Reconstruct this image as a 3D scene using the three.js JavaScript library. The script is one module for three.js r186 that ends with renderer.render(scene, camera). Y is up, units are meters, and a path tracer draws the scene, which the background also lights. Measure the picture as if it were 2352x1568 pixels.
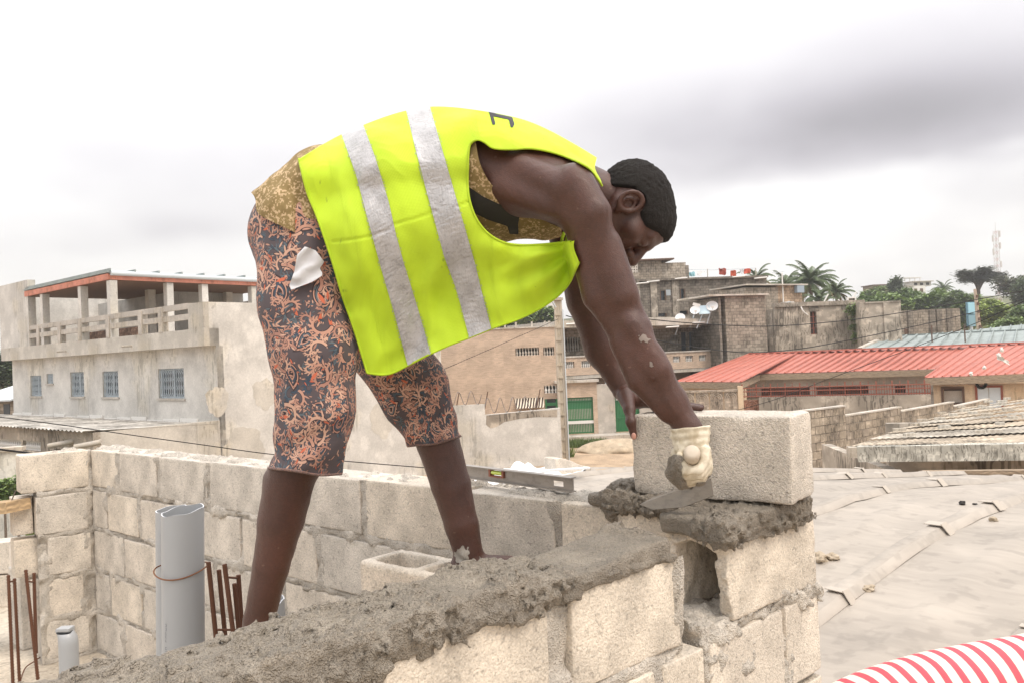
import * as THREE from 'three';
import { mergeGeometries, mergeVertices } from 'three/addons/utils/BufferGeometryUtils.js';

// ---------- camera, sky, sun, exposure ----------
const EYE = 4.6;                                   // the lens stands this high over the street
const scene = new THREE.Scene();
const camera = new THREE.PerspectiveCamera(45.56, 1024 / 682, 0.05, 2000);
camera.rotation.order = 'YXZ';
camera.rotation.set(0.0155, 0, -0.042);
camera.position.set(0, EYE, 0);
camera.updateMatrixWorld(true);
const renderer = new THREE.WebGLRenderer();
renderer.toneMapping = THREE.LinearToneMapping;
renderer.toneMappingExposure = 1.32;
renderer.shadowMap.enabled = true;

const sun = new THREE.DirectionalLight(0xfff0dd, 1.5);
sun.position.set(26, 48, 22).add(new THREE.Vector3(0, EYE, 0));
sun.target.position.set(0, EYE - 0.5, -2);
sun.castShadow = true;
sun.shadow.radius = 34;
sun.shadow.mapSize.set(2048, 2048);
Object.assign(sun.shadow.camera, { left: -60, right: 60, top: 60, bottom: -60, near: 1, far: 200 });
scene.add(sun, sun.target);

// ---------- small tools ----------
function rng(seed) { let a = seed >>> 0; return () => { a = (a + 0x6d2b79f5) >>> 0; let t = Math.imul(a ^ (a >>> 15), 1 | a); t = (t + Math.imul(t ^ (t >>> 7), 61 | t)) ^ t; return ((t ^ (t >>> 14)) >>> 0) / 4294967296; }; }
const clamp = (x, a = 0, b = 1) => Math.min(b, Math.max(a, x)), lerp = (a, b, t) => a + (b - a) * t;
const sstep = (a, b, x) => { const t = clamp((x - a) / (b - a)); return t * t * (3 - 2 * t); };
function hash3(x, y, z) { let h = Math.imul(x, 374761393) ^ Math.imul(y, 668265263) ^ Math.imul(z, 2147483647 - 61); h = Math.imul(h ^ (h >>> 13), 1274126177); return ((h ^ (h >>> 16)) >>> 0) / 4294967296; }
const q5 = (t) => t * t * t * (t * (t * 6 - 15) + 10);
function vn(x, y, z) {                              // value noise, -1..1
  const i = Math.floor(x), j = Math.floor(y), k = Math.floor(z), u = q5(x - i), v = q5(y - j), w = q5(z - k);
  const c = (a, b, d) => hash3(i + a, j + b, k + d);
  return 2 * lerp(lerp(lerp(c(0, 0, 0), c(1, 0, 0), u), lerp(c(0, 1, 0), c(1, 1, 0), u), v), lerp(lerp(c(0, 0, 1), c(1, 0, 1), u), lerp(c(0, 1, 1), c(1, 1, 1), u), v), w) - 1;
}
function fbm(x, y, z, o = 4) { let s = 0, a = 0.5; for (let i = 0; i < o; i++) { s += a * vn(x, y, z); x = x * 2.03 + 7.1; y = y * 2.03 + 3.7; z = z * 2.03 + 5.3; a *= 0.5; } return s; }
function pv(x, y, p, s) {                           // value noise that repeats every p cells, 0..1
  const i = Math.floor(x), j = Math.floor(y), u = q5(x - i), v = q5(y - j), m = (a) => ((a % p) + p) % p;
  return lerp(lerp(hash3(m(i), m(j), s), hash3(m(i + 1), m(j), s), u), lerp(hash3(m(i), m(j + 1), s), hash3(m(i + 1), m(j + 1), s), u), v);
}
function pf(x, y, p, s, o = 4) { let a = 0.5, t = 0, n = 0; for (let i = 0; i < o; i++) { t += a * pv(x * p, y * p, p, s + i); n += a; a *= 0.5; p *= 2; } return t / n; }
const V = (x, y, z) => new THREE.Vector3(x, y, z);
// a point of the place: W(right of the lens, distance ahead, height against the lens)
const W = (x, d, h) => V(x, EYE + h, -d);
// survey: the point that lies at (u, v) of the 2352 x 1568 survey sheet, d metres ahead
const FP = 784 / Math.tan(THREE.MathUtils.degToRad(45.56 / 2));
const ray = (u, v) => V((u - 1176) / FP, -(v - 784) / FP, -1).applyQuaternion(camera.quaternion);
const P = (u, v, d) => ray(u, v).multiplyScalar(d).add(camera.position);
const onH = (u, v, h) => { const r = ray(u, v); return r.multiplyScalar(h / r.y).add(camera.position); };

// ---------- sky ----------
{
  const w = 1024, h = 512, data = new Float32Array(w * h * 4);
  for (let r = 0; r < h; r++) {
    const el = ((r + 0.5) / h - 0.5) * Math.PI, E = THREE.MathUtils.radToDeg(el);
    for (let c = 0; c < w; c++) {
      const az = ((c + 0.5) / w - 0.5) * 2 * Math.PI, x = Math.cos(az) * Math.cos(el), z = Math.sin(az) * Math.cos(el), y = Math.sin(el);
      const A = THREE.MathUtils.radToDeg(Math.atan2(x, -z));
      const k = 1 / (Math.max(y, 0) + 0.22), n1 = fbm(x * k * 1.3 + 4, z * k * 1.3 + 9, 1.5, 5), n2 = fbm(x * k * 3 + 14, z * k * 3 + 1, 4.5, 4);
      const a = A + n2 * 6, e = E + n1 * 2.6;
      const blob = (a0, e0, sa, se) => Math.exp(-(((a - a0) / sa) ** 2) - ((e - e0) / se) ** 2);
      let dark = 0.15 * sstep(-0.25, 0.5, n1) + 0.07 * n2;
      const under = sstep(9.5, 11, e - 0.055 * (a - 20));           // the grey bank has a crisp lower edge
      dark += 0.5 * blob(24, 13.2, 17, 3.4) * under + 0.2 * blob(27, 18, 17, 6) + 0.12 * blob(6, 15.5, 9, 3.5);
      dark += 0.13 * blob(-21.5, 9.6, 3.6, 1.1) + 0.13 * blob(-29, 8, 6, 1.8) + 0.08 * blob(-14, 14.5, 7, 2.2) + 0.07 * blob(-31, 14, 8, 2.4);
      let L = lerp(0.76, 2.2, sstep(-2, 88, E)) + 0.07 * sstep(8, 22, E);
      L += 0.1 * blob(18, 6, 18, 3.6);
      L *= 1 - clamp(dark, -0.05, 0.6);
      const warm = sstep(14, 2, E);
      let col = [L * lerp(1, 1.0, warm), L * lerp(0.992, 0.982, warm), L * lerp(0.995, 0.94, warm)];
      const d = clamp(dark * 2.2); col = [col[0] * (1 - 0.02 * d), col[1] * (1 - 0.045 * d), col[2] * (1 + 0.02 * d)];
      if (E < 0) { const g = sstep(0, -6, E); col = [lerp(col[0], 0.3, g), lerp(col[1], 0.28, g), lerp(col[2], 0.25, g)]; }
      data.set([...col, 1], (r * w + c) * 4);
    }
  }
  const t = new THREE.DataTexture(data, w, h, THREE.RGBAFormat, THREE.FloatType);
  t.mapping = THREE.EquirectangularReflectionMapping; t.magFilter = THREE.LinearFilter; t.minFilter = THREE.LinearFilter; t.wrapS = THREE.RepeatWrapping; t.needsUpdate = true;
  scene.background = t; scene.environment = t;
}

// ---------- textures and materials ----------
const lin = (s) => { s /= 255; return s <= 0.04045 ? s / 12.92 : ((s + 0.055) / 1.055) ** 2.4; };
function dtex(n, fn, srgb = true) {                  // fn(x, y) in 0..1 -> [r, g, b] 0..255
  const data = new Uint8Array(n * n * 4);
  for (let j = 0; j < n; j++) for (let i = 0; i < n; i++) { const c = fn((i + 0.5) / n, (j + 0.5) / n), o = (j * n + i) * 4; data[o] = clamp(c[0], 0, 255); data[o + 1] = clamp(c[1], 0, 255); data[o + 2] = clamp(c[2], 0, 255); data[o + 3] = 255; }
  const t = new THREE.DataTexture(data, n, n); t.wrapS = t.wrapT = THREE.RepeatWrapping; t.magFilter = THREE.LinearFilter; t.minFilter = THREE.LinearMipmapLinearFilter; t.generateMipmaps = true;
  if (srgb) t.colorSpace = THREE.SRGBColorSpace; t.needsUpdate = true; return t;
}
const rep = (t, sx, sy = sx) => { const c = t.clone(); c.repeat.set(1 / sx, 1 / sy); c.needsUpdate = true; return c; };
const gmul = (f) => [f * 255, f * 255, f * 255];
// grains of sand and cement: a grey multiplier around 0.8
const T_GRAIN = dtex(512, (x, y) => { const f = pf(x, y, 128, 3, 2), m = pf(x, y, 5, 11, 4), g = pf(x, y, 30, 17, 3), pit = pf(x, y, 60, 29, 2); return gmul(0.82 + (f - 0.5) * 0.16 + (m - 0.5) * 0.24 + (g - 0.5) * 0.03 - (pit > 0.76 ? 0.1 : 0)); });
const T_GRAINB = dtex(512, (x, y) => { const f = pf(x, y, 128, 3, 2), g = pf(x, y, 64, 17, 3), pit = pf(x, y, 60, 29, 2); return gmul(0.5 + (f - 0.5) * 0.9 + (g - 0.5) * 0.35 - (pit > 0.7 ? 0.3 : 0)); }, false);
// old render: rain streaks, damp patches, worn spots
const T_STAIN = dtex(1024, (x, y) => { const w = pf(x, y, 4, 41, 4) * 0.12, s = pf(x + w * 0.3, y * 0.12 + w, 64, 51, 3), b = pf(x, y, 6, 61, 5), d = pf(x, y, 3, 71, 5), g = pf(x, y, 120, 81, 2);
  let v = 0.86 + (b - 0.5) * 0.22 + (g - 0.5) * 0.08; v -= 0.13 * sstep(0.5, 0.78, s) * sstep(0.4, 0.66, d); v += 0.05 * sstep(0.55, 0.75, pf(x, y, 9, 91, 4)); const t = sstep(0.5, 0.7, d) * 0.025; return [255 * (v + t * 0.4), 255 * v, 255 * (v - t)]; });
const T_GRIME = dtex(1024, (x, y) => { const w = pf(x, y, 5, 141, 4) * 0.1, s = pf(x + w, y * 0.1 + w, 80, 151, 3), b = pf(x, y, 7, 161, 5), d = pf(x, y, 4, 171, 5), c = pf(x, y, 14, 181, 4);
  let v = 0.78 + (b - 0.5) * 0.36; v -= 0.24 * sstep(0.46, 0.74, s) * sstep(0.38, 0.64, d); v += 0.13 * sstep(0.52, 0.7, c) * sstep(0.4, 0.6, b); return [255 * v, 255 * (v - 0.012), 255 * (v - 0.03)]; });
// grimy block masonry, seen too far off to tell blocks apart: 2.4 m square
const T_BLOCKS = dtex(1024, (x, y) => { const r = Math.floor(y * 12), xx = x * 6 + (r % 2) * 0.5, c = Math.floor(xx), fx = xx - c, fy = y * 12 - r, j = Math.min(Math.min(fx, 1 - fx) * 2, Math.min(fy, 1 - fy)), h = hash3(((c % 6) + 6) % 6, r, 5);
  const s = pf(x, y * 0.12, 60, 251, 3), d = pf(x, y, 4, 271, 5), b = pf(x, y, 20, 261, 4);
  let v = 0.78 + (h - 0.5) * 0.16 + (b - 0.5) * 0.25 - 0.22 * sstep(0.5, 0.74, s) * sstep(0.38, 0.62, d); if (j < 0.07) v *= 0.78; return [255 * v, 255 * (v - 0.012), 255 * (v - 0.03)]; });
// ribbed facing tiles: thin courses, whole batches of another tone; 2 m square
const T_TILES = dtex(1024, (x, y) => { const r = Math.floor(y * 36), f = y * 36 - r, h = hash3(Math.floor(x * 10 + (r % 2) * 0.5) % 10, r, 15), b = pf(x, y, 3, 361, 3), p = hash3(Math.floor(x * 4), Math.floor(y * 3), 77);
  const v = (f < 0.3 ? 0.6 : 0.88) + (h - 0.5) * 0.07 + (b - 0.5) * 0.1 + (p - 0.5) * 0.045; return [255 * v, 255 * (v - 0.01), 255 * (v - 0.02)]; });
const T_WOOD = dtex(512, (x, y) => { const r = pf(x * 0.25, y, 40, 401, 3), k = pf(x, y, 4, 411, 3), s = Math.sin((y * 22 + k * 5) * 6.28) * 0.5 + 0.5; return gmul(0.72 + s * 0.12 + (r - 0.5) * 0.3); });
const T_METAL = dtex(512, (x, y) => { const b = pf(x, y, 4, 501, 4), s = pf(x * 0.2, y, 60, 511, 3), d = pf(x, y, 24, 521, 4); return gmul(0.84 + (b - 0.5) * 0.16 + (s - 0.5) * 0.07 - 0.05 * sstep(0.55, 0.75, d)); });
const T_CLOTHB = dtex(512, (x, y) => { const a = pf(x, y, 5, 601, 4), w = (Math.sin(x * 6.28 * 128) + Math.sin(y * 6.28 * 128)) * 0.06, c = Math.abs(pf(x + a * 0.2, y, 7, 611, 3) - 0.5) * 2; return gmul(0.45 + (a - 0.5) * 0.5 + w + c * 0.3); }, false);
function mat(r, g, b, o = {}) {
  const { tile, size = 1, sizeY = size, lift = 1.5, bump, bumpSize, bs = 0.002, rough = 0.9, ...rest } = o;
  const m = new THREE.MeshPhysicalMaterial({ roughness: rough, side: THREE.DoubleSide, ...rest });
  const k = tile ? lift : 1; m.color.setRGB(Math.min(1, r * k), Math.min(1, g * k), Math.min(1, b * k));
  if (tile) m.map = rep(tile, size, sizeY);
  if (bump) { m.bumpMap = rep(bump, bumpSize ?? size); m.bumpScale = bs; }
  return m;
}
const sm = (r, g, b, o) => mat(lin(r), lin(g), lin(b), o);
const M = {
  block: [mat(0.56, 0.5, 0.425), mat(0.53, 0.48, 0.415), mat(0.58, 0.515, 0.43), mat(0.52, 0.475, 0.415)].map((m) => { m.map = rep(T_GRAIN, 0.42); m.color.multiplyScalar(1.62); m.bumpMap = rep(T_GRAINB, 0.36); m.bumpScale = 0.0017; return m; }),
  mortar: mat(0.5, 0.455, 0.395, { tile: T_GRAIN, size: 0.3, bump: T_GRAINB, bs: 0.004 }),
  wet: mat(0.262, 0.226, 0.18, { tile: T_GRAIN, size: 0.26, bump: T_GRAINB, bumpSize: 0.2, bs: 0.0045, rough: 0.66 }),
  slab: mat(0.46, 0.4, 0.32, { tile: T_GRAIN, size: 1.4, bump: T_GRAINB, bs: 0.004 }),
  pvc: mat(0.36, 0.37, 0.38, { rough: 0.38 }), pvcCut: mat(0.6, 0.61, 0.62, { rough: 0.6 }), print: mat(0.16, 0.17, 0.18),
  rust: mat(0.13, 0.055, 0.03, { tile: T_GRAIN, size: 0.1 }), wire: mat(0.22, 0.1, 0.05),
  wood: mat(0.5, 0.35, 0.2, { tile: T_WOOD, size: 0.5, bump: T_WOOD, bs: 0.001 }), nail: mat(0.2, 0.18, 0.17, { metalness: 0.8, rough: 0.5 }),
  alu: mat(0.36, 0.318, 0.27, { tile: T_METAL, size: 1.6, rough: 0.6, metalness: 0.1 }), aluClip: mat(0.44, 0.39, 0.33, { rough: 0.6, metalness: 0.1 }),
  stone: mat(0.46, 0.38, 0.28, { tile: T_GRAIN, size: 0.3 }), dark: mat(0.025, 0.022, 0.02), black: mat(0.012, 0.012, 0.012),
  darkPane: mat(0.06, 0.075, 0.09, { rough: 0.12 }),  // opaque window panes; the dark of the rooms behind is in the colour
};

// ---------- geometry tools ----------
const prep = (g) => { g = g.index ? g.toNonIndexed() : g; for (const k of Object.keys(g.attributes)) if (!['position', 'normal', 'uv'].includes(k)) g.deleteAttribute(k); if (!g.attributes.normal) g.computeVertexNormals(); if (!g.attributes.uv) uvBox(g); return g; };
const merge = (list) => mergeGeometries(list.map(prep));
function uvBox(g, s = 1) {                            // uv in metres on the side each face looks to; needs separate triangles
  const p = g.attributes.position, n = p.count, uv = new Float32Array(n * 2), a = V(), b = V(), c = V();
  for (let i = 0; i < n; i += 3) {
    a.fromBufferAttribute(p, i); b.fromBufferAttribute(p, i + 1); c.fromBufferAttribute(p, i + 2);
    const m = b.clone().sub(a).cross(c.clone().sub(a)), ax = Math.abs(m.x), ay = Math.abs(m.y), az = Math.abs(m.z), k = ay >= ax && ay >= az ? 1 : ax >= az ? 0 : 2;
    [a, b, c].forEach((q, j) => uv.set(k === 1 ? [q.x * s, q.z * s] : k === 0 ? [q.z * s, q.y * s] : [q.x * s, q.y * s], (i + j) * 2));
  }
  g.setAttribute('uv', new THREE.BufferAttribute(uv, 2)); return g;
}
const box = (x0, y0, z0, x1, y1, z1) => { const g = new THREE.BoxGeometry(Math.abs(x1 - x0), Math.abs(y1 - y0), Math.abs(z1 - z0)).toNonIndexed(); g.translate((x0 + x1) / 2, (y0 + y1) / 2, (z0 + z1) / 2); return uvBox(g); };
function bar(a, b, r, n = 6, r2 = r) { const d = b.clone().sub(a), g = new THREE.CylinderGeometry(r2, r, d.length(), n, 1); g.translate(0, d.length() / 2, 0); g.applyQuaternion(new THREE.Quaternion().setFromUnitVectors(V(0, 1, 0), d.normalize())); g.translate(a.x, a.y, a.z); return prep(g); }
const tube = (pts, r, n = 6, seg = pts.length * 6) => prep(new THREE.TubeGeometry(new THREE.CatmullRomCurve3(pts), seg, r, n, false));
function beam(a, b, w, h) { const d = b.clone().sub(a), l = d.length(), g = box(0, -h / 2, -w / 2, l, h / 2, w / 2), x = d.normalize(), z = x.clone().cross(V(0, 1, 0)).normalize(), y = z.clone().cross(x).negate().multiplyScalar(-1); g.applyMatrix4(new THREE.Matrix4().makeBasis(x, y, z).setPosition(a)); return g; }
function poly(pts, depth = 0) { const s = new THREE.Shape(pts.map((p) => new THREE.Vector2(p[0], p[1]))); return uvBox(prep(depth ? new THREE.ExtrudeGeometry(s, { depth, bevelEnabled: false }) : new THREE.ShapeGeometry(s))); }
function quad(a, b, c, d) { const g = new THREE.BufferGeometry(); g.setAttribute('position', new THREE.BufferAttribute(new Float32Array([a, b, c, a, c, d].flatMap((p) => [p.x, p.y, p.z])), 3)); g.computeVertexNormals(); return uvBox(g); }
function surf(f, nu, nv) {                            // grid f(s, t) -> Vector3, with uv from f.uv or metres box
  const p = [], ix = []; for (let j = 0; j <= nv; j++) for (let i = 0; i <= nu; i++) p.push(...f(i / nu, j / nv).toArray());
  for (let j = 0; j < nv; j++) for (let i = 0; i < nu; i++) { const a = j * (nu + 1) + i; ix.push(a, a + 1, a + nu + 2, a, a + nu + 2, a + nu + 1); }
  const g = new THREE.BufferGeometry(); g.setAttribute('position', new THREE.BufferAttribute(new Float32Array(p), 3)); g.setIndex(ix); g.computeVertexNormals(); return g;
}
// surface nets: the surface f = 0 (f < 0 inside) in the box lo..hi, cells of h
function nets(f, lo, hi, h, grad = true) {
  const nx = Math.ceil((hi.x - lo.x) / h) + 1, ny = Math.ceil((hi.y - lo.y) / h) + 1, nz = Math.ceil((hi.z - lo.z) / h) + 1, val = new Float32Array(nx * ny * nz), id = (i, j, k) => (k * ny + j) * nx + i;
  const B = 4, bx = Math.ceil(nx / B), by = Math.ceil(ny / B), bz = Math.ceil(nz / B);
  for (let c = 0; c < bz; c++) for (let b = 0; b < by; b++) for (let a = 0; a < bx; a++) {
    const far = f(lo.x + (a * B + 1.5) * h, lo.y + (b * B + 1.5) * h, lo.z + (c * B + 1.5) * h), skip = Math.abs(far) > h * B * 1.6 + 0.03;
    for (let k = c * B; k < Math.min(nz, c * B + B); k++) for (let j = b * B; j < Math.min(ny, b * B + B); j++) for (let i = a * B; i < Math.min(nx, a * B + B); i++) val[id(i, j, k)] = skip ? far : f(lo.x + i * h, lo.y + j * h, lo.z + k * h);
  }
  const vid = new Int32Array(nx * ny * nz).fill(-1), pos = [], ix = [], co = [[0, 0, 0], [1, 0, 0], [0, 1, 0], [1, 1, 0], [0, 0, 1], [1, 0, 1], [0, 1, 1], [1, 1, 1]], ed = [[0, 1], [2, 3], [4, 5], [6, 7], [0, 2], [1, 3], [4, 6], [5, 7], [0, 4], [1, 5], [2, 6], [3, 7]];
  for (let k = 0; k < nz - 1; k++) for (let j = 0; j < ny - 1; j++) for (let i = 0; i < nx - 1; i++) {
    const v = co.map((o) => val[id(i + o[0], j + o[1], k + o[2])]); let neg = 0; for (const x of v) if (x < 0) neg++;
    if (!neg || neg === 8) continue;
    let x = 0, y = 0, z = 0, n = 0;
    for (const [a, b] of ed) if (v[a] < 0 !== v[b] < 0) { const t = v[a] / (v[a] - v[b]); x += lerp(co[a][0], co[b][0], t); y += lerp(co[a][1], co[b][1], t); z += lerp(co[a][2], co[b][2], t); n++; }
    vid[id(i, j, k)] = pos.length / 3; pos.push(lo.x + (i + x / n) * h, lo.y + (j + y / n) * h, lo.z + (k + z / n) * h);
  }
  const face = (a, b, c, d, flip) => { if (a < 0 || b < 0 || c < 0 || d < 0) return; flip ? ix.push(a, c, b, a, d, c) : ix.push(a, b, c, a, c, d); };
  for (let k = 1; k < nz - 1; k++) for (let j = 1; j < ny - 1; j++) for (let i = 1; i < nx - 1; i++) {
    const o = val[id(i, j, k)] < 0;
    if (o !== val[id(i + 1, j, k)] < 0) face(vid[id(i, j - 1, k - 1)], vid[id(i, j, k - 1)], vid[id(i, j, k)], vid[id(i, j - 1, k)], !o);
    if (o !== val[id(i, j + 1, k)] < 0) face(vid[id(i - 1, j, k - 1)], vid[id(i - 1, j, k)], vid[id(i, j, k)], vid[id(i, j, k - 1)], !o);
    if (o !== val[id(i, j, k + 1)] < 0) face(vid[id(i - 1, j - 1, k)], vid[id(i, j - 1, k)], vid[id(i, j, k)], vid[id(i - 1, j, k)], !o);
  }
  const g = new THREE.BufferGeometry(); g.setAttribute('position', new THREE.BufferAttribute(new Float32Array(pos), 3)); g.setIndex(ix); g.computeVertexNormals(); return g;
}
// keep the part of g where fn(position) > 0, cut cleanly along fn = 0
function cut(g, fn) {
  g = prep(g.attributes.uv ? g : g.clone()); const P0 = g.attributes.position.array, N0 = g.attributes.normal.array, U0 = g.attributes.uv.array, p = [], n = [], u = [], v3 = V();
  for (let t = 0; t < P0.length / 9; t++) {
    const vs = [0, 1, 2].map((k) => { const i = t * 3 + k; v3.fromArray(P0, i * 3); return { f: fn(v3), d: [...P0.slice(i * 3, i * 3 + 3), ...N0.slice(i * 3, i * 3 + 3), ...U0.slice(i * 2, i * 2 + 2)] }; });
    const out = []; for (let k = 0; k < 3; k++) { const a = vs[k], b = vs[(k + 1) % 3]; if (a.f > 0) out.push(a.d); if (a.f > 0 !== b.f > 0) { const s = a.f / (a.f - b.f); out.push(a.d.map((x, i) => lerp(x, b.d[i], s))); } }
    for (let k = 1; k + 1 < out.length; k++) for (const d of [out[0], out[k], out[k + 1]]) { p.push(d[0], d[1], d[2]); n.push(d[3], d[4], d[5]); u.push(d[6], d[7]); }
  }
  const r = new THREE.BufferGeometry(); r.setAttribute('position', new THREE.BufferAttribute(new Float32Array(p), 3)); r.setAttribute('normal', new THREE.BufferAttribute(new Float32Array(n), 3)); r.setAttribute('uv', new THREE.BufferAttribute(new Float32Array(u), 2)); return r;
}
// a cast block x0..x1, y0..y1, z0..z1 with worn arrises and uneven faces
function castBlock(x0, y0, z0, x1, y1, z1, seed, wear = 0.007, step = 0.03) {
  const cx = (x0 + x1) / 2, cy = (y0 + y1) / 2, cz = (z0 + z1) / 2, hx = Math.abs(x1 - x0) / 2, hy = Math.abs(y1 - y0) / 2, hz = Math.abs(z1 - z0) / 2;
  const ticks = (h) => { const e = [0.004, 0.012].filter((t) => t < h * 0.5), n = Math.max(1, Math.round((2 * h - 0.024) / step)), r = [-h, ...e.map((t) => -h + t)]; for (let i = 1; i < n; i++) r.push(lerp(-h + 0.012, h - 0.012, i / n)); return [...r, ...e.map((t) => h - t).reverse(), h]; };
  const X = ticks(hx), Y = ticks(hy), Z = ticks(hz), p = [];
  const put = (a, b, c) => { const s = seed * 7.31, n = 0.5 + 0.9 * fbm(a * 22 + s, b * 22 + s, c * 22, 3), r = wear * clamp(n * 1.5, 0.25, 2.4), k = V(clamp(a, -hx + r, hx - r), clamp(b, -hy + r, hy - r), clamp(c, -hz + r, hz - r)), d = V(a, b, c).sub(k), l = d.length(); if (l > 1e-7) d.multiplyScalar(r / l); const w = 0.0022 * fbm(a * 60 + s, b * 60, c * 60 + s, 3); k.add(d).addScaledVector(d.lengthSq() ? d.clone().normalize() : d, w); p.push(k.x + cx, k.y + cy, k.z + cz); };
  const face = (A, B, f) => { for (let i = 0; i + 1 < A.length; i++) for (let j = 0; j + 1 < B.length; j++) for (const [a, b] of [[i, j], [i + 1, j], [i + 1, j + 1], [i, j], [i + 1, j + 1], [i, j + 1]]) f(A[a], B[b]); };
  face(X, Y, (a, b) => put(a, b, hz)); face(Y, X, (b, a) => put(a, b, -hz)); face(Y, Z, (b, c) => put(hx, b, c)); face(Z, Y, (c, b) => put(-hx, b, c)); face(Z, X, (c, a) => put(a, hy, c)); face(X, Z, (a, c) => put(a, -hy, c));
  let g = new THREE.BufferGeometry(); g.setAttribute('position', new THREE.BufferAttribute(new Float32Array(p), 3)); g = mergeVertices(g, 1e-5); g.computeVertexNormals(); return uvBox(g.toNonIndexed());
}
// ---------- things, parts, setting ----------
const taken = {};
function numbered(n) { const k = (taken[n] = (taken[n] ?? -1) + 1); return k ? n + '_' + String(k).padStart(3, '0') : n; }
function mesh(name, g, m) { const o = new THREE.Mesh(g, m); o.name = name; o.castShadow = o.receiveShadow = true; return o; }
function thing(name, label, category, group, pos, turn = 0) { const o = new THREE.Group(); o.name = numbered(name); if (pos) o.position.copy(pos); o.rotation.y = turn; o.userData = { label, category }; if (group) o.userData.group = group; scene.add(o); o.updateMatrixWorld(true); return o; }
function part(parent, name, g, m, label) { const o = mesh(name, g.attributes.uv ? g : prep(g), m); if (label) o.userData.label = label; parent.add(o); return o; }
function solo(name, g, m, label, category, group) { const o = mesh(numbered(name), prep(g), m); o.userData = { label, category }; if (group) o.userData.group = group; scene.add(o); return o; }
function struct(name, g, m, kind = 'structure') { const o = mesh(numbered(name), prep(g), m); o.userData.kind = kind; scene.add(o); return o; }
function dup(o, label, pos, turn) { const c = o.clone(); c.name = numbered(o.name.replace(/_\d{3}$/, '')); c.userData = { ...o.userData }; if (label) c.userData.label = label; if (pos) c.position.copy(pos); if (turn !== undefined) c.rotation.y = turn; scene.add(c); return c; }
// ---------- the roof top: slab, block walls, mortar ----------
const FLOOR = -1.4, A0 = [-2.13, 4.08], AT = -0.717, B0 = [-0.233, 1.097], BT = 0.742;
{ // our slab, behind it the next roof begins
  const s = new THREE.Shape([[-7, 5.15], [-2.42, 5.15], [-2.3, 4.25], [0.62, 1.95], [1.0, 1.6], [1.0, -4], [-7, -4]].map((p) => new THREE.Vector2(p[0], p[1])));
  const g = new THREE.ExtrudeGeometry(s, { depth: 0.2, bevelEnabled: false }); g.rotateX(-Math.PI / 2); g.translate(0, EYE + FLOOR - 0.2, 0);
  struct('floor', uvBox(prep(g)), M.slab);
}
// a block wall in its own frame: x along it, y up from its foot, z towards the lens; face at z = 0
function blockWall(o, courses, pitch, thick, x0, x1, seed, holes = []) {
  const top = courses.length * pitch, jw = 0.015;
  courses.forEach((cs, k) => { const y1 = top - k * pitch - 0.004, y0 = top - (k + 1) * pitch + 0.017;
    cs.forEach(([a, b, zo = 0, t = thick], i) => { const r = rng(seed * 97 + k * 31 + i); part(o, 'block', castBlock(a, y0 + (r() - 0.5) * 0.006, zo + (r() - 0.5) * 0.007 - t, b, y1 + (r() - 0.5) * 0.006, zo + (r() - 0.5) * 0.007, seed + k * 17 + i * 3, 0.007), M.block[Math.floor(r() * 4)]); }); });
  const inJoint = (x, y) => { // distance to the nearest joint, along x or y
    const k = clamp(Math.floor((top - y) / pitch), 0, courses.length - 1); let d = 1;
    for (let j = 1; j <= courses.length; j++) d = Math.min(d, Math.abs(y - (top - j * pitch + 0.006)));
    for (const [a, b] of courses[k]) { if (x < a) d = Math.min(d, Math.max(0, a - x) + 0.001); if (x > b) { const nx = courses[k].find((c) => c[0] >= b - 1e-6); d = Math.min(d, nx && x < nx[0] ? 0 : 9); } d = Math.min(d, Math.abs(x - a), Math.abs(x - b)); }
    return d;
  };
  const nu = Math.round((x1 - x0) / 0.011), nv = Math.round(top / 0.011);
  const g = surf((s, t) => { const x = lerp(x0, x1, s), y = lerp(0.001, top - 0.006, t), n = fbm(x * 16 + seed, y * 16, seed, 4), d = inJoint(x + 0.01 * vn(x * 30, y * 30, 4), y + 0.01 * vn(x * 30, y * 30, 9));
    const m = sstep(jw + 0.014 + n * 0.022, jw - 0.004 + n * 0.02, d); return V(x, y, lerp(-0.02, -0.001 + n * 0.014 + 0.004 * fbm(x * 70, y * 70, 2, 2), m) + (vn(x * 5, y * 9, seed + 5) < -0.45 ? -0.012 : 0)); }, nu, nv);
  part(o, 'mortar_joint', g, M.mortar);
  const core = box(x0 + 0.004, 0, -thick + 0.012, x1 - 0.004, top - 0.012, -0.03);
  part(o, 'mortar_core', core, M.mortar);
  const crumbs = surf((s, t) => { const x = lerp(x0 + 0.005, x1 - 0.005, s), z = lerp(-thick + 0.01, -0.008, t), n = fbm(x * 14 + seed, z * 14, 8, 4); const e = sstep(0, 0.025, Math.min(x - x0 - 0.005, x1 - 0.005 - x, z + thick - 0.01, -0.008 - z) + 0.004 * vn(x * 40, z * 40, 1)); return V(x, top - 0.03 + e * (0.018 + 0.02 * sstep(-0.22, 0.3, n) + 0.012 * fbm(x * 60, z * 60, 3, 3)), z); }, Math.round((x1 - x0) / 0.01), 14);
  part(o, 'mortar_crumbs', crumbs, M.mortar);
  return { top, inJoint };
}
const AH = FLOOR, ATOP = -0.385, APITCH = (ATOP - AH) / 5;
const wallA = thing('block_wall', 'long wall of pale cement blocks running behind the bricklayer', 'wall', null, W(A0[0], A0[1], AH), AT);
const hitOn = (g, u, v, z = 0) => { const inv = g.matrixWorld.clone().invert(), o = camera.position.clone().applyMatrix4(inv), d = P(u, v, 1).applyMatrix4(inv).sub(o); return o.addScaledVector(d, (z - o.z) / d.z); };
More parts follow.
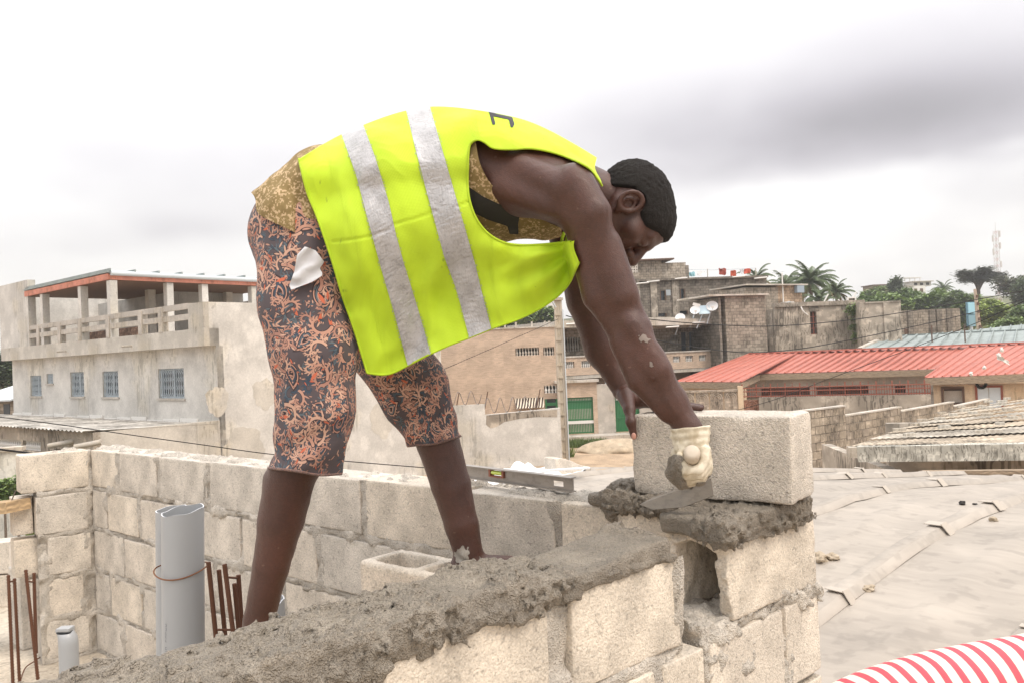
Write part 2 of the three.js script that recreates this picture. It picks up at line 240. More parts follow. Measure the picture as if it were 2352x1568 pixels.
{
  const even = [[272, 1095], [362, 1110], [476, 1125], [632, 1150], [835, 1175], [1062, 1200], [1281, 1210]].map(([u, v]) => hitOn(wallA, u, v).x), END = 3.33;
  const js = [-0.015, ...even, END], odd = [-0.015, 0.16, ...even.slice(0, -1).map((x, i) => (x + even[i + 1]) / 2), even[even.length - 1] + 0.19, END];
  const row = (j) => j.slice(0, -1).map((a, i) => [a + (i ? 0.013 : 0.004), j[i + 1] - (i === j.length - 2 ? 0 : 0.013)]);
  blockWall(wallA, [row(js), row(odd), row(js.map((x, i) => x + (i && i < js.length - 1 ? 0.03 : 0))), row(odd), row(js)], APITCH, 0.15, -0.03, END, 3);
}
const wallC = thing('block_wall', 'short return wall of cement blocks at the far left corner, broken at its end', 'wall', null, W(-2.37, 3.89, AH), 0.668);
blockWall(wallC, [[[-0.005, 0.29]], [[0.055, 0.28], [-0.035, 0.05, -0.06, 0.11]], [[0.1, 0.29], [-0.035, 0.094, -0.06, 0.11]], [[0.1, 0.25], [0.03, 0.09, -0.05, 0.1]], [[0.07, 0.27]]], APITCH, 0.15, 0.06, 0.325, 7);
const BTOP = -0.4, BPITCH = (BTOP - FLOOR) / 5;
const wallB = thing('block_wall', 'nearest cement block wall under the long bed of wet mortar', 'wall', null, W(B0[0], B0[1], FLOOR), BT);
{
  const g = wallB; const low = (o) => [[-1.0, -0.66 + o], [-0.63 + o, -0.24 + o], [-0.21 + o, 0.18 + o], [0.21 + o, 0.58 + o], [0.61 + o, 0.8], [0.83, 1.12], [1.13, 1.285, 0.0, 0.3]];
  blockWall(g, [[[-1.0, -0.47], [-0.43, -0.03], [-0.005, 0.372], [0.43, 0.735]], low(0.06), low(0.2), low(0), low(0.2)], BPITCH, 0.15, -1.0, 0.742, 11);
  // the corner block: hollow, its end broken open
  const y1 = BTOP - FLOOR - 0.002, y0 = y1 - BPITCH + 0.02;
  const f = (x, y, z) => { const n = 0.006 * fbm(x * 40, y * 40, z * 40, 3), q = [Math.abs(x - 1.08) - 0.192, Math.abs(y - (y0 + y1) / 2) - (y1 - y0) / 2 + 0.008, Math.abs(z + 0.075) - 0.067];
    const d = Math.hypot(...q.map((a) => Math.max(a, 0))) + Math.min(0, Math.max(...q)) - 0.008, rag = 0.022 * fbm(x * 9 + 3, y * 26, z * 26, 4);
    const e = 0.895 + 0.02 * sstep(y1 - 0.02, y0 + 0.05, y) + rag; // the broken end face
    const cell = Math.max(Math.abs(x - 0.97) - 0.13, Math.abs(y - y0 - 0.073) - 0.078 - 0.012 * Math.cos((z + 0.08) * 40), Math.abs(z + 0.078) - 0.05), cell2 = Math.max(Math.abs(x - 1.19) - 0.05, Math.abs(y - y0 - 0.06) - 0.08, Math.abs(z + 0.078) - 0.042);
    return Math.max(d + n * 0.5, e - x, -(cell + n), -(cell2)); };
  part(g, 'corner_block', nets(f, V(0.88, y0 - 0.02, -0.17), V(1.3, y1 + 0.02, 0.02), 0.0042), M.block[2], 'hollow corner block with its end broken open');
  // rubble and mortar under it, and the smear down the corner
  const rub = (x, y, z) => { const n = 0.02 * fbm(x * 24, y * 24, z * 24, 4) + 0.006 * vn(x * 90, y * 90, z * 90), q = (cx, cy, cz, a, b, c) => Math.max(Math.abs(x - cx) - a, Math.abs(y - cy) - b, Math.abs(z - cz) - c); return Math.min(q(0.9, y0 - 0.05, -0.082, 0.085, 0.06, 0.07), q(1.125, y0 - 0.11, -0.045, 0.014, 0.12, 0.036), q(1.08, y0 - 0.016, -0.078, 0.24, 0.012, 0.07), q(1.2, y0 - 0.02, -0.07, 0.075, 0.012, 0.07)) - n - 0.004; };
  part(g, 'mortar_lump', nets(rub, V(0.77, y0 - 0.28, -0.2), V(1.38, y0 + 0.04, 0.07), 0.006), M.mortar);
  part(g, 'mortar_core', box(0.75, 0, -0.135, 1.26, y0 - 0.05, -0.02), M.mortar);
}
// wet mortar: rounded slabs with crumbly, half-trowelled skins
const lumps = (x, y, z) => { const sm_ = sstep(-0.1, 0.35, vn(x * 5.5, z * 9, 31) + 0.5 * vn(x * 14, y * 10, 7)), a = lerp(0.24, 0.92, sm_); const r1 = fbm(x * 58, y * 58, z * 58, 2), cr = vn(x * 95, y * 95, z * 95); return a * (0.014 * fbm(x * 24, y * 24, z * 24, 2) + 0.022 * Math.abs(r1) + 0.0075 * sstep(0.0, 0.5, cr) + 0.006 * fbm(x * 170, y * 170, z * 170, 2)) - 0.006 * (1 - a) ; };
const sdb = (x, y, z, cx, cy, cz, a, b, c, r) => { const q = [Math.abs(x - cx) - a + r, Math.abs(y - cy) - b + r, Math.abs(z - cz) - c + r]; return Math.hypot(...q.map((t) => Math.max(t, 0))) + Math.min(0, Math.max(...q)) - r; };
{
  const o = thing('mortar_bed', 'long thick bed of wet brown mortar along the top of the nearest wall', 'mortar', null, W(B0[0], B0[1], BTOP), BT);
  const f = (x, y, z) => { const crest = 0.03 + 0.012 * vn(x * 4, 3, 5) + 0.01 * sstep(0.45, 0.62, x), drape = 0.02 + 0.075 * sstep(0.03, -0.09, x) + 0.03 * sstep(-0.2, -0.6, x) + 0.02 * vn(x * 9, 7, 1) + 0.012 * vn(x * 30, 1, 1);
    const bed = sdb(x, y, z, -0.13, (crest - 0.02) / 2, -0.077, 0.85, (crest + 0.02) / 2, 0.088 - 0.012 * sstep(0, 0.05, y), 0.014);
    const skirt = sdb(x, y, z, -0.13, (0.01 - drape) / 2, 0.0, 0.86, (drape + 0.01) / 2, 0.016, 0.008); return Math.min(bed, skirt) - lumps(x, y, z) + 0.004; };
  part(o, 'mortar', nets(f, V(-1.0, -0.2, -0.2), V(0.77, 0.1, 0.06), 0.0046), M.wet);
}
{
  const o = thing('mortar_bed', 'wet mortar spread on the corner block under the block being laid', 'mortar', null, W(B0[0], B0[1], BTOP), BT);
  const f = (x, y, z) => { const dr = 0.012 + 0.012 * vn(x * 12, 2, 3) + 0.01 * sstep(1.1, 1.25, x); return Math.min(sdb(x, y, z, 1.045, 0.016, -0.064, 0.185, 0.027, 0.09, 0.016), sdb(x, y, z, 1.05, -dr / 2 + 0.01, 0.002, 0.183, dr / 2 + 0.012, 0.018, 0.008)) - lumps(x + 3, y, z) * 0.9 + 0.003; };
  part(o, 'mortar', nets(f, V(0.78, -0.07, -0.2), V(1.36, 0.1, 0.06), 0.0042), M.wet);
}
{
  const o = thing('mortar_heap', 'crumbly heap of wet mortar against the left end of the block being laid', 'mortar', null, W(A0[0], A0[1], ATOP), AT);
  const f = (x, y, z) => { const heap = Math.hypot((x - 3.13) / 1.15, (y - 0.0) / 1.0, (z + 0.075) / 1.2) - 0.062, low = sdb(x, y, z, 3.3, 0.012, -0.066, 0.24, 0.02, 0.085, 0.014); return Math.min(heap, low) - lumps(x, y + 2, z) * 1.15 + 0.002; };
  part(o, 'mortar', nets(f, V(2.98, -0.05, -0.2), V(3.62, 0.12, 0.05), 0.0042), M.wet);
}
// the block being laid
{
  const o = thing('concrete_block', 'cement block being laid on wet mortar at the corner, under his hands', 'block', null, W(0.281, 1.985, -0.352), -0.619);
  part(o, 'block', castBlock(0, 0, -0.165, 0.385, 0.192, 0, 71, 0.009, 0.014), (() => { const m = M.block[1].clone(); m.bumpScale = 0.0032; m.bumpMap = rep(T_GRAINB, 0.26); m.color.multiplyScalar(1.1); return m; })());
}
// hollow blocks: three cells, open on one side
const hollowGeo = (n) => { const L = 0.4, H = 0.195, T = 0.15, w = 0.027, c = (L - w * (n + 1)) / n; return nets((x, y, z) => { let d = sdb(x, y, z, 0, H / 2, 0, L / 2, H / 2, T / 2, 0.006); for (let i = 0; i < n; i++) d = Math.max(d, -sdb(x, y, z, -L / 2 + w + c / 2 + i * (c + w), H / 2 + 0.035, 0, c / 2, H / 2, T / 2 - w, 0.02)); return d + 0.0018 * fbm(x * 60, y * 60, z * 60, 2); }, V(-0.215, -0.02, -0.09), V(0.215, 0.215, 0.09), 0.0055); };
{
  const o = thing('hollow_block', 'hollow cement block lying with its cells up between the bricklayer\'s feet', 'block', null, W(-0.225, 2.06, -0.742), AT);
  part(o, 'block', hollowGeo(2), M.block[2]); o.scale.y = 1.13;
  const e = thing('hollow_block', 'hollow cement block stood on its end behind the rebar at far left', 'block', null, W(-2.5, 4.2, FLOOR + 0.2), 0);
  const g = hollowGeo(3); g.rotateZ(Math.PI / 2); g.rotateY(-0.75); part(e, 'block', g, M.block[3]);
  const s = thing('block_stack', 'two cement blocks stacked at the left edge of the slab', 'blocks', null, P(-62, 1350, 4.9), 0.15);
  part(s, 'block', castBlock(-0.2, 0, -0.15, 0.2, 0.19, 0, 5), M.block[0]); part(s, 'block', castBlock(-0.19, 0.2, -0.15, 0.205, 0.39, 0, 6), M.block[1]); s.position.y = EYE + FLOOR;
}
{ // what he stands on, below the mortar bed
  const plank = (lab, x, d) => { const o = thing('scaffold_plank', lab, 'plank', null, W(x, d, -0.795), 0.1); part(o, 'board', box(d > 2 ? -0.25 : -0.5, 0, -0.12, 0.75, 0.05, 0.12), M.wood); return o; };
  plank('nearer scaffold plank under the bricklayer\'s right foot', -0.3, 1.78); plank('farther scaffold plank under the bricklayer\'s left foot', -0.22, 2.06);
  for (const [x, d, t] of [[-0.42, 1.93, 'left'], [0.12, 1.86, 'right']]) { const o = thing('block_pier', 'pier of stacked blocks under the ' + t + ' end of the scaffold planks', 'blocks', null, W(x, d, FLOOR), 1.67); for (let k = 0; k < 3; k++) part(o, 'block', castBlock(-0.22, k * 0.2016, -0.075, 0.22, k * 0.2016 + 0.2, 0.075, 40 + k, 0.007, 0.06), M.block[k]); }
  const f = thing('concrete_block', 'cement block under the bricklayer\'s left foot', 'block', null, W(0.04, 2.09, -0.744), 0); part(f, 'block', castBlock(-0.2, 0, -0.07, 0.2, 0.15, 0.08, 91), M.block[1]);
}
// plank across the left end of the wall, with a bent nail
{
  const a = P(-130, 1178, 4.02), b = P(42, 1160, 3.86), o = thing('wooden_plank', 'pale wooden plank sticking out left of the block wall end', 'plank');
  part(o, 'board', beam(a, b, 0.13, 0.052), M.wood); const n = P(30, 1150, 3.9); part(o, 'nail', bar(n.clone().add(V(-0.012, -0.004, 0)), n.clone().add(V(0.012, 0.05, 0)), 0.0028, 6), M.nail);
}
// pipes
{
  const pipe = (name, label, u, v, d, r, lean, bite) => { const p = P(u, v, d), o = thing(name, label, 'pipe', null, V(p.x, EYE + FLOOR, p.z)); const h = p.y - (EYE + FLOOR);
    const ring = (rr, t, s) => { const a = t * Math.PI * 2, y = s * h; return V(Math.cos(a) * rr + lean * (h - y), y + (s > 0.999 ? bite * Math.sin(a * 1 + 2.4) + bite * 0.25 * Math.sin(a * 5) : 0), Math.sin(a) * rr); };
    part(o, 'pipe', merge([surf((t, s) => ring(r, t, s), 40, 24), surf((t, s) => ring(r - 0.0035, 1 - t, s), 40, 24)]), M.pvc);
    part(o, 'rim', surf((t, s) => { const q = ring(r, t, 1), k = ring(r - 0.0035, t, 1); return s < 0.5 ? q.add(V(0, 0.0006, 0)) : k.add(V(0, 0.0006, 0)); }, 40, 1), M.pvcCut); return { o, h }; };
  const big = pipe('pvc_pipe', 'wider grey plastic pipe standing in front of its twin, wired to it', 419, 1171, 2.38, 0.059, -0.03, 0.008);
  pipe('pvc_pipe', 'narrower grey plastic pipe showing behind the left side of the wired pair', 393, 1168, 2.46, 0.045, -0.03, 0.004);
  // print running up the pipe
  const r = rng(5), gs = []; for (let i = 0; i < 26; i++) { const y = big.h - 0.32 - i * 0.011; if (i % 6 === 5) continue; const k = Math.floor(r() * 3), a = 2.08, q = (da, dy, w, hh) => { const aa = a + da, c = V(Math.cos(aa) * 0.0593 - 0.03 * (big.h - y), y + dy, Math.sin(aa) * 0.0593); const g = new THREE.PlaneGeometry(w, hh); g.rotateY(Math.PI / 2 - aa); g.translate(c.x, c.y, c.z); gs.push(g); };
    q(0, 0, 0.0055, 0.0016); q(0, 0.006, 0.0055, k ? 0.0016 : 0.0008); q(k < 2 ? 0.045 : -0.045, 0.003, 0.0014, 0.006); }
  part(big.o, 'lettering', merge(gs), M.print);
  const w = thing('tie_wire', 'rusty wire tied round the pair of grey pipes', 'wire'); const c = V(big.o.position.x - 0.013, P(419, 1307, 2.38).y, big.o.position.z - 0.008), pts = []; for (let i = 0; i <= 24; i++) { const a = i / 24 * Math.PI * 2; pts.push(V(c.x + Math.cos(a) * 0.0755, c.y - 0.007 * Math.sin(a) + 0.006 * Math.cos(2 * a), c.z + Math.sin(a) * 0.071)); }
  part(w, 'wire_loop', tube(pts, 0.0022, 5, 60), M.wire);
  // stub with a folded end
  const p = P(155, 1440, 2.95), s = thing('pipe_stub', 'short grey plastic pipe with a folded, capped top standing by the corner', 'pipe', null, V(p.x, EYE + FLOOR, p.z)), h = p.y - EYE - FLOOR, R = 0.033;
  part(s, 'pipe', surf((t, k) => { const a = t * Math.PI * 2, y = k * h, f = sstep(0.9, 1, k); return V(Math.cos(a) * R * (1 - 0.12 * f) - 0.012 * f, Math.min(y, h - 0.012 * f * (1 + Math.sin(a))), Math.sin(a) * R * (1 - 0.35 * f)); }, 32, 26), M.pvc);
  part(s, 'folded_end', castBlock(-0.036, h - 0.012, -0.02, 0.018, h + 0.002, 0.022, 3, 0.006), M.pvc);
  pipe('pvc_pipe', 'bit of grey pipe showing beside his right shin', 628, 1382, 2.3, 0.03, 0.03, 0.01);
}
// starter bars
{
  const cage = (label, bars, d, ties) => { const o = thing('rebar_column', label, 'rebar'); for (const [u0, v0, u1, v1, k = 0] of bars) { const a = P(u0, v0, d + k), b = P(u1, v1, d + k), r = 0.0055, gs = [bar(b, a, r, 7)], n = 40; for (let i = 0; i < n; i++) { const q = b.clone().lerp(a, (i + 0.5) / n), dir = a.clone().sub(b).normalize(); gs.push(bar(q.clone().addScaledVector(dir, -0.0025), q.clone().addScaledVector(dir, 0.0025), r * 1.25, 6)); } part(o, 'bar', merge(gs), M.rust); }
    part(o, 'stirrup', merge(ties.map(([a, b]) => bar(P(a[0], a[1], d + (a[2] ?? 0)), P(b[0], b[1], d + (b[2] ?? 0)), 0.0035, 5))), M.rust); return o; };
  cage('cluster of five rusty starter bars beside the grey pipes', [[478, 1290, 496, 1470], [502, 1308, 517, 1465, 0.08], [515, 1295, 536, 1460], [547, 1320, 556, 1455, 0.07], [538, 1340, 549, 1460, 0.03]], 2.35, [[[496, 1446], [549, 1446, 0.03]], [[515, 1325], [547, 1327, 0.07]]]);
  cage('four rusty starter bars at the far left edge', [[18, 1320, 30, 1600], [32, 1328, 46, 1610, 0.1], [58, 1308, 86, 1560], [77, 1315, 82, 1500, 0.1]], 3.15, [[[58, 1334], [77, 1336, 0.1]], [[18, 1334], [32, 1335, 0.1]]]);
  const w = []; [[44, 1568], [60, 1530], [75, 1520], [92, 1508]].forEach(([u, v]) => w.push(onH(u, v, FLOOR + 0.02))); solo('loose_wire', tube(w, 0.003, 5, 24), M.rust, 'thin loose wire on the slab at the foot of the left rebar', 'wire');
}
// ---------- spirit level and scraps behind the wall ----------
{
  const a = hitOn(wallA, 1090, 1112, -0.1), b = hitOn(wallA, 1318, 1135, -0.045); const o = thing('spirit_level', 'battered aluminium spirit level lying along the top of the long wall', 'spirit level', null, wallA.localToWorld(V(b.x, ATOP - FLOOR + 0.014, b.z)), AT + Math.PI - 0.12);
  o.scale.y = 0.72; const L = 0.62, al = mat(0.34, 0.31, 0.28, { tile: T_METAL, size: 0.4, rough: 0.5, metalness: 0.5 });
  part(o, 'body', merge([box(0, 0, -0.011, L, 0.0045, 0.011), box(0, 0.05, -0.011, L, 0.0545, 0.011), box(0, 0.0045, -0.002, 0.035, 0.05, 0.002), box(0.075, 0.0045, -0.002, 0.27, 0.05, 0.002), box(0.34, 0.0045, -0.002, L, 0.05, 0.002), box(0.035, 0.0045, -0.002, 0.075, 0.015, 0.002), box(0.035, 0.035, -0.002, 0.075, 0.05, 0.002), box(0.27, 0.0045, -0.002, 0.34, 0.02, 0.002)]), al);
  part(o, 'vial_frame', merge([box(0.272, 0.02, -0.008, 0.28, 0.05, 0.008), box(0.33, 0.02, -0.008, 0.338, 0.05, 0.008), box(0.28, 0.02, -0.008, 0.33, 0.024, 0.008)]), mat(0.3, 0.12, 0.08));
  const v = new THREE.CapsuleGeometry(0.009, 0.036, 6, 12); v.rotateZ(Math.PI / 2); v.translate(0.305, 0.037, 0); part(o, 'vial', v, mat(0.62, 0.75, 0.1, { rough: 0.15, clearcoat: 1 }));
}
// ---------- the neighbouring metal roof ----------
const roofG = thing('metal_roof', 'wide pale aluminium sheet roof with raised ribs behind the block walls', 'roof', null, W(2.664, 4.81, -1.0), -0.835);
const roofY = (x, z) => { const n = 0.012 * vn(x * 0.9, z * 0.8, 6); return (z > 0 ? -0.085 * z - 0.012 * z * sstep(0, 2, z) : lerp(0.15, 0.108, sstep(-5, 0, x)) * z) - 0.05 * Math.exp(-((z / 0.5) ** 2)) - 0.16 * sstep(-2.6, -5, x) + n; };
const roofIn = (p) => { const q = roofG.localToWorld(p.clone()), x = q.x, d = -q.z; return Math.min(0.659 * (x - A0[0]) + 0.754 * (d - A0[1]) - 0.2, 60); };   // beyond the long wall
{
  const pitch = 0.77, aluMats = [0, 1, 2].map((k) => { const m = M.alu.clone(); m.color.multiplyScalar([1, 0.96, 1.03][k]); return m; });
  for (let k = -6; k < 6; k++) {
    const x0 = k * pitch, x1 = x0 + pitch, z0 = -4.4 + 0.15 * Math.sin(k * 2.3);
    const soft = (x) => { const q = Math.abs(x - x0 - pitch / 2); return 0.014 * sstep(0.1, 0.03, q); };
    let g = surf((s, t) => { const x = lerp(x0, x1, s), z = lerp(z0, 6, t); return V(x, roofY(x, z) + soft(x) + 0.004 * vn(x * 3, z * 2, k), z); }, 14, 70);
    g = cut(uvBox(prep(g)), roofIn); if (g.attributes.position.count) part(roofG, 'sheet', g, aluMats[(k + 15) % 3]);
    let r = surf((s, t) => { const a = [[-0.068, 0.002], [-0.034, 0.04], [0.034, 0.04], [0.068, 0.002]], i = Math.min(2, Math.floor(s * 3)), f = s * 3 - i, x = x0 + lerp(a[i][0], a[i + 1][0], f), z = lerp(z0 - 0.02, 6, t); return V(x, roofY(x, z) + lerp(a[i][1], a[i + 1][1], f) + 0.003 * vn(z * 3, k, 1), z); }, 3, 70);
    r = cut(uvBox(prep(r)), roofIn); if (r.attributes.position.count) part(roofG, 'rib', r, aluMats[(k + 14) % 3]);
  }
  // clips folded over the ribs
  const clip = merge([box(-0.038, 0.041, -0.03, 0.038, 0.044, 0.03), (() => { const g = box(-0.06, -0.0015, -0.028, 0, 0.0015, 0.028); g.rotateZ(-0.9); g.translate(0.068, 0.0, 0); g.translate(0.003, 0.001, 0); return g; })()]);
  const rr = rng(9); for (let k = -5; k < 6; k++) for (let j = 0; j < 9; j++) { const x = k * pitch, z = 3.6 - j * 1.0 + (rr() - 0.5) * 0.35, p = V(x, roofY(x, z), z); if (roofIn(p) < 0.25 || z < -4.2) continue; const c = part(roofG, 'clip', clip, M.aluClip); c.position.copy(p); c.rotation.set((rr() - 0.5) * 0.2, (rr() - 0.5) * 0.5, (rr() - 0.5) * 0.16); c.scale.setScalar(0.85 + rr() * 0.4); }
}
const roofHit = (u, v) => { const inv = roofG.matrixWorld.clone().invert(), r = ray(u, v); for (let t = 1.5; t < 20; t += 0.004) { const p = r.clone().multiplyScalar(t).add(camera.position), q = p.clone().applyMatrix4(inv); if (q.y < roofY(q.x, q.z)) return p; } return P(u, v, 6); };
const rockGeo = (seed, s, flat = 0.6) => { const g0 = mergeVertices(new THREE.IcosahedronGeometry(1, 4).deleteAttribute('normal').deleteAttribute('uv'), 1e-4), p = g0.attributes.position; for (let i = 0; i < p.count; i++) { const q = V().fromBufferAttribute(p, i), n = 1 + 0.55 * vn(q.x * 1.4 + seed, q.y * 1.4, q.z * 1.4) + 0.2 * vn(q.x * 4, q.y * 4 + seed, q.z * 4) + 0.06 * vn(q.x * 12, q.y * 12, q.z * 12 + seed); q.multiplyScalar(n * s); q.y *= flat; p.setXYZ(i, q.x, q.y, q.z); } g0.computeVertexNormals(); return uvBox(prep(g0)); };
{
  const rock = (u, v, w, seed, label, flat, m = M.stone) => { const p = roofHit(u, v), s = w / FP * p.distanceTo(camera.position) * 0.5; const g = rockGeo(seed, s, flat); const o = solo('stone', g, m, label, 'stone'); o.position.copy(p).y += s * (flat ?? 0.6) * 0.55; o.rotation.y = seed; };
  rock(1887, 1288, 30, 3, 'largest rubble stone on the metal roof, right of the corner pillar', 0.8); rock(1912, 1282, 26, 4.2, 'pale rubble stone touching the right side of the largest stone', 0.5);
  rock(1970, 1329, 24, 5.1, 'small flat stone on the roof, farther of the two below the largest', 0.5); rock(1993, 1354, 30, 6.3, 'small flat stone on the roof, nearer of the two below the largest', 0.4);
  rock(2104, 1252, 22, 7.7, 'thin chip of stone lying just right of the bent rib', 0.3); rock(2120, 1249, 12, 8.8, 'tiny pebble beside the thin stone chip on the roof', 0.7); rock(2283, 1195, 16, 9.2, 'small rounded stone high on the right of the metal roof', 0.6);
  rock(2211, 1158, 13, 10.4, 'dark stone stuck at the kink of the bent roof rib', 0.7, M.dark); rock(2240, 1158, 9, 11.4, 'small dark stone right of the kink in the roof rib', 0.4, M.dark);
  // white sheet, strip, broken block on the roof behind the wall
  const p = roofHit(1200, 1102), o = thing('plastic_sheet', 'crumpled white plastic sheet lying on the roof behind the spirit level', 'sheet', null, p, 0.35);
  part(o, 'sheet', surf((s, t) => V((s - 0.5) * 0.95, 0.05 + 0.05 * vn(s * 5, t * 4, 3) + 0.03 * vn(s * 12, t * 9, 1) + 0.05 * Math.exp(-(((s - 0.62) / 0.1) ** 2)), (t - 0.5) * 0.75), 40, 24), mat(0.8, 0.81, 0.82, { rough: 0.35 }));
  const a = roofHit(1170, 1118), b = roofHit(1355, 1098), st = thing('metal_strip', 'bent white metal strip lying across the white sheet', 'strip'); a.y += 0.06; b.y += 0.09; part(st, 'strip', merge([beam(a, a.clone().lerp(b, 0.5).add(V(0, 0.03, 0)), 0.06, 0.012), beam(a.clone().lerp(b, 0.5).add(V(0, 0.03, 0)), b, 0.06, 0.012)]), mat(0.74, 0.75, 0.76, { rough: 0.35, metalness: 0.2 }));
  const c = roofHit(1305, 1090), k = thing('broken_block', 'wedge of broken cement block lying on the roof behind the long wall', 'block', null, c, 0.5);
  let g = castBlock(-0.19, 0, -0.1, 0.19, 0.15, 0.1, 55, 0.012, 0.02); const q = g.attributes.position; for (let i = 0; i < q.count; i++) { const x = q.getX(i); q.setY(i, q.getY(i) * lerp(1.15, 0.42, sstep(-0.15, 0.19, x))); } g.computeVertexNormals(); part(k, 'block', g, M.block[0]);
  const e = roofHit(1400, 1085); e.y += 0.02; solo('wooden_stick', beam(e.clone().add(V(-0.12, 0, 0)), e.clone().add(V(0.14, 0.01, -0.02)), 0.025, 0.02), mat(0.55, 0.3, 0.06), 'short orange stick lying on the roof left of the laid block', 'stick');
}
// striped cloth bundle
{
  const tx = dtex(256, (x) => { const s = x * 1 % 1, k = sstep(0.02, 0.05, s) * sstep(0.48, 0.45, s); return [lerp(246, 238, k), lerp(240, 92, k), lerp(222, 104, k)]; });
  const m = mat(0.86, 0.86, 0.86, { rough: 0.8, bump: T_CLOTHB, bumpSize: 0.5, bs: 0.003 }); m.map = tx;
  const o = thing('striped_cloth', 'red and white striped cloth bundle lying on the metal roof in the near right corner', 'cloth'); const a = P(1800, 1720, 2.42), b = P(2090, 1622, 2.5), c = P(2370, 1560, 2.5), e = P(2760, 1520, 2.45), curve = new THREE.CatmullRomCurve3([a, b, c, e]);
  const n = 90, mm = 40, fr = curve.computeFrenetFrames(n), pos = [], uv = [], ix = [];
  for (let i = 0; i <= n; i++) { const t = i / n, q = curve.getPointAt(t), R = 0.135 * Math.sqrt(Math.max(0.02, 1 - (2 * t - 1) ** 4)); const T = fr.tangents[i], up = V(0, 1, 0).addScaledVector(T, -T.y).normalize(), sd = T.clone().cross(up); for (let j = 0; j <= mm; j++) { const an = j / mm * Math.PI * 2, w = 1 + 0.05 * vn(i / 9, Math.cos(an) * 2, Math.sin(an) * 2); pos.push(...q.clone().addScaledVector(up, Math.cos(an) * R * w).addScaledVector(sd, Math.sin(an) * R * w).toArray()); uv.push(t * curve.getLength() / 0.05 - 0.35 * Math.sin(an), j / mm); } }
  for (let i = 0; i < n; i++) for (let j = 0; j < mm; j++) { const k = i * (mm + 1) + j; ix.push(k, k + 1, k + mm + 2, k, k + mm + 2, k + mm + 1); }
  const g = new THREE.BufferGeometry(); g.setAttribute('position', new THREE.BufferAttribute(new Float32Array(pos), 3)); g.setAttribute('uv', new THREE.BufferAttribute(new Float32Array(uv), 2)); g.setIndex(ix); g.computeVertexNormals(); part(o, 'cloth', g, m);
}
// ---------- the quarter beyond ----------
scene.fog = new THREE.FogExp2(new THREE.Color(0.86, 0.87, 0.88), 0.0008);
{ // ground: one sheet to the horizon; sand of the street; grass
  const dirt = mat(0.4, 0.29, 0.19, { tile: T_GRAIN, size: 4 });
  const g = new THREE.CircleGeometry(1500, 48); g.rotateX(-Math.PI / 2); struct('ground', uvBox(prep(g)), dirt);
  const st = new THREE.PlaneGeometry(60, 14); st.rotateX(-Math.PI / 2); st.translate(10, 0.004, -36); struct('street', uvBox(prep(st)), mat(0.4, 0.29, 0.19, { tile: T_GRAIN, size: 3 }));
}
const grassM = [mat(0.1, 0.15, 0.03, { transmission: 0.25, rough: 0.9 }), mat(0.15, 0.2, 0.04, { transmission: 0.25, rough: 0.9 })];
function grass(label, pts, n, h, seed, mi = 0) { const r = rng(seed), p = []; for (let i = 0; i < n; i++) { const [cx, cd, rx, rd] = pts[Math.floor(r() * pts.length)], a = r() * 6.28, q = Math.sqrt(r()), x = cx + Math.cos(a) * q * rx, z = -cd + Math.sin(a) * q * rd, t = r() * 6.28, H = h * (0.4 + r() * 0.8), w = 0.012 + h * 0.05, lx = (r() - 0.5) * H, lz = (r() - 0.5) * H; p.push(x - Math.cos(t) * w, 0, z - Math.sin(t) * w, x + Math.cos(t) * w, 0, z + Math.sin(t) * w, x + lx, H, z + lz); }
  const g = new THREE.BufferGeometry(); g.setAttribute('position', new THREE.BufferAttribute(new Float32Array(p), 3)); g.computeVertexNormals(); const o = solo('grass', uvBox(g), grassM[mi], label, 'grass'); o.userData.kind = 'stuff'; return o; }
{ const q = (u, v) => { const p = onH(u, v, -EYE); return [p.x, -p.z]; }; const a = q(12, 1230), b = q(10, 1300), c = q(1325, 1024), d = q(1235, 1052), e = q(1395, 1030), f = q(18, 1400);
  grass('green grass in the yard left of the block wall', [[...a, 3.5, 3.5], [...b, 2.5, 2], [a[0] + 2, a[1] - 3, 3, 2], [...f, 2, 1]], 52000, 0.22, 3, 1); grass('weeds along the street in front of the green gates', [[...c, 1.5, 0.7], [c[0] + 1.1, c[1] - 1.5, 0.4, 0.3], [...e, 0.6, 0.3]], 5200, 0.36, 4); grass('weeds at the foot of the plastered yard wall', [[...d, 1.6, 0.25], [d[0] - 1.6, d[1], 0.9, 0.2]], 2600, 0.5, 5, 1); }
{ const p = onH(1428, 1040, -EYE), g = new THREE.SphereGeometry(1, 40, 12, 0, 6.2832, 0, Math.PI / 2), q = g.attributes.position; for (let i = 0; i < q.count; i++) { const x = q.getX(i), y = q.getY(i), z = q.getZ(i), k = 1 + 0.15 * vn(x * 2, y * 2, z * 2); q.setXYZ(i, x * 2.1 * k, Math.pow(Math.max(y, 0), 1.5) * 0.55 * k, z * 1.2 * k); } g.computeVertexNormals(); const o = solo('sand_heap', uvBox(prep(g)), mat(0.44, 0.35, 0.245, { tile: T_GRAIN, size: 1 }), 'heap of building sand in the street before the green gates', 'sand'); o.position.set(p.x, 0, p.z - 1); }
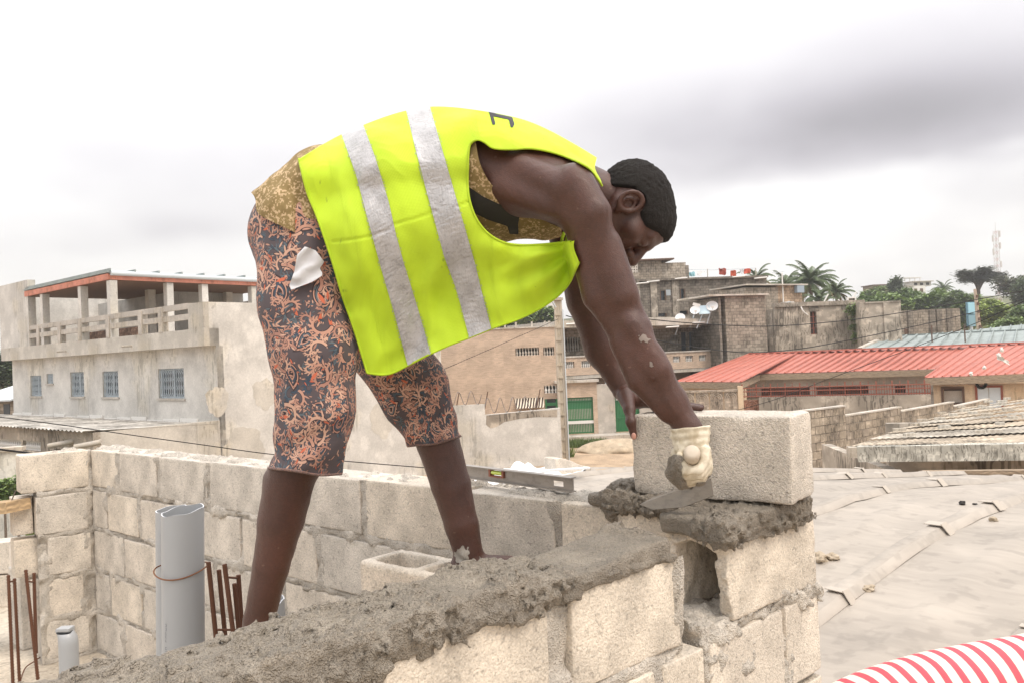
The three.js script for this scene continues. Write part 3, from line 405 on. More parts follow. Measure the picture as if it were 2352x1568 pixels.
// facade frames and pixels read on them
const facade = (name, label, cat, u, v, d, yaw, group) => { const p = P(u, v, d); return thing(name, label, cat, group, V(p.x, 0, p.z), yaw); };
const R4 = (g, u0, v0, u1, v1, z = 0) => { const um = (u0 + u1) / 2, vm = (v0 + v1) / 2; return [hitOn(g, u0, vm, z).x, hitOn(g, um, v1, z).y, hitOn(g, u1, vm, z).x, hitOn(g, um, v0, z).y]; };
function panel(x0, y0, x1, y1, z0, z1, holes = []) { const s = new THREE.Shape([[x0, y0], [x1, y0], [x1, y1], [x0, y1]].map((p) => new THREE.Vector2(...p))); for (const h of holes) s.holes.push(new THREE.Path([[h[0], h[1]], [h[0], h[3]], [h[2], h[3]], [h[2], h[1]]].map((p) => new THREE.Vector2(...p)))); const g = new THREE.ExtrudeGeometry(s, { depth: z1 - z0, bevelEnabled: false }); g.translate(0, 0, z0); return uvBox(prep(g)); }
const balGeo = (() => { const q = [[0.5, 0], [0.5, 0.08], [0.3, 0.12], [0.55, 0.3], [0.5, 0.42], [0.24, 0.6], [0.3, 0.82], [0.5, 0.9], [0.5, 1]].map((a) => new THREE.Vector2(a[0], a[1])); return prep(new THREE.LatheGeometry(q, 10)); })();
function balusters(o, r, z, n, m, wk = 0.62) { const w = (r[2] - r[0]) / n; for (let i = 0; i < n; i++) { const b = part(o, 'baluster', balGeo, m); b.position.set(r[0] + (i + 0.5) * w, r[1], z); b.scale.set(w * wk, r[3] - r[1], w * wk); } }
const C = {
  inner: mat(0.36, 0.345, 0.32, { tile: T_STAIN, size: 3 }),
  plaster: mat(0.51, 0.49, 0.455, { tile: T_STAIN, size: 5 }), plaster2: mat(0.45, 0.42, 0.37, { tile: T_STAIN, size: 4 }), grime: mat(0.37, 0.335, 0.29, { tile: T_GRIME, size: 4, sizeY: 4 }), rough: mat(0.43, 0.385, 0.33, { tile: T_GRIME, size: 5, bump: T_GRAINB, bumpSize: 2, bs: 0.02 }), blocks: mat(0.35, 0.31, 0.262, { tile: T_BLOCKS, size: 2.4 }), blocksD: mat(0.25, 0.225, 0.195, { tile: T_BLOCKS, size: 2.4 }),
  tiles: mat(0.56, 0.44, 0.34, { tile: T_TILES, size: 2, bump: T_TILES, bs: 0.015 }), conc: mat(0.42, 0.385, 0.34, { tile: T_STAIN, size: 3 }), white: mat(0.72, 0.7, 0.66), green: mat(0.045, 0.22, 0.085, { rough: 0.5 }), greenD: mat(0.03, 0.16, 0.06, { rough: 0.5 }), red: mat(0.43, 0.135, 0.095, { rough: 0.55, tile: T_METAL, size: 3 }), fascia: mat(0.46, 0.19, 0.135, { tile: T_STAIN, size: 2 }), brown: mat(0.13, 0.08, 0.055), grille: mat(0.26, 0.09, 0.06), ggrey: mat(0.27, 0.31, 0.3, { tile: T_METAL, size: 3, rough: 0.6 }), steel: mat(0.55, 0.6, 0.63, { rough: 0.5 }), wood: mat(0.35, 0.27, 0.19, { tile: T_WOOD, size: 1 }), cream: mat(0.55, 0.43, 0.3, { tile: T_STAIN, size: 4 }),
};
// --- the house with the roofed terrace, left
{
  const h = thing('house', 'plastered house with roofed terrace and concrete railing at the left', 'house', null, V(P(472, 890, 25).x, 0, P(472, 890, 25).z), -0.702), hit = (u, v, z = 0) => hitOn(h, u, v, z), LW = -0.4;
  const hitX = (u, v, x) => { const inv = h.matrixWorld.clone().invert(), o = camera.position.clone().applyMatrix4(inv), d = P(u, v, 1).applyMatrix4(inv).sub(o); return o.addScaledVector(d, (x - o.x) / d.x); };
  const yLedge = hit(467, 794).y, yDeck = hit(431, 757).y, yTop = hit(431, 698).y, xEnd = hit(2, 830).x, xRail0 = hit(66, 780).x, xPar = hit(431, 730).x, xRoof = hit(246, 690).x + 0.12, D = 10.2, xL = hit(28, 870, LW).x;
  const wins = [[69, 862, 94, 909], [106, 858, 121, 880], [161, 854, 192, 910], [235, 852, 271, 911], [363, 846, 422, 914]].map((w) => R4(h, ...w, LW));
  part(h, 'wall', panel(xL, 0, 0, yLedge, LW - 0.22, LW, wins), C.plaster); part(h, 'side_wall', box(-0.2, 0, -D, 0, yLedge, LW - 0.001), C.plaster); part(h, 'side_wall', box(-0.2, yLedge, -D, -0.001, yTop, -0.181), C.plaster);
  part(h, 'wall', box(xL, 0, -D, -0.2, yLedge - 0.05, -D + 0.2), C.plaster); part(h, 'wall', box(xL, 0, -D + 0.2, xL + 0.2, yLedge - 0.05, LW - 0.23), C.plaster);
  part(h, 'terrace_edge', box(xEnd, yLedge, -0.5, -0.001, yDeck, 0), C.plaster2); part(h, 'terrace_floor', box(xEnd, yLedge + 0.05, -D + 0.05, -0.2, yDeck - 0.06, -0.5), C.conc);
  part(h, 'parapet', box(xPar, yDeck, -0.18, -0.002, yTop, -0.004), C.plaster2);
  part(h, 'end_wall', box(xEnd, yDeck, -0.3, xRail0, hit(30, 650).y, 0), C.plaster); part(h, 'end_wall', box(xEnd, yDeck, -D, xEnd + 0.2, hit(30, 650).y - 0.2, -0.3), C.plaster);
  const rh = yTop - yDeck; for (const k of [0.42, 0.84]) part(h, 'rail', box(xRail0, yDeck + rh * k - 0.02, -0.16, xPar, yDeck + rh * k + 0.16, -0.02), C.conc);
  for (const u of [85, 134, 181, 246, 321, 368]) { const x = hit(u, 740).x; part(h, 'post', box(x - 0.13, yDeck, -0.2, x + 0.13, yTop - 0.03, 0.02), C.conc); }
  // roof on posts
  const yR = hit(246, 644).y, zEnd = hitX(586, 660, xRoof).z - 1.5;
  for (const u of [92, 180, 247]) { const x = hit(u, 700).x; part(h, 'column', box(x - 0.13, yDeck, -0.3, x + 0.13, yR, -0.03), C.plaster); }
  for (const u of [386, 466, 579]) { const z = hitX(u, 680, xRoof - 0.2).z; part(h, 'column', box(xRoof - 0.32, yDeck, z - 0.13, xRoof - 0.04, yR, z + 0.13), C.plaster); }
  for (const z of [-3, -6.5]) part(h, 'column', box(xRoof - 3.2, yDeck, z - 0.15, xRoof - 2.9, yR, z + 0.15), C.plaster2);
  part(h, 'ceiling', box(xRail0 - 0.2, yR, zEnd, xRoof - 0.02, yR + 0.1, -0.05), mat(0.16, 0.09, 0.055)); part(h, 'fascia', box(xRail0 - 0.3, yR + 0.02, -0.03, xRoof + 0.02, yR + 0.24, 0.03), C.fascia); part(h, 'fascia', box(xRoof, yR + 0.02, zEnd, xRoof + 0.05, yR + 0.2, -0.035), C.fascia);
  part(h, 'gutter', bar(V(xRoof + 0.1, yR + 0.25, -0.05), V(xRoof + 0.1, yR + 0.25, zEnd), 0.09, 10), C.steel);
  const rs = part(h, 'roof', box(xRail0 - 0.3, yR + 0.27, zEnd, xRoof + 0.1, yR + 0.33, 0.05), C.ggrey); for (let z = 0; z > zEnd; z -= 0.9) part(rs, 'roof_rib', box(xRail0 - 0.3, yR + 0.331, z - 0.05, xRoof + 0.14, yR + 0.42, z), C.ggrey);
  // rooms at the back of the terrace
  const zb = -4.2, dark_doorway_fill = R4(h, 115, 712, 162, 790, zb); dark_doorway_fill[3] = Math.min(dark_doorway_fill[3], yR - 0.25); part(h, 'wall', panel(xEnd + 0.2, yDeck, xRoof - 3.4, yR, zb - 0.2, zb, [[dark_doorway_fill[0], yDeck + 0.02, dark_doorway_fill[2], dark_doorway_fill[3]], [dark_doorway_fill[2] + 0.4, yDeck + 0.02, dark_doorway_fill[2] + 1.3, dark_doorway_fill[3]]]), C.inner); part(h, 'wall', box(xRoof - 3.6, yDeck, zEnd, xRoof - 3.4, yR, zb - 0.21), C.inner);
  for (const x of [dark_doorway_fill[0], dark_doorway_fill[2] + 0.4]) { const f = part(h, 'dark_doorway_fill', box(x, yDeck + 0.02, zb - 0.16, x + (x === dark_doorway_fill[0] ? dark_doorway_fill[2] - dark_doorway_fill[0] : 0.9), dark_doorway_fill[3], zb - 0.1), C.brown); part(f, 'frame', merge([box(x - 0.08, yDeck + 0.02, zb + 0.001, x, dark_doorway_fill[3], zb + 0.05), box(x - 0.08, dark_doorway_fill[3], zb + 0.001, x + (x === dark_doorway_fill[0] ? dark_doorway_fill[2] - dark_doorway_fill[0] : 0.9), dark_doorway_fill[3] + 0.08, zb + 0.05)]), C.grille); }
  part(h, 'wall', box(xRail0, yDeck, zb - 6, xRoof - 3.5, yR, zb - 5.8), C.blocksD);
  part(h, 'stair_wall', box(xRoof - 6.5, yDeck, -1.75, xRoof - 1.2, yDeck + 0.45, -1.55), mat(0.3, 0.2, 0.15, { tile: T_GRIME, size: 1 }));
  // windows: frame, dark pane, folding grille
  const pf_ = mat(0.5, 0.56, 0.6, { rough: 0.5 });
  wins.forEach((w, i) => { const o = part(h, 'window', box(w[0], w[1], LW - 0.2, w[2], w[3], LW - 0.17), M.darkPane); part(o, 'frame', merge([box(w[0], w[1], LW - 0.16, w[0] + 0.05, w[3], LW - 0.1), box(w[2] - 0.05, w[1], LW - 0.16, w[2], w[3], LW - 0.1), box(w[0] + 0.05, w[1], LW - 0.16, w[2] - 0.05, w[1] + 0.05, LW - 0.1), box(w[0] + 0.05, w[3] - 0.05, LW - 0.16, w[2] - 0.05, w[3], LW - 0.1), box((w[0] + w[2]) / 2 - 0.03, w[1] + 0.05, LW - 0.159, (w[0] + w[2]) / 2 + 0.03, w[3] - 0.05, LW - 0.11)]), pf_);
    const gs = [], n = Math.max(4, Math.round((w[2] - w[0]) / 0.14)), st = (w[2] - w[0]) / n, H = w[3] - w[1]; for (let k = 0; k <= n; k++) { const x = w[0] + k * st; gs.push(box(x - 0.007, w[1], LW - 0.07, x + 0.007, w[3], LW - 0.05)); for (const yy of [0.1, 0.36, 0.64, 0.9]) for (const s of [-1, 1]) if (k < n) gs.push(bar(V(x, w[1] + H * yy - s * 0.09, LW - 0.05), V(x + st, w[1] + H * yy + s * 0.09, LW - 0.05), 0.006, 4)); } part(o, 'grille', merge(gs), pf_);
    part(h, 'sill', box(w[0] - 0.08, w[1] - 0.07, LW + 0.002, w[2] + 0.08, w[1] - 0.003, LW + 0.05), C.conc); });
  for (const [u, v] of [[151, 806], [301, 794]]) { const p = hit(u, v); part(h, 'spout', bar(p.clone().add(V(0, 0, -0.02)), p.clone().add(V(0, -0.02, 0.35)), 0.035, 8), C.conc); }
  
  const yF = hit(300, 958, LW).y; for (let i = 0; i < 15; i++) { const x0 = lerp(xL, -0.02, i / 15), x1 = lerp(xL, -0.02, (i + 0.94) / 15); part(h, 'flashing_tile', box(x0, yF - 0.42, LW + 0.003, x1, yF + 0.05 * Math.sin(i * 2.1), LW + 0.05), C.white); }
  for (const [u, v, r] of [[498, 920, 0.38], [607, 902, 0.42], [560, 1035, 0.7], [880, 960, 0.6]]) { const p = hitX(u, v, 0), s = new THREE.CircleGeometry(r, 28), q = s.attributes.position; for (let i = 1; i < q.count; i++) { const k = 1 + 0.2 * vn(i * 0.7, r * 9, 1); q.setXY(i, q.getX(i) * k, q.getY(i) * k * 1.15); } s.rotateY(Math.PI / 2); s.translate(0.006, p.y, p.z); part(h, 'plaster_patch', uvBox(prep(s)), C.plaster2); }
  // annex with a sheet roof in front
  const an = thing('annex', 'low annex with corrugated sheet roof at the foot of the terraced house', 'building', null, h.position.clone(), -0.702), ya = hitOn(an, 300, 980, LW).y, zf = 3.4;
  const yE = hitOn(an, 300, 999, zf).y, xa0 = -19, xa1 = 0.05, rf = part(an, 'roof', surf((s, t) => { const x = lerp(xa0, xa1, s); return V(x, lerp(ya + 0.25, yE + 0.05, t) + 0.022 * Math.sin(x * 22), lerp(LW + 0.06, zf + 0.25, t)); }, 420, 2), mat(0.42, 0.41, 0.39, { tile: T_GRIME, size: 3 }));
  const rr = rng(21); for (let i = 0; i < 16; i++) part(rf, 'roof_scrap', box(0, 0, 0, 0.3 + rr() * 0.3, 0.05, 0.16).rotateY(rr()).translate(lerp(xa0 + 8, xa1 - 0.6, rr()), ya + 0.26 - rr() * 0.1, LW + 0.2 + rr() * 0.6), C.conc);
  const op = R4(an, 52, 1012, 92, 1034, zf), op2 = R4(an, -10, 1008, 48, 1030, zf), dk = R4(an, 126, 1034, 200, 1075, zf);
  part(an, 'wall', panel(xa0, 0, xa1, yE, zf - 0.2, zf, [op, op2, dk]), C.rough); part(an, 'wall', box(xa1 - 0.2, 0, LW, xa1 - 0.01, yE, zf - 0.201), C.plaster2); balusters(an, op, zf - 0.1, 9, C.white); balusters(an, op2, zf - 0.1, 12, C.white); 
  for (const [u, v] of [[160, 1016], [222, 1018]]) { const p = hitOn(an, u, v, zf); part(an, 'spout', bar(p.clone().add(V(0.2, 0.05, -0.03)), p.clone().add(V(-0.22, -0.05, 0.5)), 0.075, 10), C.conc); }
}
// --- behind it at the far left: a small house, a tree; nearer: pale yard wall
{
  const b = facade('shed', 'small brick shed with a pale sheet roof at the left edge', 'building', 0, 930, 42, -0.3), w = R4(b, -60, 922, 34, 960), r = R4(b, -70, 905, 36, 925); part(b, 'wall', box(w[0], 0, -4, w[2], w[3], 0), C.blocks); const rg = box(r[0], 0, -4.2, r[2], 0.08, 0.4); rg.rotateX(0.22); rg.translate(0, w[3] + 0.1, 0); part(b, 'roof', rg, C.steel); const wi = R4(b, 8, 927, 22, 950); part(b, 'window', box(wi[0], wi[1], 0.002, wi[2], wi[3], 0.03), M.darkPane);
  const y = facade('yard_wall', 'pale rendered yard wall at the left edge, below the annex', 'wall', 0, 1060, 17, 0.3), q = R4(y, -140, 1040, 46, 1100); part(y, 'wall', box(q[0] - 6, 0, -0.2, q[2], q[3], 0), mat(0.47, 0.47, 0.44, { tile: T_STAIN, size: 3 })); part(y, 'coping', box(q[0] - 6, q[3], -0.26, q[2] + 0.05, q[3] + 0.08, 0.05), C.conc);
}
// --- yard wall with razor wire
{
  const b = facade('yard_wall', 'tall plastered yard wall with coils of razor wire, behind the bricklayer\'s far leg', 'wall', 1054, 1000, 33, 0.06), p = R4(b, 960, 931, 1115, 1000), q = R4(b, 1115, 946, 1288, 1000), sh = C.plaster;
  part(b, 'wall', panel(p[0], 0, q[0], p[3], -0.2, 0), sh); const s = new THREE.Shape([[q[0], 0], [q[2], 0], [q[2], hitOn(b, 1282, 936).y], [q[0], hitOn(b, 1118, 952).y]].map((a) => new THREE.Vector2(...a))); part(b, 'wall', uvBox(prep(new THREE.ExtrudeGeometry(s, { depth: 0.2, bevelEnabled: false }).translate(0, 0, -0.201))), sh);
  const pt = poly([[1117, 953], [1116, 974], [1126, 983], [1142, 979], [1159, 968], [1194, 961], [1232, 957], [1280, 957], [1280, 940], [1200, 945]].map(([u, v]) => { const t = hitOn(b, u, v); return [t.x, t.y]; })); pt.translate(0, 0, 0.005); part(b, 'plaster_patch', pt, C.rough);
  const coil = (x0, x1, y, r) => { const pts = []; for (let i = 0; i <= (x1 - x0) / 0.045; i++) { const a = i * 0.55; pts.push(V(x0 + i * 0.045, y + r + Math.sin(a) * r, -0.1 + Math.cos(a) * r)); } return tube(pts, 0.015, 4, pts.length * 2); };
  part(b, 'razor_wire', coil(p[0], q[0] - 0.1, p[3], 0.27), C.wireM ?? mat(0.2, 0.18, 0.17)); part(b, 'razor_wire', coil(q[0], q[2] - 0.9, hitOn(b, 1140, 947).y, 0.3), mat(0.2, 0.18, 0.17));
  for (const x of [p[0] + 1.5, q[0] - 0.05, q[0] + 2.1]) part(b, 'wire_post', bar(V(x, p[3] - 0.4, -0.1), V(x + 0.2, p[3] + 0.5, -0.1), 0.025, 6), C.brown);
}
// --- the tile-faced house
{
  const b = facade('tiled_house', 'house faced in ribbed beige tiles, between the bricklayer and the utility pole', 'house', 1284, 800, 43.6, 0), t = R4(b, 930, 758, 1284, 990), op = R4(b, 1184, 798, 1238, 816), op2 = R4(b, 1248, 797, 1273, 816), op3 = R4(b, 1250, 884, 1281, 902), wi = R4(b, 1252, 915, 1281, 938);
  part(b, 'wall', panel(t[0], 0, t[2], t[3], -0.25, 0, [op, op2, op3, wi]), C.tiles); part(b, 'wall', box(t[0], 0, -9, t[2], t[3] - 0.05, -2.2), C.blocksD); part(b, 'wall', box(t[2] - 0.2, 0, -2.2, t[2], t[3] - 0.2, -0.26), C.blocksD); part(b, 'wall', box(t[0], 0, -2.2, t[0] + 0.2, t[3] - 0.2, -0.26), C.blocksD); part(b, 'roof_slab', box(t[0], t[3] - 0.19, -2.2, t[2], t[3] - 0.01, -0.26), C.conc); part(b, 'floor_slab', box(t[0] + 0.2, op[1] - 1.2, -2.2, t[2] - 0.2, op[1] - 1.05, -0.26), C.conc); balusters(b, op, -0.1, 8, C.conc, 0.72); balusters(b, op2, -0.1, 4, C.conc, 0.72); balusters(b, op3, -0.1, 4, C.white, 0.8);
  const w = part(b, 'window', box(wi[0], wi[1], -0.24, wi[2], wi[3], -0.2), M.darkPane); part(w, 'frame', merge([box(wi[0], wi[1], -0.15, wi[0] + 0.1, wi[3], -0.05), box(wi[2] - 0.1, wi[1], -0.15, wi[2], wi[3], -0.05), box(wi[0] + 0.1, (wi[1] + wi[3]) / 2 - 0.1, -0.15, wi[2] - 0.1, (wi[1] + wi[3]) / 2 + 0.05, -0.06)]), C.green);
  part(b, 'coping', box(t[0], t[3], -0.3, t[2], t[3] + 0.07, 0.06), C.conc); for (const u of [1130, 1160, 1185, 1222, 1252, 1262]) { const x = hitOn(b, u, 750).x; part(b, 'post_stub', box(x - 0.05, t[3] + 0.07, -0.2, x + 0.05, t[3] + 0.35, -0.1), C.conc); }
  const a = thing('awning', 'brown and white striped awning on the tiled house wall', 'awning', null, b.position.clone(), 0), r = R4(b, 1184, 914, 1250, 935, 0.5), tx = dtex(128, (x) => { const k = sstep(0.4, 0.5, x) * sstep(0.98, 0.9, x); return [lerp(225, 60, k), lerp(215, 40, k), lerp(195, 36, k)]; }); const m = mat(0.9, 0.9, 0.9); m.map = tx;
  const g = surf((s, k) => V(lerp(r[0], r[2], s), lerp(r[3], r[1], Math.sin(k * 1.57)), lerp(0.02, 0.9, 1 - Math.cos(k * 1.57))), 20, 10), uv = []; for (let j = 0; j <= 10; j++) for (let i = 0; i <= 20; i++) uv.push(i / 20 * 10 + j / 10 * 0.8, j / 10); g.setAttribute('uv', new THREE.BufferAttribute(new Float32Array(uv), 2)); part(a, 'canopy', g, m); part(a, 'arm', bar(V((r[0] + r[2]) / 2, r[1] - 0.3, 0.02), V((r[0] + r[2]) / 2, r[1], 0.85), 0.03, 5), C.brown);
}
// --- utility pole with ladder recesses
{
  const p = P(1289, 880, 34), o = thing('utility_pole', 'concrete utility pole with notched side standing at the tiled house corner', 'pole', null, V(p.x, 0, p.z), 0), H = hitOn(o, 1279, 690).y;
  const pm = mat(0.43, 0.38, 0.31, { tile: T_STAIN, size: 2 }), g = []; for (const s of [-1, 1]) { const q = new THREE.CylinderGeometry(0.06, 0.09, H, 4); q.rotateY(Math.PI / 4); q.translate(s * 0.125, H / 2, 0); g.push(q); } part(o, 'shaft', merge([...g, box(-0.1, 0.2, -0.03, 0.1, H, 0.03)]), pm);
  for (let k = 0; k < 12; k++) part(o, 'rung', box(-0.16, 0.4 + k * 0.52, 0.031, 0.09, 0.5 + k * 0.52, 0.075), pm); part(o, 'cap', box(-0.22, H, -0.12, 0.22, H + 0.1, 0.12), pm);
  part(o, 'lamp_arm', tube([V(-0.1, H - 0.3, 0.1), V(-0.3, H, 0.3), V(-0.9, H + 0.35, 0.6)], 0.04, 6), C.steel); part(o, 'pipe', bar(V(0.2, 0.1, 0.1), V(0.2, H - 0.4, 0.1), 0.025, 6), C.steel);
}
// --- gate house with green gates
{
  const b = facade('gate_wall', 'tile-faced entrance wall with two green metal gates', 'wall', 1292, 940, 43, 0.02), W0 = R4(b, 1285, 876, 1445, 1006), g1 = R4(b, 1299, 912, 1364, 1005), g2 = R4(b, 1414, 904, 1470, 1000);
  part(b, 'wall', panel(W0[0], 0, hitOn(b, 1373, 940).x, W0[3], -0.3, 0, [[g1[0], 0.02, g1[2], g1[3]]]), C.tiles); part(b, 'wall', panel(hitOn(b, 1373, 940).x, 0, W0[2] + 6, W0[3] - 0.15, -0.28, -0.02, [[g2[0], 0.02, g2[2], g2[3]]]), C.conc); part(b, 'coping', box(W0[0] - 0.2, W0[3], -0.5, hitOn(b, 1376, 900).x, W0[3] + 0.13, 0.2), C.conc); part(b, 'step', box(W0[0], 0, 0.01, W0[2] + 3, 0.22, 1.2), C.conc);
  const gate = (r, lab, solid) => { const t = part(b, 'gate', merge([box(r[0], r[1] < 0.3 ? 0.26 : r[1], -0.2, r[0] + 0.07, r[3], -0.13), box(r[2] - 0.07, 0.26, -0.2, r[2], r[3], -0.13), ...[0.26, 0.95, 1.9, r[3] - 0.07].map((y) => box(r[0] + 0.07, y, -0.199, r[2] - 0.07, y + 0.07, -0.131))]), C.greenD, lab); const gs = []; for (let x = r[0] + 0.1; x < r[2] - 0.08; x += 0.085) gs.push(box(x, 0.27, -0.18, x + 0.04, r[3] - 0.01, -0.15)); const bs = part(t, 'bars', merge(gs), C.green); bs.userData.kind = 'stuff'; part(t, 'panel', box(r[0] + 0.07, solid ? 0.3 : 1.55, -0.25, r[2] - 0.07, solid ? r[3] - 0.1 : 2.0, -0.21), solid ? C.green : mat(0.12, 0.33, 0.19, { rough: 0.5 })); };
  gate(g1, 'green barred gate beside the utility pole', false); gate(g2, 'green panelled gate', true); part(b, 'threshold_rail', box(g1[0], 0.78, -0.12, g1[2], 0.93, -0.05), C.white); balusters(b, [g2[0], g2[3] - 0.3, g2[2], g2[3]], -0.12, 5, C.white);
  part(b, 'inner_wall', box(W0[0], 0, -3, W0[2] + 3, W0[3] - 0.6, -2.8), C.conc);
}
// --- the long balcony block
{
  const b = facade('balcony_building', 'unfinished grey building with a long tiled balcony behind the green gates', 'building', 1290, 800, 44.5, 0.56), sl = R4(b, 1284, 746, 1682, 752), yS = (hitOn(b, 1290, 762).y + hitOn(b, 1680, 737).y) / 2, yS1 = (hitOn(b, 1290, 745).y + hitOn(b, 1680, 724).y) / 2, yP = (hitOn(b, 1290, 826).y + hitOn(b, 1680, 800).y) / 2, yP0 = (hitOn(b, 1290, 866).y + hitOn(b, 1675, 838).y) / 2, x0 = hitOn(b, 1282, 800).x, x1 = hitOn(b, 1684, 790).x, zb = -2;
  part(b, 'roof_slab', box(x0, yS, -5.2, x1 + 1, yS1, 0.3), C.conc);
  const at = (u0, u1, z = zb) => [hitOn(b, u0, 800, z).x, hitOn(b, u1, 800, z).x], dY = yP0 + 0.3, holes = [], wY = [yP + 0.35, yP + 1.15];
  const ws = [[1298, 1333], [1541, 1561], [1616, 1641], [1650, 1671]].map(([a, c]) => { const q = at(a, c); return [q[0], wY[0], q[1], wY[1]]; }), ds = [[1343, 1366], [1566, 1581], [1584, 1605]].map(([a, c]) => { const q = at(a, c); return [q[0], dY, q[1], yP + 1.25]; });
  part(b, 'wall', panel(x0, yP0 + 0.2, x1 + 1, yS, zb - 0.2, zb, [...ws, ...ds]), C.blocks); part(b, 'back_wall', box(x0, yP0 + 0.2, zb - 3, x1 + 1, yS - 0.001, zb - 2.8), C.blocks); part(b, 'side_wall', box(x0, yP0 + 0.2, zb - 2.79, x0 + 0.2, yS - 0.001, zb - 0.21), C.blocks); part(b, 'side_wall', box(x1 + 0.8, yP0 + 0.2, zb - 2.79, x1 + 1, yS - 0.001, zb - 0.21), C.blocks); part(b, 'room_floor', box(x0 + 0.2, yP0 + 0.2, zb - 2.79, x1 + 0.8, yP0 + 0.3, zb - 0.21), C.conc); ws.forEach((w) => { balusters(b, w, zb - 0.1, 6, C.conc, 0.6); }); ds.forEach((w, i) => part(b, 'dark_doorway_fill', box(w[0], w[1], zb - 0.25, w[2], w[3], zb - 0.2), i % 2 ? mat(0.07, 0.08, 0.09) : mat(0.12, 0.14, 0.16)));  // dark panels put the shade of open doorways into their colour
  const os = [[1297, 1318], [1334, 1356], [1364, 1384], [1395, 1412], [1545, 1562], [1574, 1591], [1605, 1622], [1642, 1658], [1664, 1679]].map(([a, c]) => { const q = at(a, c, 0); return [q[0], yP0 + 0.42, q[1], yP - 0.22]; });
  part(b, 'balcony', panel(x0, yP0, x1, yP, -0.18, 0, os), C.tiles); os.forEach((o) => balusters(b, o, -0.1, 5, C.white, 0.6)); part(b, 'coping', box(x0, yP, -0.24, x1, yP + 0.08, 0.06), C.conc); part(b, 'balcony_floor', box(x0, yP0 - 0.2, zb - 0.5, x1, yP0 - 0.002, -0.02), C.conc); part(b, 'wall', box(x0, 0, zb - 0.6, x1, yP0 - 0.21, zb - 0.3), C.tiles);
  for (const u of [1352, 1620, 1645]) { const p = hitOn(b, u, 790, zb); part(b, 'hanging_cable', tube([V(p.x, yS - 0.1, zb + 0.05), V(p.x + 0.1, yS - 0.5, zb + 0.1), V(p.x + 0.5, yS - 0.8, zb + 0.05)], 0.018, 4), C.grille); }
  part(b, 'pipe', bar(V(hitOn(b, 1385, 800).x, 0, 0.1), V(hitOn(b, 1385, 800).x, yS - 0.3, 0.1), 0.035, 6), C.steel); for (const [u, v] of [[1300, 745], [1590, 742], [1530, 752]]) { const p = hitOn(b, u, v, 0.3); part(b, 'spout', bar(p, p.clone().add(V(0.9, 0.03, 0.15)), 0.05, 6), C.white); }
  // stair tower at its right end
  const t = facade('stair_tower', 'block stair tower at the right end of the balcony building', 'tower', 1714, 760, 50, 0.3), q = R4(t, 1668, 680, 1761, 810), dk = R4(t, 1652, 684, 1668, 738); part(t, 'wall', box(q[0], 0, -3.5, q[2], q[3], 0), C.blocks); part(t, 'wall', box(dk[0] - 0.05, 0, -3.5, dk[0] + 0.12, dk[3], 0.02), C.blocksD); part(t, 'doorway', box(dk[0] + 0.12, dk[1], -3.4, q[0] - 0.001, dk[3], -3), C.conc); const rg = box(dk[0] - 0.8, 0, -3.7, q[2] + 0.1, 0.1, 0.25); part(t, 'roof', rg.translate(0, q[3] + 0.02, 0), C.conc); const lo = R4(t, 1660, 735, 1690, 806, -0.5); part(t, 'lower_wall', box(lo[0] - 0.3, lo[1], -3.2, q[0] - 0.002, lo[3] - 0.1, -2.9), C.conc);
  // roof deck parapet and dishes
  const pk = facade('roof_parapet', 'low parapet on the roof deck of the balcony building', 'parapet', 1580, 735, 51, 0.5), k = R4(pk, 1484, 728, 1668, 746); part(pk, 'wall', box(k[0] - 4, k[1] - 0.2, -0.2, k[2], k[3], 0), C.conc);
  const dish = (u, v, r, label, d = 49.5) => { const p = P(u, v, d), o = thing('satellite_dish', label, 'dish', 'satellite dishes on the roof deck', p, -0.25), l = []; for (let i = 0; i <= 8; i++) l.push(new THREE.Vector2(r * i / 8, 0.3 * r * (i / 8) ** 2)); const g = new THREE.LatheGeometry(l, 20); g.rotateX(Math.PI / 2 - 0.55); part(o, 'reflector', g, mat(0.7, 0.7, 0.7, { rough: 0.4 })); part(o, 'mast', bar(V(0, -0.05, -0.05), V(-0.35, -1.0, -0.1), 0.035, 6), C.steel); part(o, 'feed_arm', bar(V(0, -r * 0.7, 0.05), V(0.05, -0.05, r * 1.1), 0.02, 5), C.steel); part(o, 'receiver', box(-0.05, -0.1, r * 1.05, 0.13, 0.02, r * 1.2), C.white); };
  dish(1563, 731, 0.3, 'lowest of the white satellite dishes on the roof deck'); dish(1597, 714, 0.3, 'white satellite dish left of the square antenna'); dish(1636, 705, 0.36, 'largest, rightmost of the satellite dishes on the roof deck');
  const sq = P(1618, 712, 49.5), so = thing('antenna', 'pale blue square antenna between two satellite dishes', 'antenna', null, sq, -0.2); part(so, 'panel', box(-0.32, -0.3, -0.03, 0.32, 0.3, 0.03).rotateX(-0.5), mat(0.55, 0.68, 0.74)); part(so, 'mast', bar(V(0, 0, -0.05), V(-0.5, -1.1, 0), 0.03, 6), C.steel); part(so, 'wing', box(-0.75, 0.1, -0.02, -0.3, 0.28, 0.02).rotateZ(-0.3), C.white);
}
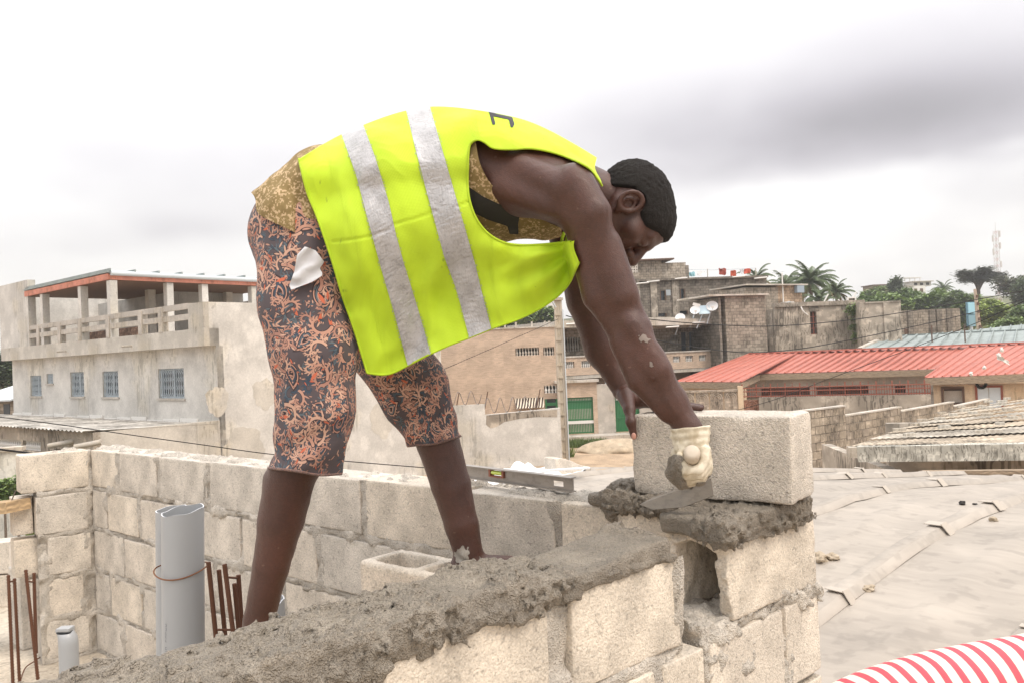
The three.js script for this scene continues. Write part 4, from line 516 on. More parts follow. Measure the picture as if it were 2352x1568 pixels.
// --- grimy upper block building with a washing line
{
  const b = facade('block_building', 'dark weathered block building with a washing line on its roof', 'building', 1600, 700, 62, 0.12), m = R4(b, 1462, 642, 1764, 760), r = (...q) => R4(b, ...q);
  const ws = [[1518, 668, 1528, 690], [1564, 664, 1572, 687], [1512, 720, 1529, 727], [1560, 714, 1579, 723]].map((q) => r(...q)); part(b, 'wall', panel(m[0], 0, m[2], m[3], -0.3, 0, ws), C.blocksD); part(b, 'wall', box(m[0], 0, -9, m[2], m[3] - 0.1, -0.5), C.blocksD);
  ws.forEach((w) => { const o = part(b, 'window', box(w[0], w[1], -0.28, w[2], w[3], -0.25), M.darkPane); part(o, 'frame', merge([box(w[0] - 0.06, w[1], 0.002, w[0], w[3], 0.05), box(w[2], w[1], 0.002, w[2] + 0.06, w[3], 0.05)]), C.brown); });
  const sw = r(1530, 666, 1540, 679); part(b, 'window', box(sw[0], sw[1], 0.003, sw[2], sw[3], 0.05), mat(0.4, 0.44, 0.47)); part(b, 'cornice', box(m[0] - 0.2, m[3], -1, m[2], m[3] + 0.14, 0.35), C.blocksD);
  for (const u of [1502, 1552]) { const q = hitOn(b, u, 690); part(b, 'pilaster', box(q.x - 0.25, 0, 0.003, q.x + 0.25, m[3] - 0.02, 0.12), C.grime); }
  const lc = r(1426, 628, 1468, 745); part(b, 'wall', box(lc[0], 0, -4, lc[2], lc[3], 0.3), C.blocks); const q1 = r(1462, 598, 1522, 646), q2 = r(1522, 602, 1580, 640), q3 = r(1580, 608, 1587, 640), cl = r(1430, 605, 1464, 630);
  part(b, 'roof_room', box(q1[0], m[3] - 0.3, -4, q1[2], q1[3], -0.2), C.blocks); part(b, 'roof_room', box(q2[0], m[3] - 0.3, -2, q2[2], q2[3], -0.4), mat(0.42, 0.38, 0.33, { tile: T_BLOCKS, size: 2.4 })); part(b, 'roof_post', box(q3[0], m[3] - 0.3, -0.8, q3[2], q3[3], -0.4), C.blocksD); part(b, 'roof_sheet', box(cl[0], q1[3] + 0.01, -4, q1[2] + 1, q1[3] + 0.12, 0.3).rotateZ(0.012), C.brown);
  const screen = (o, a, nx, ny, z) => { const w = (a[2] - a[0]) / nx, h = (a[3] - a[1]) / ny, hs = []; for (let i = 0; i < nx; i++) for (let j = 0; j < ny; j++) hs.push([a[0] + (i + 0.25) * w, a[1] + (j + 0.25) * h, a[0] + (i + 0.75) * w, a[1] + (j + 0.75) * h]); part(o, 'screen_block_panel', panel(a[0], a[1], a[2], a[3], z - 0.15, z, hs), C.conc); part(o, 'screen_back', box(a[0] + 0.02, a[1] + 0.02, z - 1.9, a[2] - 0.02, a[3] - 0.02, z - 1.8), C.conc); part(o, 'screen_top', box(a[0], a[3] - 0.1, z - 1.8, a[2], a[3], z - 0.16), C.conc); };
  screen(b, cl, 6, 4, 0.2); screen(b, r(1454, 668, 1467, 692), 3, 5, 0.47);
  for (const [u, v] of [[1462, 652], [1486, 648], [1550, 641], [1682, 637], [1733, 640]]) { const p = hitOn(b, u, v, 0.3); part(b, 'spout', bar(p, p.clone().add(V(0.9, 0.04, 0.3)), 0.06, 6), C.white); }
  // washing line
  const p0 = hitOn(b, 1540, 618, -1), p1 = hitOn(b, 1736, 616, -1), ln = thing('washing_line', 'washing line strung over the dark block building', 'line', null, b.position.clone(), 0.12); part(ln, 'rope', tube([p0, p0.clone().lerp(p1, 0.5).add(V(0, -0.1, 0)), p1], 0.02, 4), C.steel); for (const p of [p0, hitOn(b, 1625, 618, -1), p1]) part(ln, 'post', bar(V(p.x, m[3], p.z), p, 0.04, 5), C.conc);
  const wash = [[1560, 628, 24, 12, 0.2, 0.42, 0.45, 'teal towel'], [1589, 630, 16, 10, 0.3, 0.55, 0.62, 'pale blue cloth'], [1611, 628, 18, 9, 0.72, 0.72, 0.72, 'white cloth'], [1660, 624, 17, 15, 0.3, 0.06, 0.04, 'dark red shirt'], [1685, 628, 14, 14, 0.4, 0.07, 0.03, 'brick red cloth'], [1704, 624, 9, 12, 0.6, 0.6, 0.62, 'narrow white cloth'], [1717, 623, 15, 12, 0.55, 0.1, 0.06, 'bright red shirt']];
  wash.forEach(([u, v, w, h, r_, g_, b_, n], i) => { const a = R4(b, u - w / 2, v - h / 2, u + w / 2, v + h / 2, -0.95), o = thing('laundry', n + ' hanging on the washing line', 'laundry', null, b.position.clone(), 0.12); part(o, 'cloth', surf((s, t) => V(lerp(a[0], a[2], s), lerp(a[3], a[1], t) + 0.05 * vn(s * 4, t * 2, i), -0.95 + 0.08 * vn(s * 5, t * 2, i + 4)), 10, 8), mat(r_, g_, b_)); });
}
// --- tall narrow block house with an air conditioner, rough plaster houses
{
  const b = facade('block_house', 'tall narrow block house with an air conditioner and a white pipe', 'house', 1790, 720, 56, 0.35), a = R4(b, 1714, 660, 1790, 800), c = R4(b, 1789, 656, 1846, 800); part(b, 'wall', box(a[0], 0, -3, a[2], a[3], 0), C.blocks); part(b, 'wall', box(c[0] + 0.002, 0, -4, c[2], c[3], -0.05), mat(0.45, 0.34, 0.25, { tile: T_BLOCKS, size: 2.4 })); part(b, 'roof', box(a[0] - 0.2, Math.max(a[3], c[3]) + 0.01, -4, c[2] + 0.2, Math.max(a[3], c[3]) + 0.1, 0.3).rotateZ(-0.01), C.conc);
  const ac = R4(b, 1806, 693, 1826, 706, 0.5), o = thing('air_conditioner', 'white air conditioner unit on the wall of the tall block house', 'air conditioner', null, b.position.clone(), 0.35); part(o, 'casing', box(ac[0], ac[1], -0.04, ac[2], ac[3], 0.45), C.white); const fan = new THREE.TorusGeometry(0.2, 0.03, 6, 18); fan.translate(ac[0] + 0.3, (ac[1] + ac[3]) / 2, 0.46); part(o, 'fan_ring', fan, C.steel); part(o, 'vent', box(ac[2] - 0.2, ac[1] + 0.06, 0.452, ac[2] - 0.06, ac[3] - 0.06, 0.47), C.brown);
  const p = hitOn(b, 1796, 627, 0.1), q = hitOn(b, 1800, 706, 0.1); part(b, 'white_pipe', bar(V(q.x, q.y, 0.12), V(q.x, p.y, 0.12), 0.045, 6), C.white); part(b, 'aerial', bar(V(q.x - 0.8, p.y, 0.12), V(q.x + 0.2, p.y + 0.1, 0.12), 0.02, 4), C.steel); const tk = R4(b, 1832, 656, 1848, 672, 0.3); part(b, 'tarpaulin', box(tk[0], tk[1], 0.002, tk[2], tk[3], 0.3), mat(0.3, 0.36, 0.42));
  const sc = R4(b, 1762, 770, 1783, 793, 0.05), hs = []; for (let i = 0; i < 4; i++) for (let j = 0; j < 4; j++) hs.push([lerp(sc[0], sc[2], (i + 0.25) / 4), lerp(sc[1], sc[3], (j + 0.25) / 4), lerp(sc[0], sc[2], (i + 0.75) / 4), lerp(sc[1], sc[3], (j + 0.75) / 4)]); part(b, 'screen_block_panel', panel(sc[0], sc[1], sc[2], sc[3], 0.002, 0.12, hs), C.conc);
  const e = facade('plaster_house', 'grey house with flaking plaster, ivy and a small barred window', 'house', 1880, 750, 54, 0.1), w = R4(e, 1782, 703, 1958, 815), wn = R4(e, 1862, 715, 1877, 768), dk = R4(e, 1957, 712, 1978, 815); part(e, 'wall', panel(w[0], 0, w[2], w[3], -0.3, 0, [wn]), C.rough); part(e, 'wall', box(w[0], 0, -6, w[2], w[3] - 0.1, -0.4), C.rough); part(e, 'parapet', box(w[0], w[3], -0.4, dk[2] + 0.3, w[3] + 0.28, 0.15), C.grime); part(e, 'recess', box(dk[0], 0, -1.5, dk[2], w[3] - 0.01, -1.2), C.blocksD);
  const wo = part(e, 'window', box(wn[0], wn[1], -0.28, wn[2], wn[3], -0.25), mat(0.08, 0.05, 0.04)); part(wo, 'grille', merge([0, 0.25, 0.5, 0.75].map((k) => box(wn[0], lerp(wn[1], wn[3], k), -0.15, wn[2], lerp(wn[1], wn[3], k) + 0.04, -0.1)).concat([0.5].map((k) => box(lerp(wn[0], wn[2], k), wn[1], -0.1, lerp(wn[0], wn[2], k) + 0.04, wn[3], -0.06)))), C.grille); const rc = R4(e, 1858, 700, 1882, 716); part(e, 'lintel_recess', box(rc[0], rc[1], 0.003, rc[2], rc[3], 0.02), C.blocksD);
  part(e, 'pipe', tube([hitOn(e, 1840, 705, 0.2), hitOn(e, 1846, 716, 0.3), hitOn(e, 1856, 724, 0.12)], 0.05, 6), C.white);
  for (const [u, v, k] of [[1880, 690, 1], [1940, 690, 1.2]]) { const q0 = hitOn(e, u, v + 12, -1), o2 = thing('aerial', k > 1.1 ? 'slanted roof aerial beside the square box antenna' : 'slanted roof aerial on the flaking plaster house', 'aerial', null, e.localToWorld(q0.clone()), 0.1); part(o2, 'mast', bar(V(0, -0.4, 0), V(0.75 * k, 0.75 * k, 0), 0.05, 5), C.white); part(o2, 'arm', bar(V(0.1, -0.1, 0), V(-0.35 * k, 0.35 * k, 0), 0.04, 5), C.white); }
  const bx = R4(e, 1946, 683, 1966, 699, -0.5), bo = thing('box_antenna', 'square framed box on the plaster house roof', 'antenna', null, e.position.clone(), 0.1); part(bo, 'frame', panel(bx[0], bx[1] - 0.2, bx[2], bx[3], -0.6, -0.4, [[bx[0] + 0.08, bx[1], bx[2] - 0.08, bx[3] - 0.08]]), C.white); part(bo, 'back', box(bx[0] + 0.08, bx[1], -0.58, bx[2] - 0.08, bx[3] - 0.08, -0.55), C.blocks);
  const f = facade('plaster_house', 'pale stained plaster house right of the ivy recess', 'house', 2020, 740, 52, -0.05), v = R4(f, 1977, 696, 2072, 800); part(f, 'wall', box(v[0], 0, -6, v[2], v[3], 0), C.rough); part(f, 'coping', box(v[0], v[3], -0.4, v[2], v[3] + 0.1, 0.06), C.grime); for (const u of [1981, 2036]) { const q2 = hitOn(f, u, 740); part(f, 'pilaster', box(q2.x - 0.15, 0, 0.002, q2.x + 0.15, v[3] - 0.01, 0.1), C.rough); }
  const g = facade('rear_wall', 'low stained block wall in front of the trees at the right', 'wall', 2140, 740, 60, 0.0), z = R4(g, 2068, 711, 2208, 800); part(g, 'wall', box(z[0], 0, -0.3, z[2], z[3], 0), C.blocks); for (const u of [2092, 2142, 2158, 2182]) { const q2 = hitOn(g, u, 740); part(g, 'column', box(q2.x - 0.2, 0, 0.002, q2.x + 0.2, z[3] + 0.02, 0.1), C.blocksD); } const wd = R4(g, 2078, 755, 2098, 772); part(g, 'opening_shade_sheet', box(wd[0], wd[1], 0.003, wd[2], wd[3], 0.02), C.brown);  // flat brown sheet; its colour stands for the shade inside an opening
}
// --- blue panel and its pole
{
  const p = P(2231, 722, 57), o = thing('advertising_panel', 'tall pale blue panel beside the leaning pole at the right', 'panel', null, V(p.x, 0, p.z), 0.1), q = R4(o, 2222, 694, 2241, 750); part(o, 'sheet', box(q[0] + 0.06, q[1] + 0.9, 0.001, q[2] - 0.06, q[3] - 0.05, 0.1), mat(0.33, 0.58, 0.68, { rough: 0.4 })); part(o, 'frame', box(q[0], q[1], -0.1, q[2], q[3], 0), mat(0.16, 0.28, 0.34)); part(o, 'lower_sheet', box(q[0] + 0.06, q[1], 0.001, q[2] - 0.06, q[1] + 0.8, 0.08), mat(0.22, 0.36, 0.42)); part(o, 'post', bar(V((q[0] + q[2]) / 2, 0, -0.05), V((q[0] + q[2]) / 2, q[1], -0.05), 0.1, 8), C.steel);
  const a = P(2250, 760, 55), c = P(2240, 664, 55), u = thing('utility_pole', 'leaning concrete pole in front of the blue panel', 'pole'), dir = c.clone().sub(a), base = a.clone().addScaledVector(dir, -a.y / dir.y); part(u, 'shaft', bar(base, c, 0.28, 4, 0.1), mat(0.45, 0.35, 0.27, { tile: T_STAIN, size: 2 })); for (let k = 0; k < 5; k++) { const t = a.clone().lerp(c, 0.1 + k * 0.18); part(u, 'step_hole_shade', box(t.x - 0.07, t.y - 0.1, t.z + 0.16, t.x + 0.07, t.y + 0.1, t.z + 0.24), C.brown); }  // brown boxes whose dark colour stands for shade in the step holes
}
// --- profiled sheet roofs
function ribRoof(o, A, B, Cc, D, pitch, m, name = 'roof') { // A, B along the ridge; D, C along the eave
  const n = Math.round(A.distanceTo(B) / pitch), up = V(0, 0.07, 0), base = part(o, name, quad(A, B, Cc, D), m), rib = (t) => { const a = A.clone().lerp(B, t), d = D.clone().lerp(Cc, t), w = B.clone().sub(A).normalize(), pts = [a.clone().addScaledVector(w, -0.05), a.clone().addScaledVector(w, -0.022).add(up), a.clone().addScaledVector(w, 0.022).add(up), a.clone().addScaledVector(w, 0.05)], q = pts.map((p) => p.clone().add(d).sub(a)); return merge([0, 1, 2].map((i) => quad(pts[i], pts[i + 1], q[i + 1], q[i])).concat([quad(q[0], q[1], q[2], q[3])])); };
  for (let i = 0; i <= n; i++) part(base, 'rib', rib(clamp(i / n, 0.002, 0.998)), m); return base;
}
const atH = (u, v, d) => P(u, v, d);
{
  const gr = thing('grey_roof', 'grey green profiled sheet roof beyond the red roof', 'roof'); const y = 2.9; ribRoof(gr, P(2038, 772, 56), P(2420, 755, 50), P(2420, 800, 45), P(1978, 800, 47), 0.62, C.ggrey); ribRoof(gr, P(2146, 767, 57), P(2420, 738, 52), P(2420, 766, 49.5), P(2120, 781, 54), 0.62, C.ggrey, 'upper_roof'); part(gr, 'verge', beam(P(2040, 771, 55.9), P(1976, 801, 46.9), 0.25, 0.18), C.conc); part(gr, 'ridge', beam(P(2038, 771, 56), P(2420, 754, 50), 0.3, 0.06), C.ggrey); for (const u of [2142, 2218]) part(gr, 'pole', bar(P(u, 786, 47), P(u - 2, 748, 47), 0.04, 5), C.brown); const w = P(2200, 800, 46); part(gr, 'wall', box(w.x - 6, 0, w.z - 6, w.x + 10, w.y - 1.2, w.z - 2), C.cream);
}
{
  const h = thing('red_roof_house', 'long low house under a red profiled sheet roof, with barred openings', 'house');
  // corners of the roof
  const R0 = P(1722, 813, 49), R1 = P(2420, 787, 43), E0 = P(1745, 858, 43.2), E1 = P(2152, 847, 40.8), G0 = P(1556, 876, 42.5), G1 = P(1702, 877, 39.6), H0 = P(2126, 867, 36), H1 = P(2420, 855, 33.5), Ra = P(1836, 808, 48), Rb = P(2234, 792, 44.5), R2 = P(2560, 780, 41);
  ribRoof(h, Ra, Rb, E1, E0, 0.44, C.red); ribRoof(h, Rb, R2, H1, H0, 0.44, C.red, 'front_roof'); ribRoof(h, R0, Ra, G1, G0, 0.42, C.red, 'porch_roof');
  part(h, 'ridge', beam(R0.clone().add(V(0, 0.04, 0)), R2.clone().add(V(0, 0.04, 0)), 0.4, 0.07), C.red);
  const fas = (a, b, k = 0.3) => part(h, 'fascia', beam(a.clone().add(V(0, -k / 2 - 0.03, 0)), b.clone().add(V(0, -k / 2 - 0.03, 0)), 0.05, k), C.wood); fas(E0, E1); fas(G0, G1); fas(G1, E0); fas(H0, H1); fas(H0, E1.clone());
  const F = (a, b, back) => { const g = new THREE.Group(); const d = b.clone().sub(a); g.name = 'x'; g.position.set(a.x, 0, a.z); g.rotation.y = Math.atan2(-d.z, d.x); g.translateZ(-back); g.updateMatrixWorld(true); return g; };
  const add = (fr, name, g, m) => { g.applyMatrix4(fr.matrixWorld); return part(h, name, g, m); };
  // main wall with barred strip windows
  const fa = F(E0, E1, 0.7), L = E0.distanceTo(E1), ye = E0.y - 0.4, q = (...a) => R4(fa, ...a), o1 = q(1750, 888, 1861, 908), o2 = q(1876, 887, 1996, 908), o3 = q(2056, 885, 2082, 906);
  add(fa, 'wall', panel(-2, 0, L + 1.2, ye + 0.15, -0.25, 0, [o1, o2, o3]), C.conc); add(fa, 'back_wall', box(-2, 0, -5, L + 1.2, ye + 0.6, -4.8), C.conc); add(fa, 'side_wall', box(-2, 0, -4.79, -1.8, ye + 0.14, -0.26), C.conc); add(fa, 'side_wall', box(L + 1, 0, -4.79, L + 1.2, ye + 0.14, -0.26), C.conc); add(fa, 'ceiling', box(-1.79, ye, -4.79, L + 0.99, ye + 0.1, -0.26), C.conc);
  const fp = F(G0, G1, 0.5), Lp = G0.distanceTo(G1); add(fp, 'wall', box(0, 0, -0.25, Lp - 0.2, G0.y - 0.35, 0), C.cream); const fq = F(H0, H1, 0.6), Lq = H0.distanceTo(H1), w1 = R4(fq, 2169, 892, 2212, 955), w2 = R4(fq, 2247, 889, 2300, 935), fr = 0.09;
  add(fq, 'wall', panel(0.25, 0, Lq + 6, H0.y - 0.35, -0.25, 0, [[w1[0], w1[1], w1[2], w1[3]]]), C.cream); add(fq, 'wall', box(0.25, 0, -5, 0.45, H0.y - 0.4, -0.251), C.cream); const wd = add(fq, 'window', box(w1[0], w1[1], -0.3, w1[2], w1[3], -0.26), mat(0.1, 0.065, 0.05)); wd.userData.label = 'brown window with an open upper light';
  add(fq, 'window_frame', merge([box(w1[0] - fr, w1[1], 0.002, w1[0], w1[3] + fr, 0.06), box(w1[2], w1[1], 0.002, w1[2] + fr, w1[3] + fr, 0.06), box(w1[0], w1[3], 0.002, w1[2], w1[3] + fr, 0.06), box(w1[0], w1[3] - 0.75, -0.2, w1[2], w1[3] - 0.65, -0.1)]), C.brown); add(fq, 'window_pane', box(w1[0], w1[3] - 0.62, -0.25, w1[2], w1[3] - 0.1, -0.22), C.conc);
  add(fq, 'shutter', box(w2[0], w2[1], 0.002, (w2[0] + w2[2]) / 2 - 0.02, w2[3], 0.05), C.steel); add(fq, 'shutter', box((w2[0] + w2[2]) / 2, w2[1], 0.002, w2[2], w2[3], 0.052), C.steel); add(fq, 'shutter_frame', merge([box(w2[0] - fr, w2[1], 0.002, w2[0], w2[3], 0.08), box(w2[2], w2[1], 0.002, w2[2] + fr, w2[3], 0.08), box(w2[0] - fr, w2[3], 0.002, w2[2] + fr, w2[3] + fr, 0.08)]), C.grille); const ty = hitOn(fq, 2255, 881, 0.1), tg = new THREE.TorusGeometry(0.17, 0.06, 8, 20); tg.translate(ty.x, ty.y, 0.08); add(fq, 'wall_ring', tg, M.black);
  const dc = q(1752, 866, 1870, 884); for (let k = 0; k < 2; k++) add(fa, 'ledge', box(-1, ye - 0.9 - k * 0.0, 0.002, L, ye - 0.82, 0.1), C.conc);
  // street wall with iron bars, and the arch-pattern panels
  const sw = thing('street_wall', 'stained wall topped with red brown iron bars before the red-roofed house', 'wall'), fs = F(P(1700, 910, 37.5), P(2142, 905, 34.5), 0), a2 = (name, g, m) => { g.applyMatrix4(fs.matrixWorld); return part(sw, name, g, m); }, s0 = R4(fs, 1704, 909, 2140, 950), gy = hitOn(fs, 1920, 885).y; a2('wall', box(hitOn(fs, 1744, 920).x, 0, -0.25, s0[2], s0[3], 0), C.grime);
  const gs0 = hitOn(fs, 1705, 905).x, n = 74; for (let i = 0; i <= n; i++) { const x = lerp(gs0, s0[2], i / n); a2('bar', box(x - (i % 6 ? 0.013 : 0.03), s0[3], -0.14, x + (i % 6 ? 0.013 : 0.03), gy + (i % 3 ? 0 : 0.16), -0.1), C.grille); } for (const k of [0.06, 0.55, 0.9]) a2('rail', box(gs0, lerp(s0[3], gy, k), -0.1, s0[2], lerp(s0[3], gy, k) + 0.045, -0.06), C.grille);
  const pn = thing('panel_wall', 'wall of moulded concrete panels with concentric arches beside the laid block', 'wall'), f3 = F(P(1560, 920, 38.2), P(1704, 920, 37.6), 0), a3 = (name, g, m) => { g.applyMatrix4(f3.matrixWorld); return part(pn, name, g, m); }, arch = (x0, x1, y0, y1, m) => { const out = [box(x0 + 0.03, y0, -0.1, x1 - 0.03, y1, 0)]; const cx = (x0 + x1) / 2, w = (x1 - x0) / 2; for (const k of [0.8, 0.56, 0.32]) { const r = w * k, yc = y1 - w * 0.95; const t = new THREE.TorusGeometry(r, 0.035, 5, 14, Math.PI); t.translate(cx, yc, 0.02); out.push(t, box(cx - r - 0.035, y0 + 0.05, 0.001, cx - r + 0.035, yc, 0.05), box(cx + r - 0.035, y0 + 0.05, 0.001, cx + r + 0.035, yc, 0.05)); } return merge(out); };
  const pm = mat(0.42, 0.36, 0.3, { tile: T_GRIME, size: 1.2 }), pr = mat(0.38, 0.2, 0.14, { tile: T_GRIME, size: 1 }); const y0 = hitOn(f3, 1640, 952).y, y1 = hitOn(f3, 1640, 900).y; for (const [a, b] of [[1530, 1564], [1564, 1597], [1597, 1630], [1630, 1663], [1663, 1696]]) { const x0 = hitOn(f3, a, 920).x, x1 = hitOn(f3, b, 920).x; a3('panel', arch(x0, x1, y0, y1, 0), pm); } a3('base', box(hitOn(f3, 1525, 920).x, 0, -0.2, hitOn(f3, 1700, 920).x, y0, 0.02), C.cream); a3('cap', box(hitOn(f3, 1525, 920).x, y1, -0.2, hitOn(f3, 1700, 920).x, y1 + 0.1, 0.06), pm); a3('pillar', box(hitOn(f3, 1696, 920).x, 0, -0.2, hitOn(f3, 1708, 920).x, y1 + 0.25, 0.1), C.cream); const p5 = [hitOn(f3, 1708, 930).x, hitOn(f3, 1745, 930).x]; a3('panel', arch(p5[0], p5[1], hitOn(f3, 1720, 952).y, hitOn(f3, 1720, 918).y, 0), pr).userData.label = 'red brown panel with concentric arches'; a3('base', box(p5[0], 0, -0.2, p5[1], hitOn(f3, 1720, 952).y, 0.02), C.cream);
}
// --- stepped block wall and the second sheet roof, right
{
  const w = thing('boundary_wall', 'stepped wall of small grey blocks right of the laid block', 'wall'), bm = [0, 1, 2].map((k) => { const m = mat([0.36, 0.33, 0.39][k], [0.31, 0.285, 0.335][k], [0.25, 0.235, 0.27][k], { tile: T_GRIME, size: 1.4 }); return m; }), r = rng(31);
  const segs = [[1800, 1942, 944, 20, 21.5], [1942, 2070, 948, 21.5, 23.5], [2070, 2192, 937, 23.5, 26], [2192, 2274, 928, 26, 28.5]];
  for (const [u0, u1, v, d0, d1] of segs) { const a = P(u0, v, d0), b = P(u1, v - 6, d1), dir = V(b.x - a.x, 0, b.z - a.z), L = dir.length(), g = new THREE.Group(); g.position.set(a.x, 0, a.z); g.rotation.y = Math.atan2(-dir.z, dir.x); g.updateMatrixWorld(true); const top = (a.y + b.y) / 2, put = (n, q, m) => part(w, n, q.applyMatrix4(g.matrixWorld), m); put('mortar_core', box(0, 0, -0.13, L, top - 0.01, -0.012), C.grime); put('coping', box(-0.02, top - 0.008, -0.16, L + 0.02, top + 0.03, 0.02), C.conc); for (let k = 0; k < 7; k++) { const y1 = top - 0.012 - k * 0.21, y0 = y1 - 0.19; for (let x = k % 2 ? -0.21 : 0; x < L - 0.05; x += 0.42) put('block', box(Math.max(0.005, x + 0.01), y0, -0.145, Math.min(L - 0.005, x + 0.41), y1, (r() - 0.5) * 0.008), bm[Math.floor(r() * 3)]); } put('lower_wall', box(0, 0, -0.15, L, top - 0.012 - 7 * 0.21, 0), C.grime); }
  const o = thing('shed_roof', 'weathered sheet roof on a painted concrete beam at the right', 'roof'); const e0 = P(1955, 1024, 13), e1 = P(2480, 1014, 11.6), b0 = P(2215, 935, 21), b1 = P(2620, 875, 20), nS = 9, sm_ = [mat(0.42, 0.36, 0.28, { tile: T_GRIME, size: 3 }), mat(0.4, 0.37, 0.32, { tile: T_GRIME, size: 2.2 }), mat(0.4, 0.345, 0.275, { tile: T_GRIME, size: 2.6 })], rr = rng(8);
  for (let i = 0; i < nS; i++) { const t0 = i / nS, t1 = (i + 1.04) / nS, lift = V(0, 0.004 * (i % 2), 0), A = b0.clone().lerp(e0, t0), B = b1.clone().lerp(e1, t0), D = b0.clone().lerp(e0, t1), E = b1.clone().lerp(e1, t1); const g = surf((s, t) => A.clone().lerp(B, s).lerp(D.clone().lerp(E, s), t).add(lift).add(V(0, 0.006 * Math.sin(s * 200 + t) + 0.012 * vn(s * 6, t + i, 3) + 0.025 * (t - 0.5), 0)), 160, 3); const sh = part(o, 'sheet', g, sm_[i % 3]);
    for (let k = 0; k < 9; k++) { if (rr() < 0.45) continue; const s = clamp((k + rr() * 0.8) / 8.5, 0.01, 0.95), p = A.clone().lerp(B, s).add(lift); part(sh, 'roof_scrap', box(-0.06 - rr() * 0.07, 0.02, -0.035, 0.06 + rr() * 0.07, 0.07, 0.035).rotateY(rr() * 0.6 - 0.3).translate(p.x, p.y + 0.02, p.z), k % 3 ? C.plaster : C.conc); } }
  const be0 = P(1950, 1042, 12.9), be1 = P(2480, 1034, 11.5); part(o, 'beam', beam(be0.clone().add(V(0.15, 0, 0)), be1, 0.2, 0.24), mat(0.5, 0.5, 0.46, { tile: T_GRIME, size: 1.2 })); part(o, 'beam_end', beam(P(1948, 1037, 12.95), P(1985, 1037, 12.9), 0.22, 0.16), C.conc); part(o, 'wall', (() => { const a = P(2078, 1060, 13.2), b = P(1900, 1045, 17.5); return beam(V(a.x, a.y - 1.3, a.z), V(b.x, a.y - 1.3, b.z), 0.2, 2.2); })(), C.grime); part(o, 'back_wall', (() => { const a = P(2040, 1060, 16.8), b = P(2620, 1058, 15.6); return beam(V(a.x, a.y - 0.9, a.z), V(b.x, a.y - 0.9, b.z), 0.2, 3.4); })(), C.grime); part(o, 'ceiling', (() => { const a = P(2078, 1040, 13.4), b = P(2520, 1030, 12.2), c = P(2640, 1010, 15.8), d = P(2050, 1020, 17); return quad(a, b, c, d); })(), C.wood); part(o, 'timber', beam(P(2120, 1085, 11.8), P(2420, 1082, 11.2), 0.12, 0.06), C.wood);
  const cb = thing('cable', 'cable with knotted rags crossing the red roof at the right', 'cable'); const pts = [[1640, 955, 30], [1780, 917, 28], [1890, 875, 27], [1990, 838, 26], [2120, 790, 25], [2260, 735, 24], [2420, 660, 23]].map((a) => P(...a)); part(cb, 'wire', tube(pts, 0.011, 5, 90), M.black);
  for (const [u, v] of [[2302, 803], [2296, 815], [2262, 843], [2232, 857]]) { const p = P(u, v, 24.6), s = rockGeo(u, 0.05, 1.2); s.translate(p.x, p.y, p.z); part(cb, 'rag', s, C.white); } { const p = P(2305, 822, 24.6), s = surf((a, t) => V((a - 0.5) * 0.35, -t * 0.12 - (a - 0.5) * 0.2 + 0.03 * vn(a * 5, t * 4, 2), 0.05 * vn(a * 4, t * 5, 7)), 10, 5); s.translate(p.x, p.y, p.z); part(cb, 'rag', s, C.white); }
}
// --- cables
{
  const cable = (label, pts, r) => { const o = thing('cable', label, 'cable'); part(o, 'wire', tube(pts.map((a) => P(...a)), r, 5, 100), M.black); };
  cable('thin cable sagging from the left edge across the annex and behind his legs', [[-60, 950, 12], [120, 972, 12], [300, 998, 12], [460, 1020, 12], [612, 1041, 12], [780, 1057, 12], [960, 1072, 12], [1130, 1085, 12.5]], 0.007);
  cable('thick dark cable at the left edge above the yard wall', [[-60, 1024, 9], [60, 1039, 9], [200, 1060, 9], [330, 1092, 9]], 0.012);
  cable('upper cable sagging across the grey buildings at the right', [[1330, 705, 33], [1490, 733, 34], [1690, 748, 36], [1800, 748, 38], [1970, 733, 40], [2180, 700, 42], [2420, 655, 44]], 0.022);
  cable('lower cable sagging across the grey buildings at the right', [[1300, 725, 33], [1480, 775, 34], [1690, 808, 36], [1810, 804, 38], [1930, 785, 40], [2208, 725, 44], [2420, 670, 46]], 0.022);
  cable('faint cable over the tiled house wall', [[900, 900, 30], [1060, 830, 31], [1180, 778, 32], [1282, 733, 33.6]], 0.01);
}
// ---------- trees, palms, the hill ----------
const leafM = [[0.13, 0.21, 0.045], [0.17, 0.26, 0.05], [0.08, 0.125, 0.035], [0.28, 0.36, 0.06], [0.11, 0.125, 0.07]].map((c) => mat(...c, { transmission: 0.3, rough: 0.9 }));
const palmM = mat(0.085, 0.125, 0.045, { transmission: 0.2, rough: 0.8 });
const barkM = mat(0.14, 0.11, 0.085, { tile: T_WOOD, size: 0.6 });
